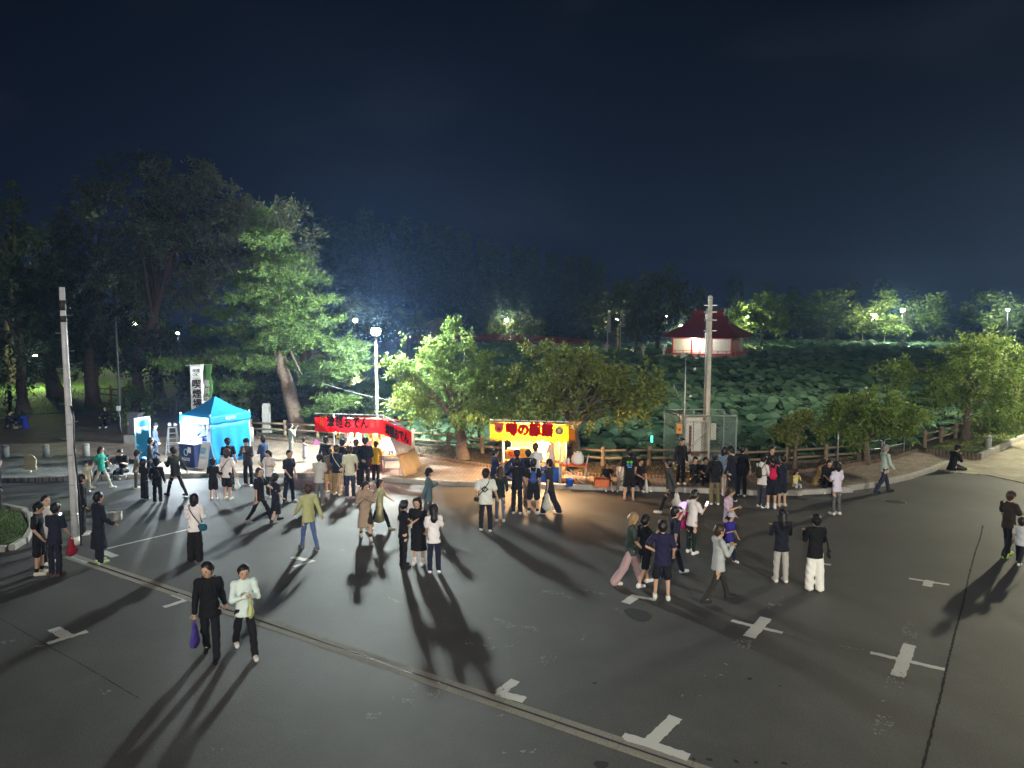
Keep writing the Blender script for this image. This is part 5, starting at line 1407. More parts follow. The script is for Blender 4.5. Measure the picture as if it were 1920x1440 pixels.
MB().tube([(0, 0, 3.1), (-.25, .0, 2.95), (-.4, 0, 3.3), (-.42, 0, 3.4)], .012, 6).build("drip_loop", GALV, ms, True)
wr_ = empty("overhead_wire", (7.3, 26.7, 6.2), label="slack service wire with white insulators hanging from the concrete pole to the mast", cat="wire")
pts = [V3(0, 0, 0), V3(-.25, -.1, -1.2), V3(-.48, -.25, -2.4), V3(-.65, -.4, -3.1), V3(-.86, -.47, -3.0)]
MB().tube(pts, .010, 5).build("wire_strand", BLACK, wr_, True)
for q in (pts[2] - V3(0, 0, -.3), pts[3]): MB().lathe([(.02, -.05), (.05, -.02), (.05, .03), (.02, .05)], 8, q).build("insulator", VINYL, wr_, True)
sp = empty("marker_post", (13.08, 28.17, .2), label="slim grey galvanised post standing before the pond fence", cat="post")
MB().tube([(0, 0, 0), (0, 0, 1.68)], .04, 10).build("shaft", STEEL, sp, True); MB().lathe([(.042, 1.67), (.042, 1.70), (.01, 1.71)], 10).build("cap", GALV, sp, True)
gl = empty("green_lantern", (5.65, 28.40, 1.14), label="small glowing green light hanging at the lotus leaves beside the cage", cat="light")
MB().lathe([(.03, -.14), (.045, -.12), (.045, .12), (.03, .14)], 10).build("tube", glow_mat("green_glow", (.05, .9, .5), 2.2), gl, True); MB().tube([(0, 0, .14), (.02, 0, .3), (0, 0, .6)], .006, 5).build("cord", BLACK, gl); MB().lathe([(.035, .135), (.035, .165), (.01, .17)], 8).build("cap", DARK, gl)
MB().tube([(0, 0, -.14), (0, 0, -(gl.location.z - .15))], .012, 6).build("stake", DARK, gl)
lp = empty("dark_post", (-20.24, 36.41, .1), label="slim dark post with a white meter box near the utility cabinet", cat="post")
MB().tube([(0, 0, 0), (0, 0, 3), (0, 0, 6.0)], [.07, .055, .045], 9).build("shaft", mat("post_dark", (.06, .06, .065), .6, .2), lp, True)
MB().box((-.02, -.1, 1.30), (.16, .12, .24)).build("meter_box", VINYL, lp); MB().tube([(-.02, -.1, 1.2), (.08, -.15, .8), (.03, -.12, .5), (.15, -.2, .05)], .02, 6).build("cable", GALV, lp, True)
cbx = empty("utility_cabinet", (-17.76, 33.21, .1), R(-8), label="dark grey utility cabinet on a concrete plinth under the trees", cat="cabinet")
MB().box((0, 0, .22), (.85, .6, .44)).build("plinth", CONCRETE, cbx); MB().box((0, 0, .94), (.56, .42, 1.0)).build("cabinet_body", mat("cabinet_dark", (.09, .09, .10), .5, .15), cbx); MB().box((0, 0, 1.455), (.62, .48, .03)).build("cabinet_roof", mat("cabinet_dark2", (.12, .12, .13), .5, .1), cbx); MB().box((-.22, -.22, 1.0), (.03, .02, .16)).build("door_handle", STEEL, cbx)
# bollards
STONE = mat("granite", (.36, .36, .35), .8, .3, 26, .4, 60)
def bollard(p, z, h, r_, label):
    o = empty("bollard", (p[0], p[1], z), label=label, cat="bollard", group="stone bollards")
    MB().lathe([(r_, 0), (r_, h * .78), (r_ * .86, h * .80), (r_ * .86, h * .83), (r_, h * .85)], 16).build("shaft", STONE, o, True)
    MB().lathe([(r_, h * .85), (r_ * .97, h * .91), (r_ * .7, h * .97), (r_ * .05, h)], 16).build("dome", STONE, o, True)
bollard((-21.33, 29.54), .15, .55, .135, "domed stone bollard leftmost at the frame edge")
bollard((-19.70, 29.66), .15, .55, .135, "domed stone bollard between the frame-edge one and the utility pole")
bollard((-18.15, 29.90), .15, .55, .135, "domed stone bollard just right of the utility pole")
bollard((-12.42, 33.51), .15, .72, .11, "domed stone bollard behind the blue canopy")
bollard((21.24, 31.29), .03, .80, .115, "domed stone bollard on the brick apron by the lawn corner")
sp2 = empty("stone_pillar", (-12.56, 36.06, .1), label="square stone gate pillar between the canopy and the pine", cat="pillar")
MB().prism([(-.17, -.16), (.17, -.16), (.16, .17), (-.17, .15)], 0, 1.5).build("shaft", STONE, sp2); MB().prism([(-.2, -.19), (.2, -.19), (.19, .2), (-.2, .18)], 0, .15).build("base", STONE, sp2); MB().prism([(-.14, -.13), (.14, -.13), (.13, .14), (-.14, .13)], 1.498, 1.58).build("cap", STONE, sp2)
# plain cream board on a stake (its picture is left out)
pb = empty("sign_board", (-18.30, 26.59, .15), R(-4), label="cream rounded notice board on a stake left of the utility pole", cat="sign")
pts = [(-.22, .10), (.22, .10), (.27, .16), (.24, .22), (.25, .52), (.17, .64), (.06, .68), (-.06, .68), (-.17, .64), (-.24, .50), (-.22, .22), (-.26, .16)]
mb = MB(); n = len(pts); mb.add([(x, -.012, z) for x, z in pts] + [(x, .012, z) for x, z in pts], [tuple(range(n)), tuple(range(2 * n - 1, n - 1, -1))] + [(i, n + i, n + (i + 1) % n, (i + 1) % n) for i in range(n)]); mb.build("board", mat("board_cream", "#c9bf98", .7, .15, 6), pb)
MB().bar((0, .02, 0), (0, .02, .3), .03, .03).build("stake", WHITE, pb)
# guy ropes
def rope(a, b, sag, label, r_=.008):
    a = V3(*a); b = V3(*b); o = empty("guy_rope", a, label=label, cat="rope", group="ropes and cords at the stalls")
    MB().tube([(b - a) * (k / 8) - U * (sag * math.sin(math.pi * k / 8)) for k in range(9)], r_, 5).build("rope_strand", mat("rope_grey", (.42, .42, .40), .8, .1), o, True)
rope((-3.62, 25.36, 1.90), (-2.35, 29.45, 1.55), .05, "pale rope from the red wing banner to the cherry trunk", .012)
rope((-5.0, 26.4, 2.25), (-5.70, 29.85, 2.5), .02, "short pale rope from the red banner to the lamp post")
rope((-9.60, 34.00, 3.07), (-4.18, 29.40, 2.45), .12, "long thin cord from the pine past the lamp post to the cherry tree")

# ---------------------------------------------------------------- pavilion across the pond
VERM = mat("vermilion_wood", "#b83028", .65, .15, 4)
ROOF = mat("roof_maroon", (.25, .035, .032), .5, .2, 3)
PCV = V3(33.2, 107.5, .0)                                  # nearest corner of the hall
pa = R(27)
pv = empty("pavilion", (PCV.x, PCV.y, 0.25), math.pi / 2 + R(62), label="small red shrine hall with curved maroon roof on the far side of the pond", cat="pavilion")
# local frame: x runs along the white front, y along the red flank
W1, W2, HW = 9.0, 9.2, 2.75
def PX(x, y, z=0): return V3(x, y, z)
MB().box((W1 / 2, -W2 / 2, -.35), (W1 + 1.5, W2 + 1.5, 1.2)).build("stone_base", mat("island_stone", (.2, .2, .19), .85, .3, 2), pv)
MB().box((W1 / 2, -W2 / 2, HW / 2 + .25), (W1 - .2, W2 - .2, HW)).build("core_wall", mat("hall_dark", (.04, .02, .02), .8, .2), pv)
for k in range(4):
    MB().box((W1 * k / 3, .02, HW / 2 + .25), (.22, .22, HW)).build("pillar", VERM, pv)
    if k: MB().box((.02, -W2 * k / 3, HW / 2 + .25), (.22, .22, HW)).build("pillar", VERM, pv)
SCR = mat("white_screen", (.66, .66, .62), .7, .1, 1)
for k in range(3):
    MB().box((W1 * (k + .5) / 3, .03, HW / 2 + .40), (W1 / 3 - .24, .06, HW - .35)).build("screen_panel", SCR if k != 2 else mat("warm_lit_screen", (.72, .66, .5), .7, .08, 1), pv)  # end panel's warm lamplight is put into its colour
for k in range(3):
    for j in range(2):
        x0 = -W2 * (k + .25 + .5 * j) / 3
        MB().box((-.03, x0, HW / 2 + .35), (.06, W2 / 6 - .16, HW - .45)).build("door_panel" if k < 2 else "white_window", VERM if k < 2 else SCR, pv)
for z in (.35, HW + .15):
    MB().box((W1 / 2, .06, z), (W1 + .3, .16, .16)).build("beam", VERM, pv); MB().box((-.06, -W2 / 2, z), (.16, W2 + .3, .16)).build("beam", VERM, pv)
for z in (.75, 1.05):
    MB().tube([(-.75, .75, z), (W1 + .7, .75, z)], .04, 6).build("veranda_rail", VERM, pv); MB().tube([(-.75, .75, z), (-.75, -W2 - .6, z)], .04, 6).build("veranda_rail", VERM, pv)
for k in range(9): MB().box((-.75 + (W1 + 1.45) * k / 8, .75, .66), (.08, .08, .84)).build("veranda_post", VERM, pv)
for k in range(1, 9): MB().box((-.75, .75 - (W2 + 1.3) * k / 8, .66), (.08, .08, .84)).build("veranda_post", VERM, pv)
# roof: rings that sweep up in a hollow curve
rings = []; nk = 12; per = 10
cx, cy = W1 / 2, -W2 / 2
def rect(hx, hy, z, lift):
    P = []
    for (sx_, sy_, tx, ty) in ((-1, -1, 1, 0), (1, -1, 0, 1), (1, 1, -1, 0), (-1, 1, 0, -1)):
        for k in range(per):
            t = k / per
            x = sx_ * hx + tx * 2 * hx * t; y = sy_ * hy + ty * 2 * hy * t
            P.append((cx + x, cy + y, z + lift * (abs(2 * t - 1) ** 4)))
    return P
for k in range(nk + 1):
    t = k / nk; q = (1 - t) ** 1.75
    rings.append(rect(2.3 + (W1 / 2 + 1.55 - 2.3) * q, .45 + (W2 / 2 + 1.55 - .45) * q, HW + .30 + 4.0 * t, .30 * (1 - t) ** 2))
mb = MB(); m4 = per * 4
for rg in rings: mb.v += rg
for i in range(nk):
    for k in range(m4):
        mb.f.append((i * m4 + k, i * m4 + (k + 1) % m4, (i + 1) * m4 + (k + 1) % m4, (i + 1) * m4 + k)); mb.mi.append(0)
mb.f.append(tuple(nk * m4 + k for k in range(m4))); mb.mi.append(0)
rf = mb.build("roof", ROOF, pv)
mb = MB(); r0 = rect(W1 / 2 + 1.5, W2 / 2 + 1.5, HW + .27, .28); r1 = rect(W1 / 2 - .1, W2 / 2 - .1, HW + .55, 0)
mb.v += r0 + r1; mb.f += [(k, m4 + k, m4 + (k + 1) % m4, (k + 1) % m4) for k in range(m4)]; mb.mi += [0] * m4
mb.build("soffit", mat("soffit_wood", (.09, .03, .025), .7, .2), rf)
mb = MB()
for k in range(34):
    t = (k + .5) / 34
    mb.box((cx - W1 / 2 - 1.5 + (W1 + 3) * t, cy + W2 / 2 + 1.42, HW + .24), (.12, .3, .10)); mb.box((cx - W1 / 2 - 1.42, cy - W2 / 2 - 1.5 + (W2 + 3) * t, HW + .24), (.3, .12, .10))
mb.build("rafter_end", mat("rafter_pale", (.42, .34, .25), .7, .1), rf)
MB().box((cx, cy, HW + 4.42), (4.9, .7, .32)).build("ridge", ROOF, rf); MB().box((cx - 2.3, cy, HW + 4.5), (.3, .9, .55)).build("ridge_end", ROOF, rf); MB().box((cx + 2.3, cy, HW + 4.5), (.3, .9, .55)).build("ridge_end", ROOF, rf)
mb = MB(); mb.add([(cx - 3.35, cy - 1.35, HW + 2.35), (cx - 3.35, cy + 1.35, HW + 2.35), (cx - 2.9, cy, HW + 3.6), (cx - 1.8, cy - 1.2, HW + 2.5), (cx - 1.8, cy + 1.2, HW + 2.5), (cx - 1.8, cy, HW + 3.8)], [(0, 2, 1), (0, 3, 5, 2), (1, 2, 5, 4)])
mb.build("gable", mat("gable_wood", (.16, .07, .05), .7, .2), rf)
MB().box((W1 * .62, .55, HW + .12), (.9, .14, .10)).build("eave_light", glow_mat("eave_glow", (1.0, .95, .85), 14), pv); lamp_light("eave_lamp_light", (W1 * .55, 1.7, HW - .2), 330, (1.0, .95, .85), .15, pv)
# stone lanterns at the island
for k, q in enumerate([(15.68, 117.92), (20.56, 111.23), (23.73, 111.23)]):
    sl = empty("stone_lantern", (q[0], q[1], .0), label=("stone lantern farthest from the pavilion beside the red railing", "stone lantern in the middle of the three left of the pavilion", "stone lantern nearest the pavilion's white front")[k], cat="stone lantern", group="stone lanterns by the pavilion")
    MB().box((0, 0, -.3), (1.1, 1.1, 1.2)).build("base", STONE, sl); MB().tube([(0, 0, .3), (0, 0, 1.2)], .16, 10).build("shaft", STONE, sl); MB().box((0, 0, 1.45), (.5, .5, .5)).build("lamp_box", STONE, sl); MB().lathe([(.62, 1.7), (.45, 1.85), (.12, 2.05), (.08, 2.25), (.01, 2.35)], 8).build("cap", STONE, sl)
struct("island", MB().prism([(12, 104), (44, 106), (46, 122), (30, 128), (12, 122)], -1.3, .0), mat("island_soil", (.10, .09, .06), .95, .4, 1))
# red arched bridge
bg_ = empty("arched_bridge", (0, 0, 0), label="long low arched red footbridge across the far end of the pond", cat="bridge")
BA = V3(-30, 171, .3); BB = V3(22, 152, .1); nb = 40
cur = [BA.lerp(BB, k / nb) + U * (2.2 * math.sin(math.pi * min(1, .12 + .80 * k / nb)) - .6) for k in range(nb + 1)]
bd = (BB - BA).normalized(); bnn = V3(-bd.y, bd.x, 0)
grid = [[p - bnn * 1.2, p + bnn * 1.2] for p in cur]
BRED = mat("bridge_red", "#8e3328", .6, .15, 2)
MB().sheet(grid, .35, (0, 0, -1)).build("deck", BRED, bg_)
for s in (-1, 1):
    for z in (.45, .95): MB().tube([p + bnn * s * 1.15 + U * z for p in cur], .07, 6, False).build("railing", BRED, bg_, True)
    for k in range(0, nb + 1, 2): MB().box(cur[k] + bnn * s * 1.15 + U * .45, (.16, .16, 1.3)).build("railing_post", BRED, bg_)
for k in range(4, nb, 6): MB().box(cur[k] - U * 1.2, (.35, 2.0, 2.0)).build("pier", mat("pier_dark", (.10, .04, .035), .8, .2), bg_)
# marquees, flags
for k, (q, w) in enumerate((((-1.31, 218.91), 4.6), ((2.61, 232.26), 4.2))):
    mq = empty("marquee", (q[0], q[1], .2), R(10), label=("white gabled marquee under the warm lamp across the pond", "second white marquee beside the bright green tree")[k], cat="marquee", group="white marquees across the pond")
    mb = MB(); h_ = w / 2; mb.add([(-h_, -2, 2.1), (h_, -2, 2.1), (h_, 2, 2.1), (-h_, 2, 2.1), (-h_, 0, 3.3), (h_, 0, 3.3)], [(0, 1, 5, 4), (2, 3, 4, 5), (0, 4, 3), (1, 2, 5)]); mb.build("roof", VINYL, mq)
    MB().box((0, 1.95, 1.1), (w, .04, 2.0)).build("back_wall", VINYL, mq)
    for x in (-h_, h_):
        for y in (-1.95, 1.9): MB().tube([(x, y, 0), (x, y, 2.1)], .05, 6).build("leg", GALV, mq)
    MB().box((0, 0, 1.95), (.9, .12, .08)).build("tube_lamp", glow_mat("tube_glow", (.9, .97, 1), 22), mq); lamp_light("marquee_light", (0, -.3, 1.8), 300, (.92, .97, 1.0), .15, mq)
for k, (q, h_) in enumerate((((16.29, 121.20), 7.2), ((18.77, 123.17), 7.0))):
    fg = empty("flag", (q[0], q[1], .2), R(20 * k), label=("narrow pale flag on a pole left of the park lamp", "wider pale flag on a pole right of the park lamp")[k], cat="flag", group="pale flags across the pond")
    MB().tube([(0, 0, 0), (0, 0, h_)], .05, 6).build("pole", STEEL, fg); w = .5 + .5 * k
    MB().sheet([[V3(w * j / 3, .08 * math.sin(i + j), h_ - .2 - i * .55) for j in range(4)] for i in range(7 - 2 * k)], .01, (0, 1, 0)).build("flag_cloth", mat("faded_flag", (.3, .3, .29), .8, .1), fg, True)


# ================================================================== PEOPLE
def smin(a, b, k):
    h = np.clip(0.5 + 0.5 * (b - a) / k, 0, 1)
    return b + (a - b) * h - k * h * (1 - h)

def blob(prims, vox, fold=None, cut=None):
    """one continuous surface round tapered limbs; prims = (a, b, ra, rb, blend, depth axis or None, depth scale)"""
    lo = np.min([np.minimum(p[0], p[1]) - max(p[2], p[3]) for p in prims], axis=0) - 2.2 * vox - 0.02
    hi = np.max([np.maximum(p[0], p[1]) + max(p[2], p[3]) for p in prims], axis=0) + 2.2 * vox + 0.02
    n = np.ceil((hi - lo) / vox).astype(int) + 1
    ax = [lo[i] + np.arange(n[i]) * vox for i in range(3)]
    D = np.full(n, 0.25)
    for a, b, ra, rb, k, fx, fs in prims:
        a = np.asarray(a, float); b = np.asarray(b, float)
        rm_ = max(ra, rb) + k + 2 * vox
        i0 = np.maximum(0, np.floor((np.minimum(a, b) - rm_ - lo) / vox).astype(int)); i1 = np.minimum(n, np.ceil((np.maximum(a, b) + rm_ - lo) / vox).astype(int) + 1)
        X = ax[0][i0[0]:i1[0], None, None] - a[0]; Y = ax[1][None, i0[1]:i1[1], None] - a[1]; Z = ax[2][None, None, i0[2]:i1[2]] - a[2]
        d = b - a; dd_ = max(d @ d, 1e-9)
        t = np.clip((X * d[0] + Y * d[1] + Z * d[2]) / dd_, 0, 1)
        X = X - t * d[0]; Y = Y - t * d[1]; Z = Z - t * d[2]
        if fx is not None:
            w_ = (X * fx[0] + Y * fx[1] + Z * fx[2]) * (1 / fs - 1)
            X = X + w_ * fx[0]; Y = Y + w_ * fx[1]; Z = Z + w_ * fx[2]
        v = np.sqrt(X * X + Y * Y + Z * Z) - (ra + (rb - ra) * t)
        s = np.s_[i0[0]:i1[0], i0[1]:i1[1], i0[2]:i1[2]]
        D[s] = smin(D[s], v, k)
    if fold:
        amp, fr, ph = fold
        X = ax[0][:, None, None]; Y = ax[1][None, :, None]; Z = ax[2][None, None, :]
        D += amp * (np.sin(fr * (X * 1.3 + .8 * Z) + ph) * np.sin(fr * (Y * 1.1 - .6 * Z) + 2 * ph) + .6 * np.sin(fr * 1.9 * (Z * .7 + X * .5 - Y * .4) + ph))
    if cut:
        for pt, nn in cut:
            D = np.maximum(D, (ax[0][:, None, None] - pt[0]) * nn[0] + (ax[1][None, :, None] - pt[1]) * nn[1] + (ax[2][None, None, :] - pt[2]) * nn[2])
    # surface nets
    S = D < 0
    c = np.zeros(n - 1, dtype=np.int8)
    for i in (0, 1):
        for j in (0, 1):
            for k in (0, 1): c += S[i:n[0] - 1 + i, j:n[1] - 1 + j, k:n[2] - 1 + k]
    act = (c > 0) & (c < 8)
    ci = np.argwhere(act)
    if len(ci) == 0: return np.zeros((0, 3)), np.zeros((0, 4), int)
    vid = np.full(n - 1, -1, dtype=np.int64); vid[act] = np.arange(len(ci))
    acc = np.zeros((len(ci), 3)); cn_ = np.zeros(len(ci))
    corners = [(i, j, k) for i in (0, 1) for j in (0, 1) for k in (0, 1)]
    val = {q: D[ci[:, 0] + q[0], ci[:, 1] + q[1], ci[:, 2] + q[2]] for q in corners}
    for q in corners:
        for a_ in range(3):
            if q[a_] == 0:
                r_ = list(q); r_[a_] = 1; r_ = tuple(r_)
                v0, v1 = val[q], val[r_]; m_ = (v0 < 0) != (v1 < 0)
                t = np.where(m_, v0 / np.where(m_, v0 - v1, 1), 0)
                p = np.array(q, float)[None, :].repeat(len(ci), 0); p[:, a_] = t
                acc += p * m_[:, None]; cn_ += m_
    V = lo + (ci + acc / cn_[:, None]) * vox
    F = []
    for a_ in range(3):
        b_, c_ = (a_ + 1) % 3, (a_ + 2) % 3
        sl0 = [slice(1, n[i] - 1) for i in range(3)]; sl0[a_] = slice(0, n[a_] - 1)
        sl1 = list(sl0); sl1[a_] = slice(1, n[a_])
        s0, s1 = S[tuple(sl0)], S[tuple(sl1)]
        e_ = np.argwhere(s0 != s1)
        if len(e_) == 0: continue
        fl = s0[tuple(e_.T)]
        off_ = np.ones(3, int); off_[a_] = 0; g_ = e_ + off_
        def cell(db, dc):
            q = g_.copy(); q[:, b_] -= db; q[:, c_] -= dc
            return vid[tuple(q.T)]
        quad = np.stack([cell(1, 1), cell(0, 1), cell(0, 0), cell(1, 0)], 1)
        quad[~fl] = quad[~fl][:, ::-1]
        F.append(quad)
    F = np.concatenate(F); F = F[(F >= 0).all(1)]
    return V, F

SKINS = [mat("skin_%d" % k, c, .55, .06, 20) for k, c in enumerate(((.50, .31, .21), (.44, .26, .17), (.56, .37, .26)))]
FEAT = mat("eye_brow", (.02, .014, .012), .5, 0); LIPS = mat("lips", (.32, .10, .085), .5, 0)
HAIRC = {"k": mat("hair_black", (.010, .009, .009), .45, .2, 30), "b": mat("hair_brown", (.040, .022, .014), .45, .25, 30), "g": mat("hair_grey", (.22, .21, .20), .5, .2, 30), "l": mat("hair_fair", (.26, .17, .08), .5, .2, 30)}
def cloth(c): return mat("cloth_" + c.lstrip("#"), c, .85, .10, 5, .25, 70)

def rx(v, a): return np.array([v[0], v[1] * math.cos(a) - v[2] * math.sin(a), v[1] * math.sin(a) + v[2] * math.cos(a)])
def rz_(v, a): return np.array([v[0] * math.cos(a) - v[1] * math.sin(a), v[0] * math.sin(a) + v[1] * math.cos(a), v[2]])

# arms: (forward pitch, out, elbow bend, inward turn of forearm); legs: (forward pitch, knee bend)
ARM = {"down": (4, 9, 12, 0), "back": (-22, 14, 35, 70), "phone": (18, 8, 95, 28), "hip": (-15, 38, 95, 75), "cross": (22, 10, 88, 66), "up": (60, 12, 80, 15), "fwd": (62, 6, 25, 10),
       "swingf": (28, 7, 24, 5), "swingb": (-26, 9, 8, 0), "carry": (8, 10, 35, 12), "lap": (40, 8, 45, 30), "face": (35, 10, 135, 40), "bag": (0, 12, 6, 0), "knee": (58, 8, 30, 18)}
LEGS = {"stand": ((1, 2), (-2, 2)), "wide": ((3, 2), (-4, 2)), "walk": ((26, 8), (-22, 12)), "walk2": ((-20, 22), (22, 4)), "step": ((16, 6), (-12, 14)),
        "sit": ((92, 78), (86, 70)), "sit2": ((84, 52), (98, 92)), "cross": ((88, 105), (72, 85)), "crouch": ((100, 128), (104, 130))}
HANDS = {}

def person(loc, face, h, label, top, bot, hair="short", arms=("down", "down"), legs="stand", shoes="#d8d8d4", lean=0, head=(0, 0), skin=0, hc="k", group=None, seat=None, sleeve=None, vox=None, slim=1.0, kid=False, cap=None, hood=False, z=0.0, sock=None):
    """loc = (x, y) of the feet or seat; face = degrees clockwise from straight away (0) : 90 right, 180 to the camera"""
    top_t, top_c = top; bot_t, bot_c = bot
    dist = math.hypot(loc[0], loc[1]); vox = vox or (0.0195 if dist < 20 else 0.023 if dist < 25 else 0.026)
    g = random.Random(int(abs(loc[0] * 1000 + loc[1] * 7)))
    hs = 1.0 if not kid else 1.22
    s = h / 1.7
    hipz = .875 * s * (1 if not kid else .93)
    L1, L2 = .40 * s * (1 if not kid else .93), .40 * s * (1 if not kid else .93)
    legp = LEGS[legs]
    # legs
    hips = [np.array([sd_ * .088 * s, 0, hipz]) for sd_ in (-1, 1)]
    joints = []
    for i, sd_ in enumerate((-1, 1)):
        p, kf = legp[i]; p = math.radians(p); kf = math.radians(kf)
        ab = math.radians(5 if legs == "wide" else 14 if legs in ("cross", "sit2") else 7 if seat is not None else 2) * sd_
        d1 = np.array([math.sin(ab), math.sin(p) * math.cos(ab), -math.cos(p) * math.cos(ab)]); q = p - kf
        d2 = np.array([math.sin(ab) * .4, math.sin(q), -math.cos(q)])
        if legs == "cross": d2 = np.array([-sd_ * .8, .15, -.55]); d2 /= np.linalg.norm(d2)
        kn = hips[i] + d1 * L1; an = kn + d2 * L2; joints.append((kn, an, d2))
    if seat is None: dz = .075 * s - min(j[1][2] for j in joints)
    else: dz = seat + .10 * s - hipz
    def up_(v): return v + np.array([0, 0, dz])
    hips = [up_(v) for v in hips]; joints = [(up_(k), up_(a), d) for k, a, d in joints]
    if seat is not None:
        joints = [(k, np.array([a[0], a[1], max(a[2], .075 * s - (0 if z == 0 else 0))]), d) for k, a, d in joints]
    pel = (hips[0] + hips[1]) / 2
    lean += g.uniform(-2, 5); la = -math.radians(lean + (8 if seat is not None else 0))
    def T(x, y, zz): return pel + rx(np.array([x, y, zz]) * s, la)
    chest = T(0, .01, .42); waist = T(0, 0, .20); neck = T(0, -.005, .585); hy, hp = math.radians(-head[0] + g.uniform(-14, 14)), -math.radians(head[1] + g.uniform(-3, 9))
    hd0 = T(0, .015, .60)
    def HD(x, y, zz):
        return hd0 + rx(rz_(rx(np.array([x, y, zz]) * s * hs, hp), hy), la * .6)
    fwd = rx(np.array([0, 1.0, 0]), la)
    sh = [T(sd_ * .168 * slim, -.005, .522) for sd_ in (-1, 1)]
    am = []
    for i, sd_ in enumerate((-1, 1)):
        p, a, e_, inn = [math.radians(v + g.uniform(-6, 6)) for v in ARM[arms[i]]]
        d1 = np.array([sd_ * math.sin(a), math.sin(p) * math.cos(a), -math.cos(p) * math.cos(a)])
        q = p + e_
        d2 = np.array([sd_ * math.sin(a) * math.cos(inn) - sd_ * math.sin(inn), math.sin(q) * math.cos(inn), -math.cos(q)])
        if arms[i] == "back": d2 = np.array([-sd_ * .72, -.35, -.5])
        if arms[i] == "hip": d2 = np.array([-sd_ * .75, .25, -.45])
        d2 /= np.linalg.norm(d2)
        d1 = rx(d1, la * .7); d2 = rx(d2, la * .7)
        el = sh[i] + d1 * .285 * s; wr = el + d2 * .245 * s; am.append((el, wr, d1, d2))
    P = []
    def add(L_, a, b, ra, rb, k=.03, fx=None, fs=1): L_.append((a, b, ra * s, rb * s, k * s, fx, fs))
    B = []
    # skin body
    add(B, pel + np.array([0, 0, .03 * s]), chest, .105, .115, .04, fwd, .68); add(B, sh[0], sh[1], .05, .05, .05)
    add(B, neck - fwd * .0, hd0 + (HD(0, 0, .08) - hd0), .052, .050, .03)
    for i in (0, 1):
        el, wr, d1, d2 = am[i]; kn, an, dl_ = joints[i]
        add(B, sh[i], el, .045, .036, .025); add(B, el, wr, .037, .026, .015); add(B, wr, wr + d2 * .075 * s, .027, .034, .015, np.cross(d2, [1, 0, .01]) / max(1e-6, np.linalg.norm(np.cross(d2, [1, 0, .01]))) if abs(d2[0]) < .9 else None, .55)
        add(B, hips[i], kn, .078, .05, .03); add(B, kn, an, .054, .036, .02)
        add(B, an, an + np.array([0, .13, -.035]) * s, .035, .026, .02)
    V, F = blob(B, max(vox, .024))
    # head, finer
    H_ = []
    add(H_, HD(0, .005, .165), HD(0, .0, .145), .096, .094, .03, None, 1); add(H_, HD(0, .035, .055), HD(0, .02, .10), .055, .075, .03)
    add(H_, HD(0, .098, .10), HD(0, .088, .13), .014, .010, .012); add(H_, HD(0, .05, .145), HD(0, .075, .145), .05, .04, .03)
    add(H_, HD(-.088, 0, .10), HD(-.09, 0, .135), .014, .018, .008); add(H_, HD(.088, 0, .10), HD(.09, 0, .135), .014, .018, .008)
    add(H_, HD(0, -.01, .0), HD(0, .0, .09), .050, .055, .02)
    hv = .0125 if dist < 20 else .016
    V2, F2 = blob(H_, hv * hs)
    C = V2[F2].mean(1)
    mi2 = np.zeros(len(F2), int)
    for q, r_, m_ in ((HD(-.033, .092, .128), .0125, 1), (HD(.033, .092, .128), .0125, 1), (HD(-.034, .098, .152), .0105, 1), (HD(.034, .098, .152), .0105, 1), (HD(0, .09, .058), .016, 2)):
        mi2[np.linalg.norm(C - q, axis=1) < r_ * s * hs] = m_
    # fingers
    mb = MB()
    for i, sd_ in enumerate((-1, 1)):
        el, wr, d1, d2 = am[i]; pe = wr + d2 * .085 * s
        sidev = np.cross(d2, fwd); 
        if np.linalg.norm(sidev) < .2: sidev = np.array([1.0, 0, 0])
        sidev /= np.linalg.norm(sidev); curl = np.cross(sidev, d2) * (1 if True else -1)
        for k, (o_, l_) in enumerate(((-.027, .055), (-.009, .068), (.009, .072), (.027, .062))):
            b0 = pe + sidev * o_ * s - d2 * .012 * s; b1 = b0 + (d2 * .6 + curl * .25) * l_ * .6 * s; b2 = b1 + (d2 * .35 + curl * .6) * l_ * .6 * s
            mb.tube([b0, b1, b2], [.0095 * s, .009 * s, .007 * s], 5)
        tb = wr + d2 * .03 * s + sidev * .026 * s; mb.tube([tb, tb + (sidev * .5 + d2 * .6 + curl * .3) * .045 * s, tb + (sidev * .45 + d2 * .95 + curl * .6) * .065 * s], [.012 * s, .0105 * s, .008 * s], 5)
    V3_ = np.array(mb.v); F3 = [f if len(f) == 4 else None for f in mb.f]; F3 = np.array([f for f in F3 if f])
    VV = np.concatenate([V, V2, V3_]); FF = np.concatenate([F, F2 + len(V), F3 + len(V) + len(V2)])
    MI = np.concatenate([np.zeros(len(F), int), mi2, np.zeros(len(F3), int)])
    body = link("person", np_mesh("person", VV, FF, [SKINS[skin], FEAT, LIPS], True, MI))
    body.location = (loc[0], loc[1], z); body.rotation_euler = (0, 0, -math.radians(face))
    tag(body, label, "person", group)
    # top
    G_ = []; ph = g.uniform(0, 6)
    loose = {"tee": 1.10, "long": 1.04, "jacket": 1.12, "hoodie": 1.13, "dress": 1.08, "coat": 1.18, "vest": 1.1}[top_t] * slim
    hemz = {"tee": -.02, "long": -.01, "jacket": -.03, "hoodie": -.02, "dress": -.42, "coat": -.40, "vest": -.02}[top_t]
    add(G_, T(0, .005, .10), chest, .132 * loose, .138 * loose, .05, fwd, .70)
    add(G_, chest, T(0, -.005, .50), .135 * loose, .095 * loose, .05, fwd, .72)
    hz_ = hemz if seat is None else .0
    add(G_, T(0, 0, hz_ - .16), T(0, 0, .12), (.180 if hemz > -.2 else .215) * loose, .130 * loose, .05, fwd, .74)
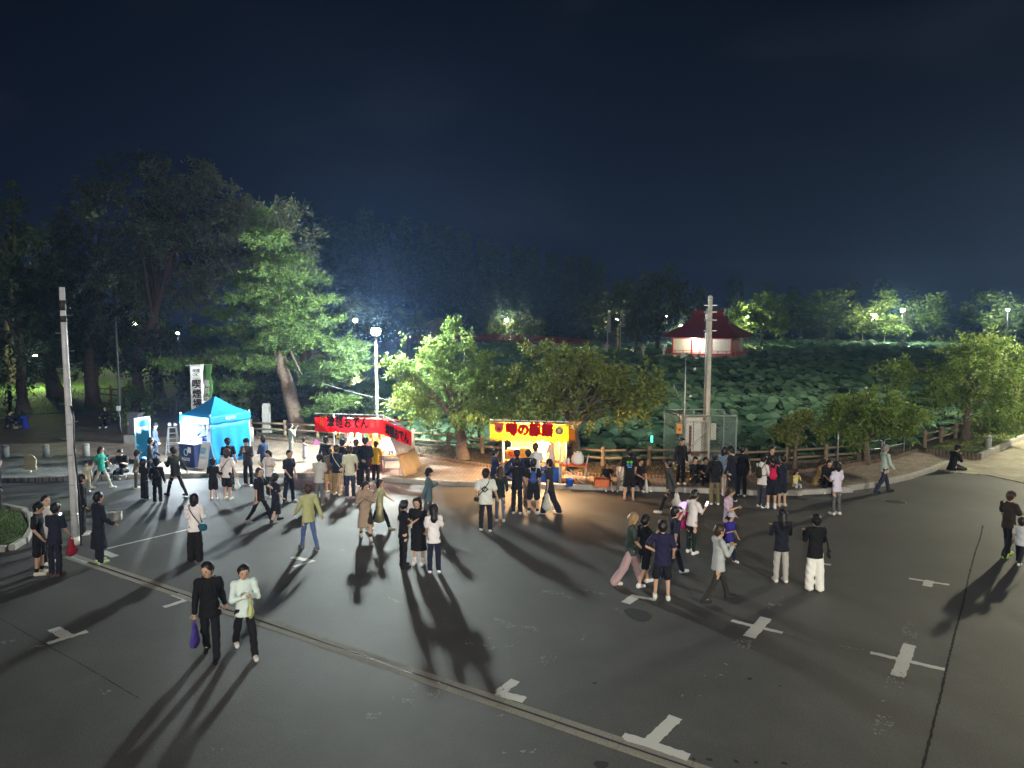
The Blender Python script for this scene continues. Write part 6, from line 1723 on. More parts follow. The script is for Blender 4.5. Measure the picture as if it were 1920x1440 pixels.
    add(G_, sh[0] - np.array([0, 0, .012 * s]), sh[1] - np.array([0, 0, .012 * s]), .053 * loose, .053 * loose, .05)
    add(G_, T(0, -.005, .54), T(0, 0, .565), .062, .056, .03)
    if top_t == "hoodie" or hood: add(G_, T(0, -.075, .52), T(0, -.07, .575), .075, .08, .03)
    slv = sleeve or ("short" if top_t in ("tee", "dress", "vest") else "long")
    for i in (0, 1):
        el, wr, d1, d2 = am[i]
        if slv == "short":
            add(G_, sh[i], sh[i] + d1 * .20 * s, .053 * loose, .066 * loose, .03)
        elif slv == "long":
            add(G_, sh[i], el, .054 * loose, .050 * loose, .03); add(G_, el, wr - d2 * .015 * s, .052 * loose, .043 * loose, .02)
    dn0 = rx(np.array([0, 0, -1.0]), la)
    if seat is None:
        core = [q for q in G_[:3]]; Vc, Fc = blob(core, vox, (.0075, 25, ph), [(T(0, 0, hz_ - .085), dn0)])
        Vd, Fd = blob([(chest, chest + np.array([0, 0, .01]), .13 * loose * s, .13 * loose * s, .05 * s, fwd, .70), G_[1]] + G_[3:], vox, (.0065, 27, ph), [(T(0, 0, .16), dn0)] if slv == "none" else None)
        Vt = np.concatenate([Vc, Vd]); Ft = np.concatenate([Fc, Fd + len(Vc)])
    else:
        Vt, Ft = blob(G_, vox, (.007, 25, ph))
    tm = cloth(top_c)
    link("top" if top_t not in ("dress", "coat", "jacket") else {"dress": "dress", "coat": "coat", "jacket": "jacket"}[top_t], np_mesh("top", Vt, Ft, tm, True), body)
    # bottom
    G_ = []
    if bot_t != "none":
        add(G_, T(0, 0, .14), T(0, 0, .02), .124 * slim, .138 * slim, .04, fwd, .76)
        for i in (0, 1):
            kn, an, dl_ = joints[i]
            w_ = {"long": (.090, .070, .062), "wide": (.098, .092, .098), "slim": (.082, .060, .046), "shorts": (.098, .094, 0), "skirt": (.12, .13, 0)}[bot_t]
            if bot_t in ("shorts", "skirt"):
                add(G_, hips[i], hips[i] + (kn - hips[i]) * .88, w_[0], w_[1], .03)
            else:
                add(G_, hips[i] * np.array([.88, 1, 1]), kn, w_[0] * .92, w_[1], .03); add(G_, kn, an + dl_ * .02 * s, w_[1], w_[2], .02)
        Vb, Fb = blob(G_, vox, (.0060, 26, ph + 1), [(np.array([0, 0, .032 * s]), np.array([0, 0, -1.0]))] if seat is None and bot_t not in ("shorts", "skirt") else None)
        link("skirt" if bot_t == "skirt" else "shorts" if bot_t == "shorts" else "trousers", np_mesh("bottom", Vb, Fb, cloth(bot_c), True), body)
    # shoes
    for i in (0, 1):
        kn, an, dl_ = joints[i]; G_ = []
        tilt = max(-.6, min(.5, (an[2] - .075 * s) * -3)) if seat is None else 0
        fd = rx(np.array([0, 1.0, 0]), tilt); dn_ = rx(np.array([0, 0, -1.0]), tilt)
        hl = an + dn_ * .035 * s - fd * .025 * s
        add(G_, hl - dn_ * .004 * s, hl + fd * .185 * s + dn_ * .002 * s, .046, .042, .02); add(G_, an, hl, .050, .046, .02)
        Vs, Fs = blob(G_, .0165 if dist < 20 else .02)
        link("shoe", np_mesh("shoe", Vs, Fs, cloth(shoes), True), body)
        if sock:
            add(G_ := [], an, an + (kn - an) * .22, .044, .047, .01); Vs, Fs = blob(G_, .02); link("sock", np_mesh("sock", Vs, Fs, cloth(sock), True), body)
    # hair
    if hair != "bald":
        G_ = []; f_ = HD(0, 1, 0) - HD(0, 0, 0); f_ /= np.linalg.norm(f_); u_ = HD(0, 0, 1) - HD(0, 0, 0); u_ /= np.linalg.norm(u_)
        add(G_, HD(0, -.008, .172), HD(0, -.012, .150), .108 * hs, .106 * hs, .03)
        add(G_, HD(0, -.045, .12), HD(0, -.04, .06), .082 * hs, .060 * hs, .03)
        cutn = f_ * .86 - u_ * .51
        if hair in ("bob", "long", "pony", "bun"):
            add(G_, HD(-.075, -.01, .13), HD(-.082, -.015, .02 if hair in ("bob", "long") else .09), .038 * hs, .026 * hs, .03); add(G_, HD(.075, -.01, .13), HD(.082, -.015, .02 if hair in ("bob", "long") else .09), .038 * hs, .026 * hs, .03)
        if hair == "bob": add(G_, HD(0, -.055, .10), HD(0, -.05, -.01), .088 * hs, .070 * hs, .03)
        if hair == "long":
            e_ = T(0, -.135, .33); add(G_, HD(0, -.06, .10), T(0, -.10, .53), .085 * hs, .085, .04); add(G_, T(0, -.10, .53), e_, .085, .055, .03, fwd, .6)
        if hair == "pony": add(G_, HD(0, -.115, .15), HD(0, -.15, .02), .040 * hs, .022 * hs, .02)
        if hair == "bun": add(G_, HD(0, -.10, .19), HD(0, -.115, .20), .045 * hs, .045 * hs, .02)
        Vh, Fh = blob(G_, .0165 if dist < 20 else .02, (.0065, 48, ph), [(HD(0, .052, .128), cutn)])
        link("hair", np_mesh("hair", Vh, Fh, HAIRC[hc], True), body)
    if cap:
        G_ = []; add(G_, HD(0, -.002, .178), HD(0, -.006, .165), .113 * hs, .113 * hs, .02)
        add(G_, HD(-.04, .10, .165), HD(.04, .10, .165), .05 * hs, .05 * hs, .02, HD(0, 0, 1) - HD(0, 0, 0) if False else np.array([0, 0, 1.0]), .22)
        f_ = HD(0, 0, -1) - HD(0, 0, 0); f_ /= np.linalg.norm(f_)
        Vh, Fh = blob(G_, .0165 if dist < 20 else .02, None, [(HD(0, 0, .150), f_)])
        link("cap", np_mesh("cap", Vh, Fh, cloth(cap), True), body)
    M_ = Matrix.Translation(body.location) @ Matrix.Rotation(-math.radians(face), 4, "Z")
    info = {"M": M_, "hand": [M_ @ Vector(am[i][1] + am[i][3] * .09 * s) for i in (0, 1)], "sh": [M_ @ Vector(v) for v in sh], "back": M_ @ Vector(T(0, -.135 * loose, .36)), "hip": [M_ @ Vector(T(sd_ * .19, -.02, .02)) for sd_ in (-1, 1)], "s": s, "chest": M_ @ Vector(T(0, .13 * loose, .36)), "rz": -math.radians(face), "T": lambda x, y, zz: M_ @ Vector(T(x, y, zz)), "body": body, "loose": loose}
    return info

def soft(name, prims, vox, m, label, cat, loc, rz=0, group=None, fold=None, part="bag_body"):
    V, F = blob(prims, vox, fold)
    o = empty(name, loc, rz, label=label, cat=cat, group=group)
    link(part, np_mesh(part, V, F, m, True), o)
    return o

def carrier(p, i, col, label, w=.13, h=.30, name="carrier_bag", cat="bag", fl=.5):
    """bag hanging from hand i"""
    q = p["hand"][i]; A = np.array
    o = soft(name, [(A([-w * .55, 0, -.12 - h * .8]), A([w * .55, 0, -.12 - h * .8]), w * .62, w * .62, .04, A([0, 1., 0]), fl), (A([0, 0, -.12 - h * .8]), A([0, 0, -.12]), w * .95, w * .5, .05, A([0, 1., 0]), fl)], .02, cloth(col), label, cat, (q.x, q.y, q.z - .02), p["rz"] + 1.2, "bags carried by visitors", (.008, 30, 1.0))
    MB().tube([(-.06, 0, -.12), (-.03, 0, -.02), (0, 0, .0), (.03, 0, -.02), (.06, 0, -.12)], .008, 5).build("handle", cloth(col), o, True)
    return o

def backpack(p, col, label, small=False, strap=None):
    q = p["T"](0, -.105 * p["loose"] - (.06 if not small else .045), .33); A = np.array; s = .8 if small else 1.0
    o = soft("backpack", [(A([0, 0, -.14 * s]), A([0, 0, .10 * s]), .135 * s, .11 * s, .03, A([0, 1., 0]), .6), (A([-.06, -.03, -.12 * s]), A([.06, -.03, -.12 * s]), .075 * s, .075 * s, .03, A([0, 1., 0]), .7)], .022, cloth(col), label, "backpack", q, p["rz"], "bags carried by visitors", (.004, 30, 2.))
    Mi = p["M"].inverted(); iv = o.matrix_basis.inverted() if False else (Matrix.Translation(q) @ Matrix.Rotation(p["rz"], 4, "Z")).inverted()
    for sd_ in (-1, 1):
        pts = [iv @ p["T"](sd_ * .075, -.10 * p["loose"] - .02, .44), iv @ p["T"](sd_ * .10, -.05, .585), iv @ p["T"](sd_ * .105, .075 * p["loose"] + .01, .50), iv @ p["T"](sd_ * .12, .085 * p["loose"] + .015, .36), iv @ p["T"](sd_ * .155, -.02, .22), iv @ p["T"](sd_ * .10, -.11 * p["loose"], .2)]
        MB().tube(pts, .017, 5).build("strap", cloth(strap or col), o, True)
    return o

def crossbody(p, side, col, label, strapc=None, big=1.0):
    """side = +1 bag at the wearer's right hip"""
    q = p["T"](side * .20 * p["loose"], -.02, .06); A = np.array
    o = soft("shoulder_bag", [(A([-.05 * big, 0, -.02]), A([.05 * big, 0, -.02]), .065 * big, .065 * big, .03, A([1., 0, 0]), 1.0), (A([-.04 * big, 0, -.08 * big]), A([.04 * big, 0, -.08 * big]), .07 * big, .07 * big, .03, None, 1)], .018, cloth(col), label, "bag", q, p["rz"], "bags carried by visitors")
    iv = (Matrix.Translation(q) @ Matrix.Rotation(p["rz"], 4, "Z")).inverted(); L_ = p["loose"]
    back = [iv @ p["T"](side * .16 * L_, -.08 * L_ - .02, .12), iv @ p["T"](side * .02, -.108 * L_ - .02, .33), iv @ p["T"](-side * .09, -.085 * L_ - .02, .50), iv @ p["T"](-side * .115, -.01, .585)]
    front = [iv @ p["T"](-side * .115, -.01, .585), iv @ p["T"](-side * .07, .10 * L_ + .02, .46), iv @ p["T"](side * .04, .112 * L_ + .02, .30), iv @ p["T"](side * .17 * L_, .07 * L_ + .01, .12)]
    for pts in (back, front): MB().tube(pts, .012, 5).build("strap", cloth(strapc or col), o, True)
    return o

def tote(p, i, col, label, z=.10, big=1.0, word=None):
    """flat tote hanging on the shoulder, i = 0 left, 1 right"""
    sd_ = -1 if i == 0 else 1
    q = p["T"](sd_ * .27, -.05, z); A = np.array
    o = soft("tote_bag", [(A([0, -.12 * big, -.12 * big]), A([0, .12 * big, -.12 * big]), .09 * big, .09 * big, .04, A([1., 0, 0]), .5), (A([0, -.10 * big, .08 * big]), A([0, .10 * big, .08 * big]), .07 * big, .07 * big, .05, A([1., 0, 0]), .45)], .02, cloth(col), label, "bag", q, p["rz"], "bags carried by visitors", (.006, 26, .4))
    iv = (Matrix.Translation(q) @ Matrix.Rotation(p["rz"], 4, "Z")).inverted()
    tp = iv @ p["T"](sd_ * .17, -.01, .60)
    for y in (-.07, .07): MB().tube([(0, y * big, .10 * big), Vector((0, y * big, .10 * big)).lerp(tp, .6), tp], .010, 5).build("handle", cloth(col), o, True)
    if word: text("bag_lettering", word, (sd_ * .062 * big, 0, -.10 * big), (0, sd_, 0), (0, 0, 1), .14 * big, .05 * big, WHITE, o, .02, .004)
    return o

def phone(p, i, label, col=(.75, .85, 1.0), glow=1.6, body_c="#101014"):
    q = p["hand"][i]; o = empty("phone", (q.x, q.y, q.z + .03), p["rz"], label=label, cat="phone", group="phones in hand")
    M_ = Matrix.Rotation(-.6, 3, "X")
    MB().box((0, 0, 0), (.075, .010, .15), M=M_).build("case", cloth(body_c), o); MB().box(M_ @ Vector((0, -.007, 0)), (.066, .003, .138), M=M_).build("screen", glow_mat("phone_screen", col, glow), o)
    return o

def back_print(p, m, shape, depth=.0):
    """flat print on the back of a shirt: list of (x, z, rx, rz) discs or a word"""
    L_ = p["loose"]; q = p["T"](0, -.128 * L_ - .012, .40)
    r_ = (p["M"].to_3x3() @ Vector((1, 0, 0))); 
    return q, r_


# ------------------------------------------------------------------ who stands where
Q1 = "people at the red stall"; Q2 = "people at the yellow stall"; WK = "people walking across the square"; SQ = "people standing on the square"; KB = "people sitting on the kerb"; LF = "people near the blue canopy"; CG = "people by the wire cage"
# group of boys by the utility pole
person((-11.00, 16.12), 75, 1.68, "boy in black tee and dark shorts facing the others beside the utility pole", ("tee", "#14151a"), ("shorts", "#141418"), arms=("down", "carry"), shoes="#c8c2b4", group=SQ, head=(0, 12), sock="#101010")
person((-11.25, 16.81), 100, 1.66, "boy in white shirt looking upward behind the two boys in navy", ("tee", "#c8c4c4"), ("long", "#15161c"), group=SQ, head=(20, -18), skin=2)
p = person((-10.59, 16.05), 5, 1.66, "boy in navy tee and dark trousers seen from behind, red bag at his side", ("tee", "#1c2030"), ("long", "#1b1d2b"), arms=("phone", "carry"), shoes="#5a3a34", group=SQ, head=(-15, 10))
carrier(p, 1, "#8c1830", "dark red bag hanging from the boy in navy tee", .12, .3)
phone(p, 0, "white-lit phone held by the boy in navy tee")
person((-10.05, 16.89), 35, 1.72, "man in long navy coat with lime sneakers right of the utility pole", ("coat", "#151a26"), ("long", "#141824"), arms=("down", "carry"), shoes="#b8cc9a", group=SQ)
person((-11.84, 19.18), 60, 1.66, "person in black half hidden behind the utility pole", ("jacket", "#101216"), ("long", "#151820"), group=SQ)
person((-15.68, 21.24), 60, 1.68, "person in dark clothes cut by the left frame edge", ("jacket", "#14161a"), ("long", "#101214"), group=SQ)
p = person((-7.79, 17.04), -4, 1.64, "woman in white blouse and black wide trousers with teal shoulder bag", ("long", "#e6dfe0"), ("wide", "#15110f"), hair="bob", arms=("phone", "phone"), shoes="#2a2020", group=SQ, hc="k", head=(0, 8))
crossbody(p, 1, "#1d5468", "teal shoulder bag on the woman in white blouse", "#101014", .95)
# walking couple in front
p = person((-5.29, 12.03), 165, 1.72, "man in black jacket with backpack walking towards the viewer", ("jacket", "#0d0f11"), ("long", "#10131a"), arms=("swingb", "down"), legs="step", shoes="#0e0f12", group=WK, head=(10, 0))
backpack(p, "#15161a", "black backpack worn by the man in black jacket")
carrier(p, 1, "#4a3c8c", "purple plastic bag carried by the man in black jacket", .12, .34)
p = person((-4.75, 12.19), 150, 1.66, "young man in pale shirt and black trousers walking beside the man in black", ("long", "#cfe0dc"), ("long", "#121317"), arms=("cross", "cross"), legs="walk", shoes="#d0cfca", group=WK)
carrier(p, 1, "#c6cc8c", "pale yellow bag in the hands of the young man in pale shirt", .10, .22)
# children and seated people near the bollards
person((-14.68, 24.16), 160, 1.05, "small child in cream patterned outfit near the utility pole", ("long", "#b9b5a0"), ("long", "#a8a592"), kid=True, group=LF, shoes="#c8c8c0")
person((-14.45, 24.63), 90, 1.52, "woman in teal shirt and grey trousers striding past the seated women", ("tee", "#1f8474"), ("slim", "#a6a7a0"), legs="walk", arms=("swingf", "swingb"), hair="bob", group=LF, hc="b")
person((-15.48, 26.59), 172, 1.60, "woman in black sitting on the kerb behind the striding woman", ("tee", "#0d0d10"), ("long", "#0c0c0f"), hair="bob", arms=("knee", "lap"), legs="sit", seat=.20, group=KB, cap="#15151a")
p = person((-14.75, 26.59), 178, 1.60, "woman in black with hair bun sitting on the kerb with a lit phone", ("tee", "#0e0e12"), ("long", "#0c0c0f"), hair="bun", arms=("phone", "phone"), legs="sit", seat=.20, group=KB, head=(0, 20))
phone(p, 1, "brightly lit phone held by the woman with hair bun", (.9, .95, 1), 2.4)
p = person((-13.24, 24.63), 60, 1.34, "child in brown-grey top holding a glowing coloured toy", ("long", "#5e564c"), ("long", "#3c3833"), arms=("phone", "phone"), kid=True, group=LF, cap="#2a2a30")
ty = empty("light_toy", p["hand"][1] + Vector((0, -.05, .06)), label="glowing blue and green toy in the child's hand", cat="toy")
MB().lathe([(.01, -.02), (.06, 0), (.075, .07), (.05, .12), (.005, .135)], 12).build("glow_ball", glow_mat("toy_glow", (.12, .45, 1.0), 5), ty, True); MB().tube([(0, 0, -.12), (0, 0, 0)], .014, 7).build("handle", glow_mat("toy_grip", (.35, .15, .9), 1.5), ty)
person((-12.17, 23.13), 20, 1.34, "girl in long black skirt and dark top beside the boy with backpack", ("tee", "#131417"), ("wide", "#0d0d10"), hair="bob", kid=True, group=LF)
p = person((-11.50, 22.64), -20, 1.44, "boy in black jacket with backpack near the child with glowing toy", ("jacket", "#131318"), ("long", "#0e0f12"), kid=True, group=LF, arms=("carry", "down"))
backpack(p, "#0f0f14", "small black backpack on the boy near the glowing toy", True)
p = person((-11.33, 23.56), -60, 1.70, "man in olive jacket walking towards the canopy with a phone", ("jacket", "#2b2e26"), ("slim", "#0f1013"), arms=("phone", "swingb"), legs="walk", shoes="#101010", group=LF, head=(0, 8))
person((-14.40, 28.31), 80, 1.62, "staff man in dark uniform and cap beside the blue sign panel", ("jacket", "#2a3444"), ("long", "#1d2c44"), cap="#101218", group=LF, z=.15, arms=("down", "carry"), shoes="#101114")
person((-13.33, 25.80), 65, 1.60, "man in grey vest passing in front of the blue sign panel", ("jacket", "#3d4146"), ("long", "#15171c"), arms=("swingf", "down"), legs="step", group=LF)
person((-12.55, 28.75), 200, 1.58, "attendant with brown hair standing under the canopy behind the counter", ("long", "#2e3f66"), ("long", "#14161e"), hair="bob", hc="b", group=LF, z=.15, arms=("lap", "lap"))
person((-9.86, 23.06), -10, 1.36, "boy in black tee and long black shorts beside the person in white tee", ("tee", "#15161a"), ("shorts", "#101116"), kid=True, group=LF, arms=("phone", "down"), shoes="#b5b2b5")
p = person((-9.40, 23.06), 8, 1.66, "person in white tee and black shorts with a sling strap, plastic bag in hand", ("tee", "#d9d2d2"), ("shorts", "#131317"), hair="bob", group=LF, arms=("down", "bag"), shoes="#c4c0bb", hc="b")
carrier(p, 1, "#d9dde0", "white plastic bag held by the person in white tee and black shorts", .11, .26)
crossbody(p, -1, "#1a1a1e", "thin black sling on the person in white tee and black shorts", big=.6)
person((-10.10, 24.95), -30, 1.70, "man in black tee and dark cap at the canopy corner", ("tee", "#141519"), ("long", "#131418"), cap="#0d0e12", group=LF)
person((-9.44, 25.04), 185, 1.70, "man in dark grey jacket with hand at his chin facing the square", ("jacket", "#3c3a40"), ("long", "#101522"), arms=("cross", "face"), group=LF, legs="wide", cap="#16161a")
person((-9.10, 25.71), -75, 1.66, "man in blue jersey turned towards the canopy", ("jacket", "#2b3f66"), ("long", "#a9adb8"), arms=("cross", "carry"), group=LF)
p = person((-8.11, 23.41), 195, 1.58, "woman in white flowery top holding a yellow cup", ("tee", "#c8c0bf"), ("long", "#15151b"), hair="bob", arms=("phone", "phone"), group=LF, head=(0, 15))
cu = empty("paper_cup", p["hand"][1] + Vector((0, 0, .0)), label="yellow cup in the hand of the woman in white flowery top", cat="cup")
MB().lathe([(.028, -.04), (.038, .06), (.034, .06), (.02, -.03)], 12).build("cup_body", mat("cup_yellow", "#d8c030", .5, .05), cu, True); MB().lathe([(.039, .055), (.039, .068), (.01, .07)], 12).build("lid", WHITE, cu, True)
p = person((-7.33, 20.27), 100, 1.68, "man in black tee with chest print walking across the square", ("tee", "#131418"), ("slim", "#0f1014"), arms=("swingf", "down"), legs="walk", group=WK, head=(25, 0), shoes="#8d8d8d")
person((-6.95, 20.49), 40, 1.44, "girl in dark navy dress beside the man in printed black tee", ("dress", "#171a26"), ("shorts", "#12141c"), hair="pony", arms=("phone", "carry"), legs="step", kid=True, group=WK, shoes="#22201e")
person((-7.25, 22.71), 120, 1.70, "man in plain navy tee standing with legs apart", ("tee", "#161b28"), ("long", "#161b2c"), arms=("down", "carry"), legs="wide", group=SQ, shoes="#c4c4c4", head=(30, 0))
# beyond, on the pavement
p = person((-9.16, 29.08), 60, 1.50, "man in grey camouflage top taking a photo under the pine", ("long", "#7f8a80"), ("long", "#8d9089"), arms=("up", "face"), group="people behind the red stall", z=.15)
p = person((-8.48, 28.63), 70, .96, "little girl in pale kimono waving a pink fan left of the red stall", ("dress", "#9a98a8"), ("shorts", "#8a889a"), hair="bun", arms=("down", "fwd"), kid=True, group="people behind the red stall", z=.15)
fn = empty("hand_fan", p["hand"][1], label="glowing pink fan waved by the little girl", cat="fan")
mb = MB(); n = 10; P_ = [(0.02, 0, .03)] + [(.30 * math.cos(a), -.02, .30 * math.sin(a)) for a in [R(10 + 6 * k) for k in range(n)]]
mb.add(P_ + [(x, y + .012, z) for x, y, z in P_], [tuple(range(n + 1)), tuple(range(2 * n + 1, n, -1))] + [(i, n + 1 + i, n + 1 + (i + 1) % (n + 1), (i + 1) % (n + 1)) for i in range(n + 1)]); mb.build("leaf", mat("fan_pink", "#e070c8", .6, .1, emit=(.9, .25, .7), estr=.35), fn); MB().tube([(-.05, 0, -.02), (.06, 0, .05)], .010, 6).build("grip", WHITE, fn)
# queue at the red stall
p = person((-6.17, 22.38), 8, 1.62, "woman in white tee and grey dungarees with hair bun at the red stall", ("tee", "#b4b3ae"), ("long", "#5c5e60"), hair="bun", arms=("phone", "phone"), group=Q1, shoes="#9a9a98")
person((-6.27, 23.93), 20, 1.52, "person in beige shorts half hidden in the red stall queue", ("tee", "#5a4a40"), ("shorts", "#a88c66"), group=Q1, arms=("phone", "phone"))
p = person((-5.94, 23.71), 10, 1.68, "man in navy shirt with a white strap, beige trousers, at the red stall", ("long", "#1b2233"), ("long", "#a5906c"), group=Q1, arms=("phone", "phone"))
crossbody(p, 1, "#c8c4ba", "white sling strap on the man in navy shirt", big=.6)
person((-5.39, 23.27), -15, 1.72, "man in cream tee and jeans at the red stall", ("tee", "#c3c3ac"), ("long", "#2b3448"), group=Q1, arms=("down", "carry"), hc="b", shoes="#b8b4ac")
person((-6.00, 24.79), 0, 1.70, "person in black behind the man in cream tee", ("long", "#131317"), ("long", "#101216"), group=Q1)
person((-5.56, 24.95), 10, 1.66, "person in charcoal jacket between the cream tee and the tall man", ("jacket", "#26262a"), ("long", "#17181c"), group=Q1, hc="b")
person((-5.16, 24.55), 4, 1.80, "tall man in black shirt with hands clasped behind his back at the red stall", ("long", "#141820"), ("long", "#1c2027"), arms=("back", "back"), group=Q1, slim=1.12)
person((-4.98, 25.62), 12, 1.48, "child in mustard yellow tee standing at the red stall counter", ("tee", "#b8991e"), ("long", "#151518"), group=Q1, arms=("phone", "phone"))
person((-6.78, 25.54), 15, 1.66, "person in dark jacket at the left edge of the red stall queue", ("jacket", "#1a1a20"), ("long", "#15151a"), group=Q1)
person((-6.2, 27.75), 190, 1.60, "stall vendor in white headscarf on the left behind the oden pots", ("long", "#d8d4cf"), ("long", "#20242c"), hair="short", cap="#e4e2dd", arms=("phone", "carry"), group="stall vendors", z=.15, head=(0, 15))
person((-5.35, 27.55), 170, 1.66, "stall vendor in orange top on the right behind the oden pots", ("tee", "#c8641e"), ("long", "#20242c"), cap="#26262c", arms=("carry", "phone"), group="stall vendors", z=.15, head=(0, 12))
# walkers between
person((-5.25, 17.94), -40, 1.70, "man in yellow-green jacket and blue jeans walking away from the arrow mark", ("jacket", "#a6a878"), ("slim", "#4a5d8c"), legs="step", arms=("swingf", "swingb"), group=WK, hc="b", shoes="#606060")
person((-3.97, 18.85), 160, 1.58, "woman in beige coat with black socks and white sneakers", ("coat", "#9a8674"), ("shorts", "#2a2622"), hair="bob", legs="step", arms=("cross", "cross"), group=WK, sock="#0e0e10", shoes="#dcd9d4", head=(-20, 10))
person((-3.73, 19.58), 95, 1.50, "woman in pale yellow dress striding past the woman in beige coat", ("dress", "#c2bd92"), ("slim", "#1a1a1e"), hair="bob", legs="walk", arms=("swingf", "swingb"), group=WK, shoes="#b8b4a6")
person((-2.42, 20.11), 80, 1.66, "person in grey-blue jacket and black cap passing behind the three girls", ("jacket", "#4c6068"), ("long", "#3c4a52"), cap="#0e1013", legs="step", arms=("phone", "swingb"), group=WK)
# three girls
p = person((-2.60, 16.59), 60, 1.62, "girl in black top and trousers with ponytail in the group of three", ("tee", "#111115"), ("long", "#0f1014"), hair="pony", arms=("down", "phone"), group=SQ, shoes="#151517", slim=.95)
p = person((-2.27, 16.81), 185, 1.64, "girl in short black dress with long fringe facing the viewer", ("dress", "#0f0f12"), ("shorts", "#0f0f12"), hair="long", arms=("carry", "phone"), group=SQ, sock="#d8d4d0", shoes="#e2dddb", slim=.95, head=(0, 4))
p = person((-1.83, 16.26), -12, 1.60, "girl in white tee with long black hair and navy trousers", ("tee", "#e4dfe2"), ("long", "#181f33"), hair="long", arms=("phone", "phone"), group=SQ, shoes="#eceaea", slim=.95)
# yellow stall queue
p = person((-0.74, 19.58), 6, 1.72, "man in printed white tee and cap at the tail of the yellow stall queue", ("tee", "#d3d6cf"), ("long", "#191a20"), cap="#101014", legs="wide", group=Q2, slim=1.15, shoes="#c8c4bd")
crossbody(p, -1, "#1a1a20", "black crossbody strap on the man in printed white tee", big=.7)
q, r_ = back_print(p, None, None)
text("shirt_print", "◇", tuple(p["body"].matrix_basis.inverted() @ (q - Vector((0, 0, .06)))), (1, 0, 0), (0, 0, 1), .19, .17, INK, p["body"], .06, .006)
person((-0.35, 20.49), -6, 1.60, "woman with long brown hair and dark green top beside the man in printed tee", ("long", "#1c2b28"), ("slim", "#4a5d70"), hair="long", hc="b", group=Q2, arms=("down", "carry"), shoes="#b8b4b0")
person((-0.60, 23.20), 70, 1.64, "man in navy polo with glasses in the yellow stall queue", ("tee", "#232c4c"), ("long", "#1a1d28"), group=Q2, arms=("phone", "phone"), head=(0, 12))
person((0.15, 21.36), 0, 1.70, "man in black tee and black trousers with hand on hip at the yellow stall", ("tee", "#101116"), ("long", "#11131c"), arms=("hip", "down"), group=Q2, shoes="#b9b6a8")
p = person((0.65, 21.36), 2, 1.66, "boy in black tee and shorts wearing a blue drawstring bag", ("tee", "#121318"), ("shorts", "#11131c"), group=Q2, arms=("carry", "carry"), legs="wide", sock="#101010", shoes="#b8b8b8")
backpack(p, "#3c4c8a", "blue-green drawstring bag on the boy in black shorts", True, "#a8aab0")
p = person((1.16, 21.36), -70, 1.68, "man in charcoal tee with a white tote reaching towards the queue", ("tee", "#25262b"), ("wide", "#101524"), arms=("bag", "fwd"), group=Q2, shoes="#e0dedb", legs="step")
carrier(p, 0, "#b9bcb4", "pale cloth tote hanging from the man in charcoal tee", .16, .40, "tote_bag")
person((0.16, 22.85), 10, 1.68, "person in navy jacket close to the yellow stall counter", ("jacket", "#20294a"), ("long", "#171a26"), arms=("hip", "phone"), group=Q2)
person((0.53, 22.99), -10, 1.66, "person in dark check shirt in the middle of the yellow stall queue", ("long", "#2a2428"), ("long", "#7d6f6c"), group=Q2, arms=("phone", "phone"))
person((0.79, 23.56), 5, 1.76, "man in white tee standing right at the yellow stall counter", ("tee", "#d2d4d8"), ("long", "#777a80"), group=Q2, arms=("phone", "phone"), hc="b")
person((1.15, 25.75), 185, 1.60, "stall vendor in white hat and white apron behind the yellow counter", ("tee", "#e0d8c8"), ("long", "#8c8c90"), cap="#f0ece0", arms=("phone", "carry"), group="stall vendors", z=.15, head=(0, 10))
person((1.42, 25.05), -60, 1.62, "stall helper in pinkish shirt and headscarf at the right post of the yellow stall", ("tee", "#cdb8ae"), ("long", "#6d6a70"), cap="#b88888", arms=("phone", "phone"), group="stall vendors", z=.15)
# kerb sitters beside the yellow stall
person((3.33, 24.64), 175, 1.32, "boy in black tee with a white towel sitting on the kerb near the orange crate", ("tee", "#15120f"), ("shorts", "#1a1816"), arms=("knee", "lap"), legs="sit", seat=.20, kid=True, group=KB)
person((3.88, 24.64), 190, 1.50, "person in white shirt sitting on the kerb behind the man in printed black tee", ("long", "#cfc6c0"), ("long", "#8a8078"), arms=("lap", "lap"), legs="sit", seat=.20, group=KB, hair="bob")
p = person((3.85, 22.99), 4, 1.68, "man in black tee with green print and black shorts, bare calves", ("tee", "#0f0f12"), ("shorts", "#0d0d10"), arms=("down", "carry"), legs="wide", group=SQ, shoes="#a07868", slim=1.12, head=(-20, 0))
q, r_ = back_print(p, None, None)
iv = p["body"].matrix_basis.inverted()
for w_, dz_, c_ in (("✿❀", .04, "#5ab83a"), ("✿✦", -.06, "#3a7ac0"), ("•••", -.13, "#c8d0d0")): text("shirt_print", w_, tuple(iv @ (q + Vector((0, 0, dz_)))), (1, 0, 0), (0, 0, 1), .20 if dz_ > -.1 else .12, .09 if dz_ > -.1 else .025, mat("print_" + c_[1:], c_, .7, 0), p["body"], .03, .006)
p = person((4.46, 24.64), 160, 1.58, "dark-haired woman sitting on the kerb with a white bag at her knees", ("tee", "#15141a"), ("long", "#141418"), hair="long", arms=("lap", "lap"), legs="sit", seat=.20, group=KB)
carrier(p, 0, "#cfcac2", "white shopping bag at the knees of the dark-haired woman", .17, .34)
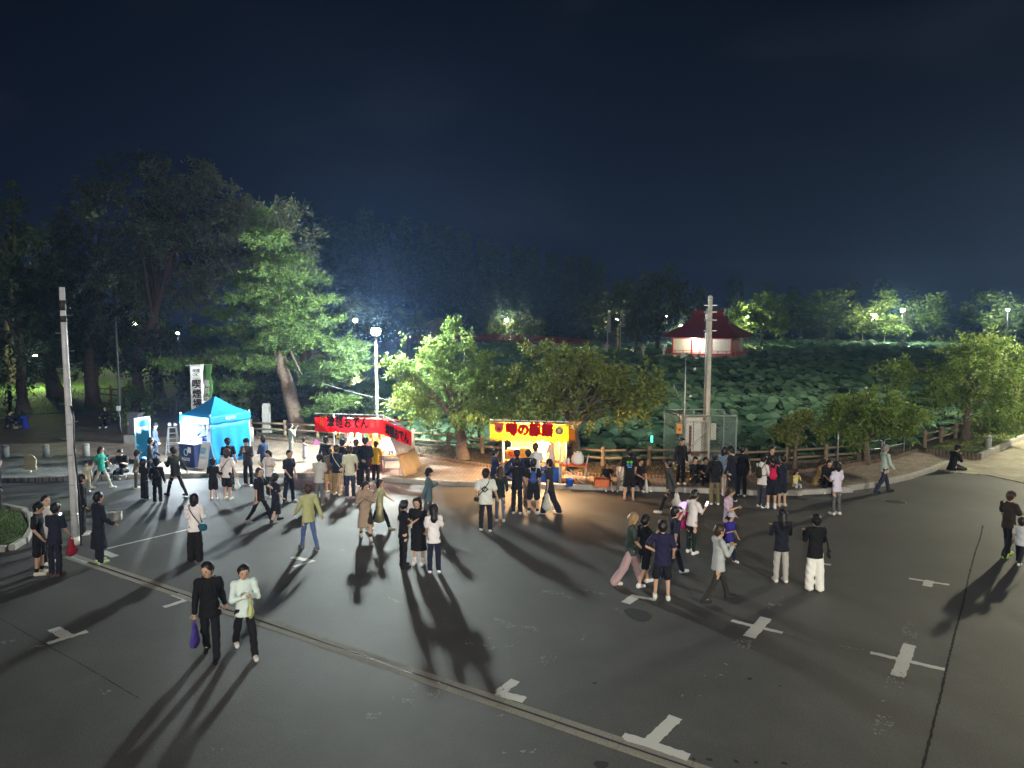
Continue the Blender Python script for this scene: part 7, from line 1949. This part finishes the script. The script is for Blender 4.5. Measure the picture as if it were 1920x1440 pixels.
# by the cage
p = person((4.86, 21.42), -75, 1.70, "man in grey jacket walking towards the yellow stall with a white bag", ("jacket", "#3d3f40"), ("slim", "#23252c"), legs="walk", arms=("swingb", "bag"), group=WK, skin=1)
carrier(p, 0, "#c4c2be", "white bag swinging from the man in grey jacket", .14, .30)
person((5.94, 24.64), 160, 1.62, "person in black standing at the cage gate", ("jacket", "#131316"), ("long", "#121214"), group=CG, z=.15)
person((6.46, 24.89), 170, 1.60, "person in black sitting on the kerb before the cage, nearer the gate", ("jacket", "#121215"), ("long", "#181412"), arms=("knee", "knee"), legs="sit", seat=.20, group=KB)
person((6.86, 24.89), 185, 1.58, "person in black sitting on the kerb before the cage, nearer the man with beanie", ("tee", "#111114"), ("shorts", "#15110f"), arms=("lap", "knee"), legs="sit2", seat=.20, group=KB)
p = person((6.51, 22.44), -3, 1.64, "man in grey beanie and olive trousers with a black backpack", ("jacket", "#131316"), ("long", "#6a6248"), cap="#4a4c52", group=CG, arms=("carry", "carry"))
backpack(p, "#101013", "black backpack on the man in grey beanie")
p = person((7.14, 23.71), 60, 1.60, "woman in light blue shirt with a white bag beside the tall man", ("long", "#7f97b4"), ("long", "#b9a8a0"), hair="bob", group=CG, arms=("phone", "phone"))
tote(p, 1, "#b9bfcc", "white tote on the woman in light blue shirt", .12, .9)
person((7.18, 22.78), -35, 1.80, "tall man in dark navy looking down beside the cage", ("long", "#131724"), ("long", "#10131c"), arms=("down", "phone"), group=CG, head=(0, 22), skin=2)
p = person((7.74, 23.56), 20, 1.68, "person in black jacket with a cream bag at the cage corner", ("jacket", "#0f1015"), ("long", "#0f1116"), group=CG)
tote(p, 1, "#b5a68c", "cream cloth bag on the person at the cage corner", .08, .8)
p = person((7.92, 22.11), 60, 1.64, "person in white hoodie and jeans with a small black backpack", ("hoodie", "#cfc9c6"), ("long", "#2b323c"), group=CG, arms=("phone", "phone"), head=(0, 12))
backpack(p, "#2a2318", "small black and gold backpack on the person in white hoodie", True)
p = person((8.18, 21.99), 10, 1.64, "boy in dark navy with a pink drawstring bag and bare calves", ("long", "#13141f"), ("shorts", "#121420"), group=CG, arms=("phone", "phone"), shoes="#dedbd8", sock="#d8d4d0")
backpack(p, "#c01848", "pink drawstring bag on the boy in dark navy", True)
person((8.60, 22.24), -25, 1.62, "boy in navy jacket and shorts at the end of the group by the cage", ("jacket", "#141827"), ("shorts", "#141724"), group=CG, arms=("carry", "phone"), shoes="#b8aca0")
person((8.66, 23.41), 185, 1.68, "brown-haired person hidden behind the boys by the cage", ("tee", "#1c1d26"), ("long", "#15161d"), hc="b", group=CG)
person((9.86, 24.32), 172, .98, "toddler in yellow top sitting on the kerb", ("long", "#cfc67c"), ("long", "#a9aeb8"), arms=("face", "face"), legs="sit", seat=.18, kid=True, group=KB, hc="b")
person((10.74, 24.64), 110, 1.58, "woman in tan jacket sitting on the kerb looking at a phone", ("jacket", "#8d7448"), ("long", "#101114"), hair="bob", arms=("phone", "phone"), legs="sit2", seat=.20, group=KB, hc="b", head=(0, 20))
person((11.01, 24.32), 200, 1.60, "person in black sitting on the kerb behind the woman in lavender tee", ("jacket", "#101014"), ("long", "#0f1013"), legs="sit", seat=.20, arms=("lap", "lap"), group=KB)
p = person((9.88, 21.24), -25, 1.60, "woman in lavender tee and grey leggings with a black backpack on her front", ("tee", "#cfc9da"), ("slim", "#5a5b5c"), hair="bob", group=SQ, arms=("phone", "down"), shoes="#d4d4cc")
p = person((12.77, 24.01), 80, 1.70, "grey-haired man in pale patterned shirt walking along the kerb", ("long", "#a9b8b0"), ("long", "#262a3c"), hc="g", legs="walk", arms=("swingf", "carry"), group=WK, shoes="#202228", skin=1)
p = person((17.40, 27.68), 80, 1.74, "man in black sitting cross-legged on the ground at the kerb end", ("jacket", "#0c0c0f"), ("long", "#15161c"), arms=("lap", "face"), legs="cross", seat=.05, group=KB, cap="#101013", head=(0, 18), shoes="#c4c4c0", z=.0)
# walking group on the right
p = person((2.64, 15.51), 85, 1.66, "fair-haired woman in dark green vest and pink wide trousers", ("tee", "#33403a"), ("wide", "#a58a8c"), hair="bob", hc="l", legs="walk", arms=("swingf", "carry"), group=WK, shoes="#c8c0b8")
carrier(p, 1, "#9aa096", "grey cloth bag carried by the fair-haired woman", .11, .28)
p = person((3.18, 14.65), 8, 1.66, "woman in dark purple tee and black shorts with bare legs", ("tee", "#1d1a3a"), ("shorts", "#10121c"), hair="short", group=WK, legs="wide", arms=("hip", "carry"), shoes="#cfd4cc", slim=1.05)
person((2.96, 15.42), 60, 1.60, "man in black tee with white logo walking behind the woman in purple tee", ("tee", "#111216"), ("shorts", "#101116"), group=WK, arms=("carry", "phone"), legs="step")
p = person((3.75, 16.02), 70, 1.66, "person in dark navy walking with a lit fan raised", ("tee", "#191a30"), ("long", "#14162a"), group=WK, legs="walk", arms=("up", "swingb"), shoes="#b0b4bc")
fn = empty("hand_fan", p["hand"][0], R(-20), label="lit pink and blue fan raised by the person in dark navy", cat="fan")
mb = MB(); P_ = [(0.0, 0, .02)] + [(.17 * math.cos(a), 0, .02 + .20 * math.sin(a)) for a in [R(75 + 8 * k) for k in range(n)]]
mb.add(P_ + [(x, y + .012, z) for x, y, z in P_], [tuple(range(n + 1)), tuple(range(2 * n + 1, n, -1))] + [(i, n + 1 + i, n + 1 + (i + 1) % (n + 1), (i + 1) % (n + 1)) for i in range(n + 1)]); mb.build("leaf", mat("fan_lilac", "#9a80e0", .6, .3, emit=(.55, .35, 1.0), estr=.8), fn); MB().tube([(0, 0, -.10), (0, 0, .04)], .010, 6).build("grip", WHITE, fn)
p = person((4.56, 17.61), 55, 1.60, "girl in white tee with a magenta tote and a red phone", ("tee", "#d8d2d0"), ("slim", "#10201c"), hair="pony", arms=("phone", "phone"), group=SQ, shoes="#e4e2e0", head=(0, 15), slim=.95)
tote(p, 0, "#b0186c", "magenta tote bag with white lettering on the girl's shoulder", .02, 1.25, "Vivi")
phone(p, 1, "red phone in the hand of the girl with magenta tote", (.9, .1, .1), .4, "#c01818")
person((4.33, 14.51), 78, 1.68, "man in light grey sweater and dark trousers striding with folded hands", ("jacket", "#a9adac"), ("slim", "#2b2822"), arms=("phone", "phone"), legs="walk", group=WK, shoes="#2a2826", hc="b")
person((5.57, 17.94), 120, 1.62, "woman in pink and black raglan top leaning over a child", ("tee", "#b8a0b4"), ("long", "#191a24"), hair="bob", arms=("carry", "phone"), group=WK, head=(0, 25), hc="b")
person((5.33, 17.04), 150, 1.22, "child in purple-blue top and pale cap beside the man in grey sweater", ("tee", "#2c2880"), ("long", "#141830"), kid=True, group=WK, cap="#a8a6b4", arms=("carry", "phone"), legs="step")
person((6.08, 15.64), -2, 1.64, "woman with long black hair in navy jacket and grey trousers", ("jacket", "#13151f"), ("long", "#a8a5a0"), hair="long", arms=("phone", "phone"), group=SQ, shoes="#d4d4d4")
p = person((6.63, 15.13), 3, 1.66, "woman in black jacket and wide white trousers", ("jacket", "#0c0c0e"), ("wide", "#e2e2da"), hair="bun", arms=("phone", "phone"), group=SQ, shoes="#dcdcd4")
tote(p, 1, "#2a2a2c", "small dark handbag on the woman in white trousers", .02, .55)
person((12.41, 17.36), 70, 1.66, "person in dark brown top with lime sneakers at the right frame edge", ("tee", "#2a2019"), ("long", "#1e2127"), legs="step", arms=("carry", "carry"), group=WK, shoes="#b4d860", hc="b")
person((12.32, 16.81), 60, 1.15, "child in grey and white at the right frame edge beside the lime sneakers", ("tee", "#b9bcc0"), ("long", "#1b1d22"), kid=True, group=WK, shoes="#d8dcd0", legs="step")
# in the park
LP = "people under the park trees"
person((-31.37, 44.11), 60, 1.70, "dark figure standing under the tree on the lit lawn", ("jacket", "#101012"), ("long", "#101012"), group=LP, z=.12)
person((-27.29, 38.06), 80, 1.66, "person in black sitting on the ground at the frame edge under the tree", ("jacket", "#131318"), ("long", "#54534f"), legs="sit2", seat=.02, arms=("knee", "lap"), group=LP, z=.1, shoes="#a8a8a4")
person((-26.31, 38.06), -70, 1.66, "person in royal blue jacket sitting on the ground under the tree", ("jacket", "#1c2a80"), ("long", "#77746c"), legs="sit2", seat=.02, arms=("knee", "lap"), group=LP, z=.1, shoes="#a8a8a4")
person((-22.25, 38.64), 170, 1.6, "dim figure sitting under the trees left of the utility cabinet", ("jacket", "#0f0f12"), ("long", "#0f0f12"), legs="sit", seat=.25, arms=("lap", "lap"), group=LP, z=.1)
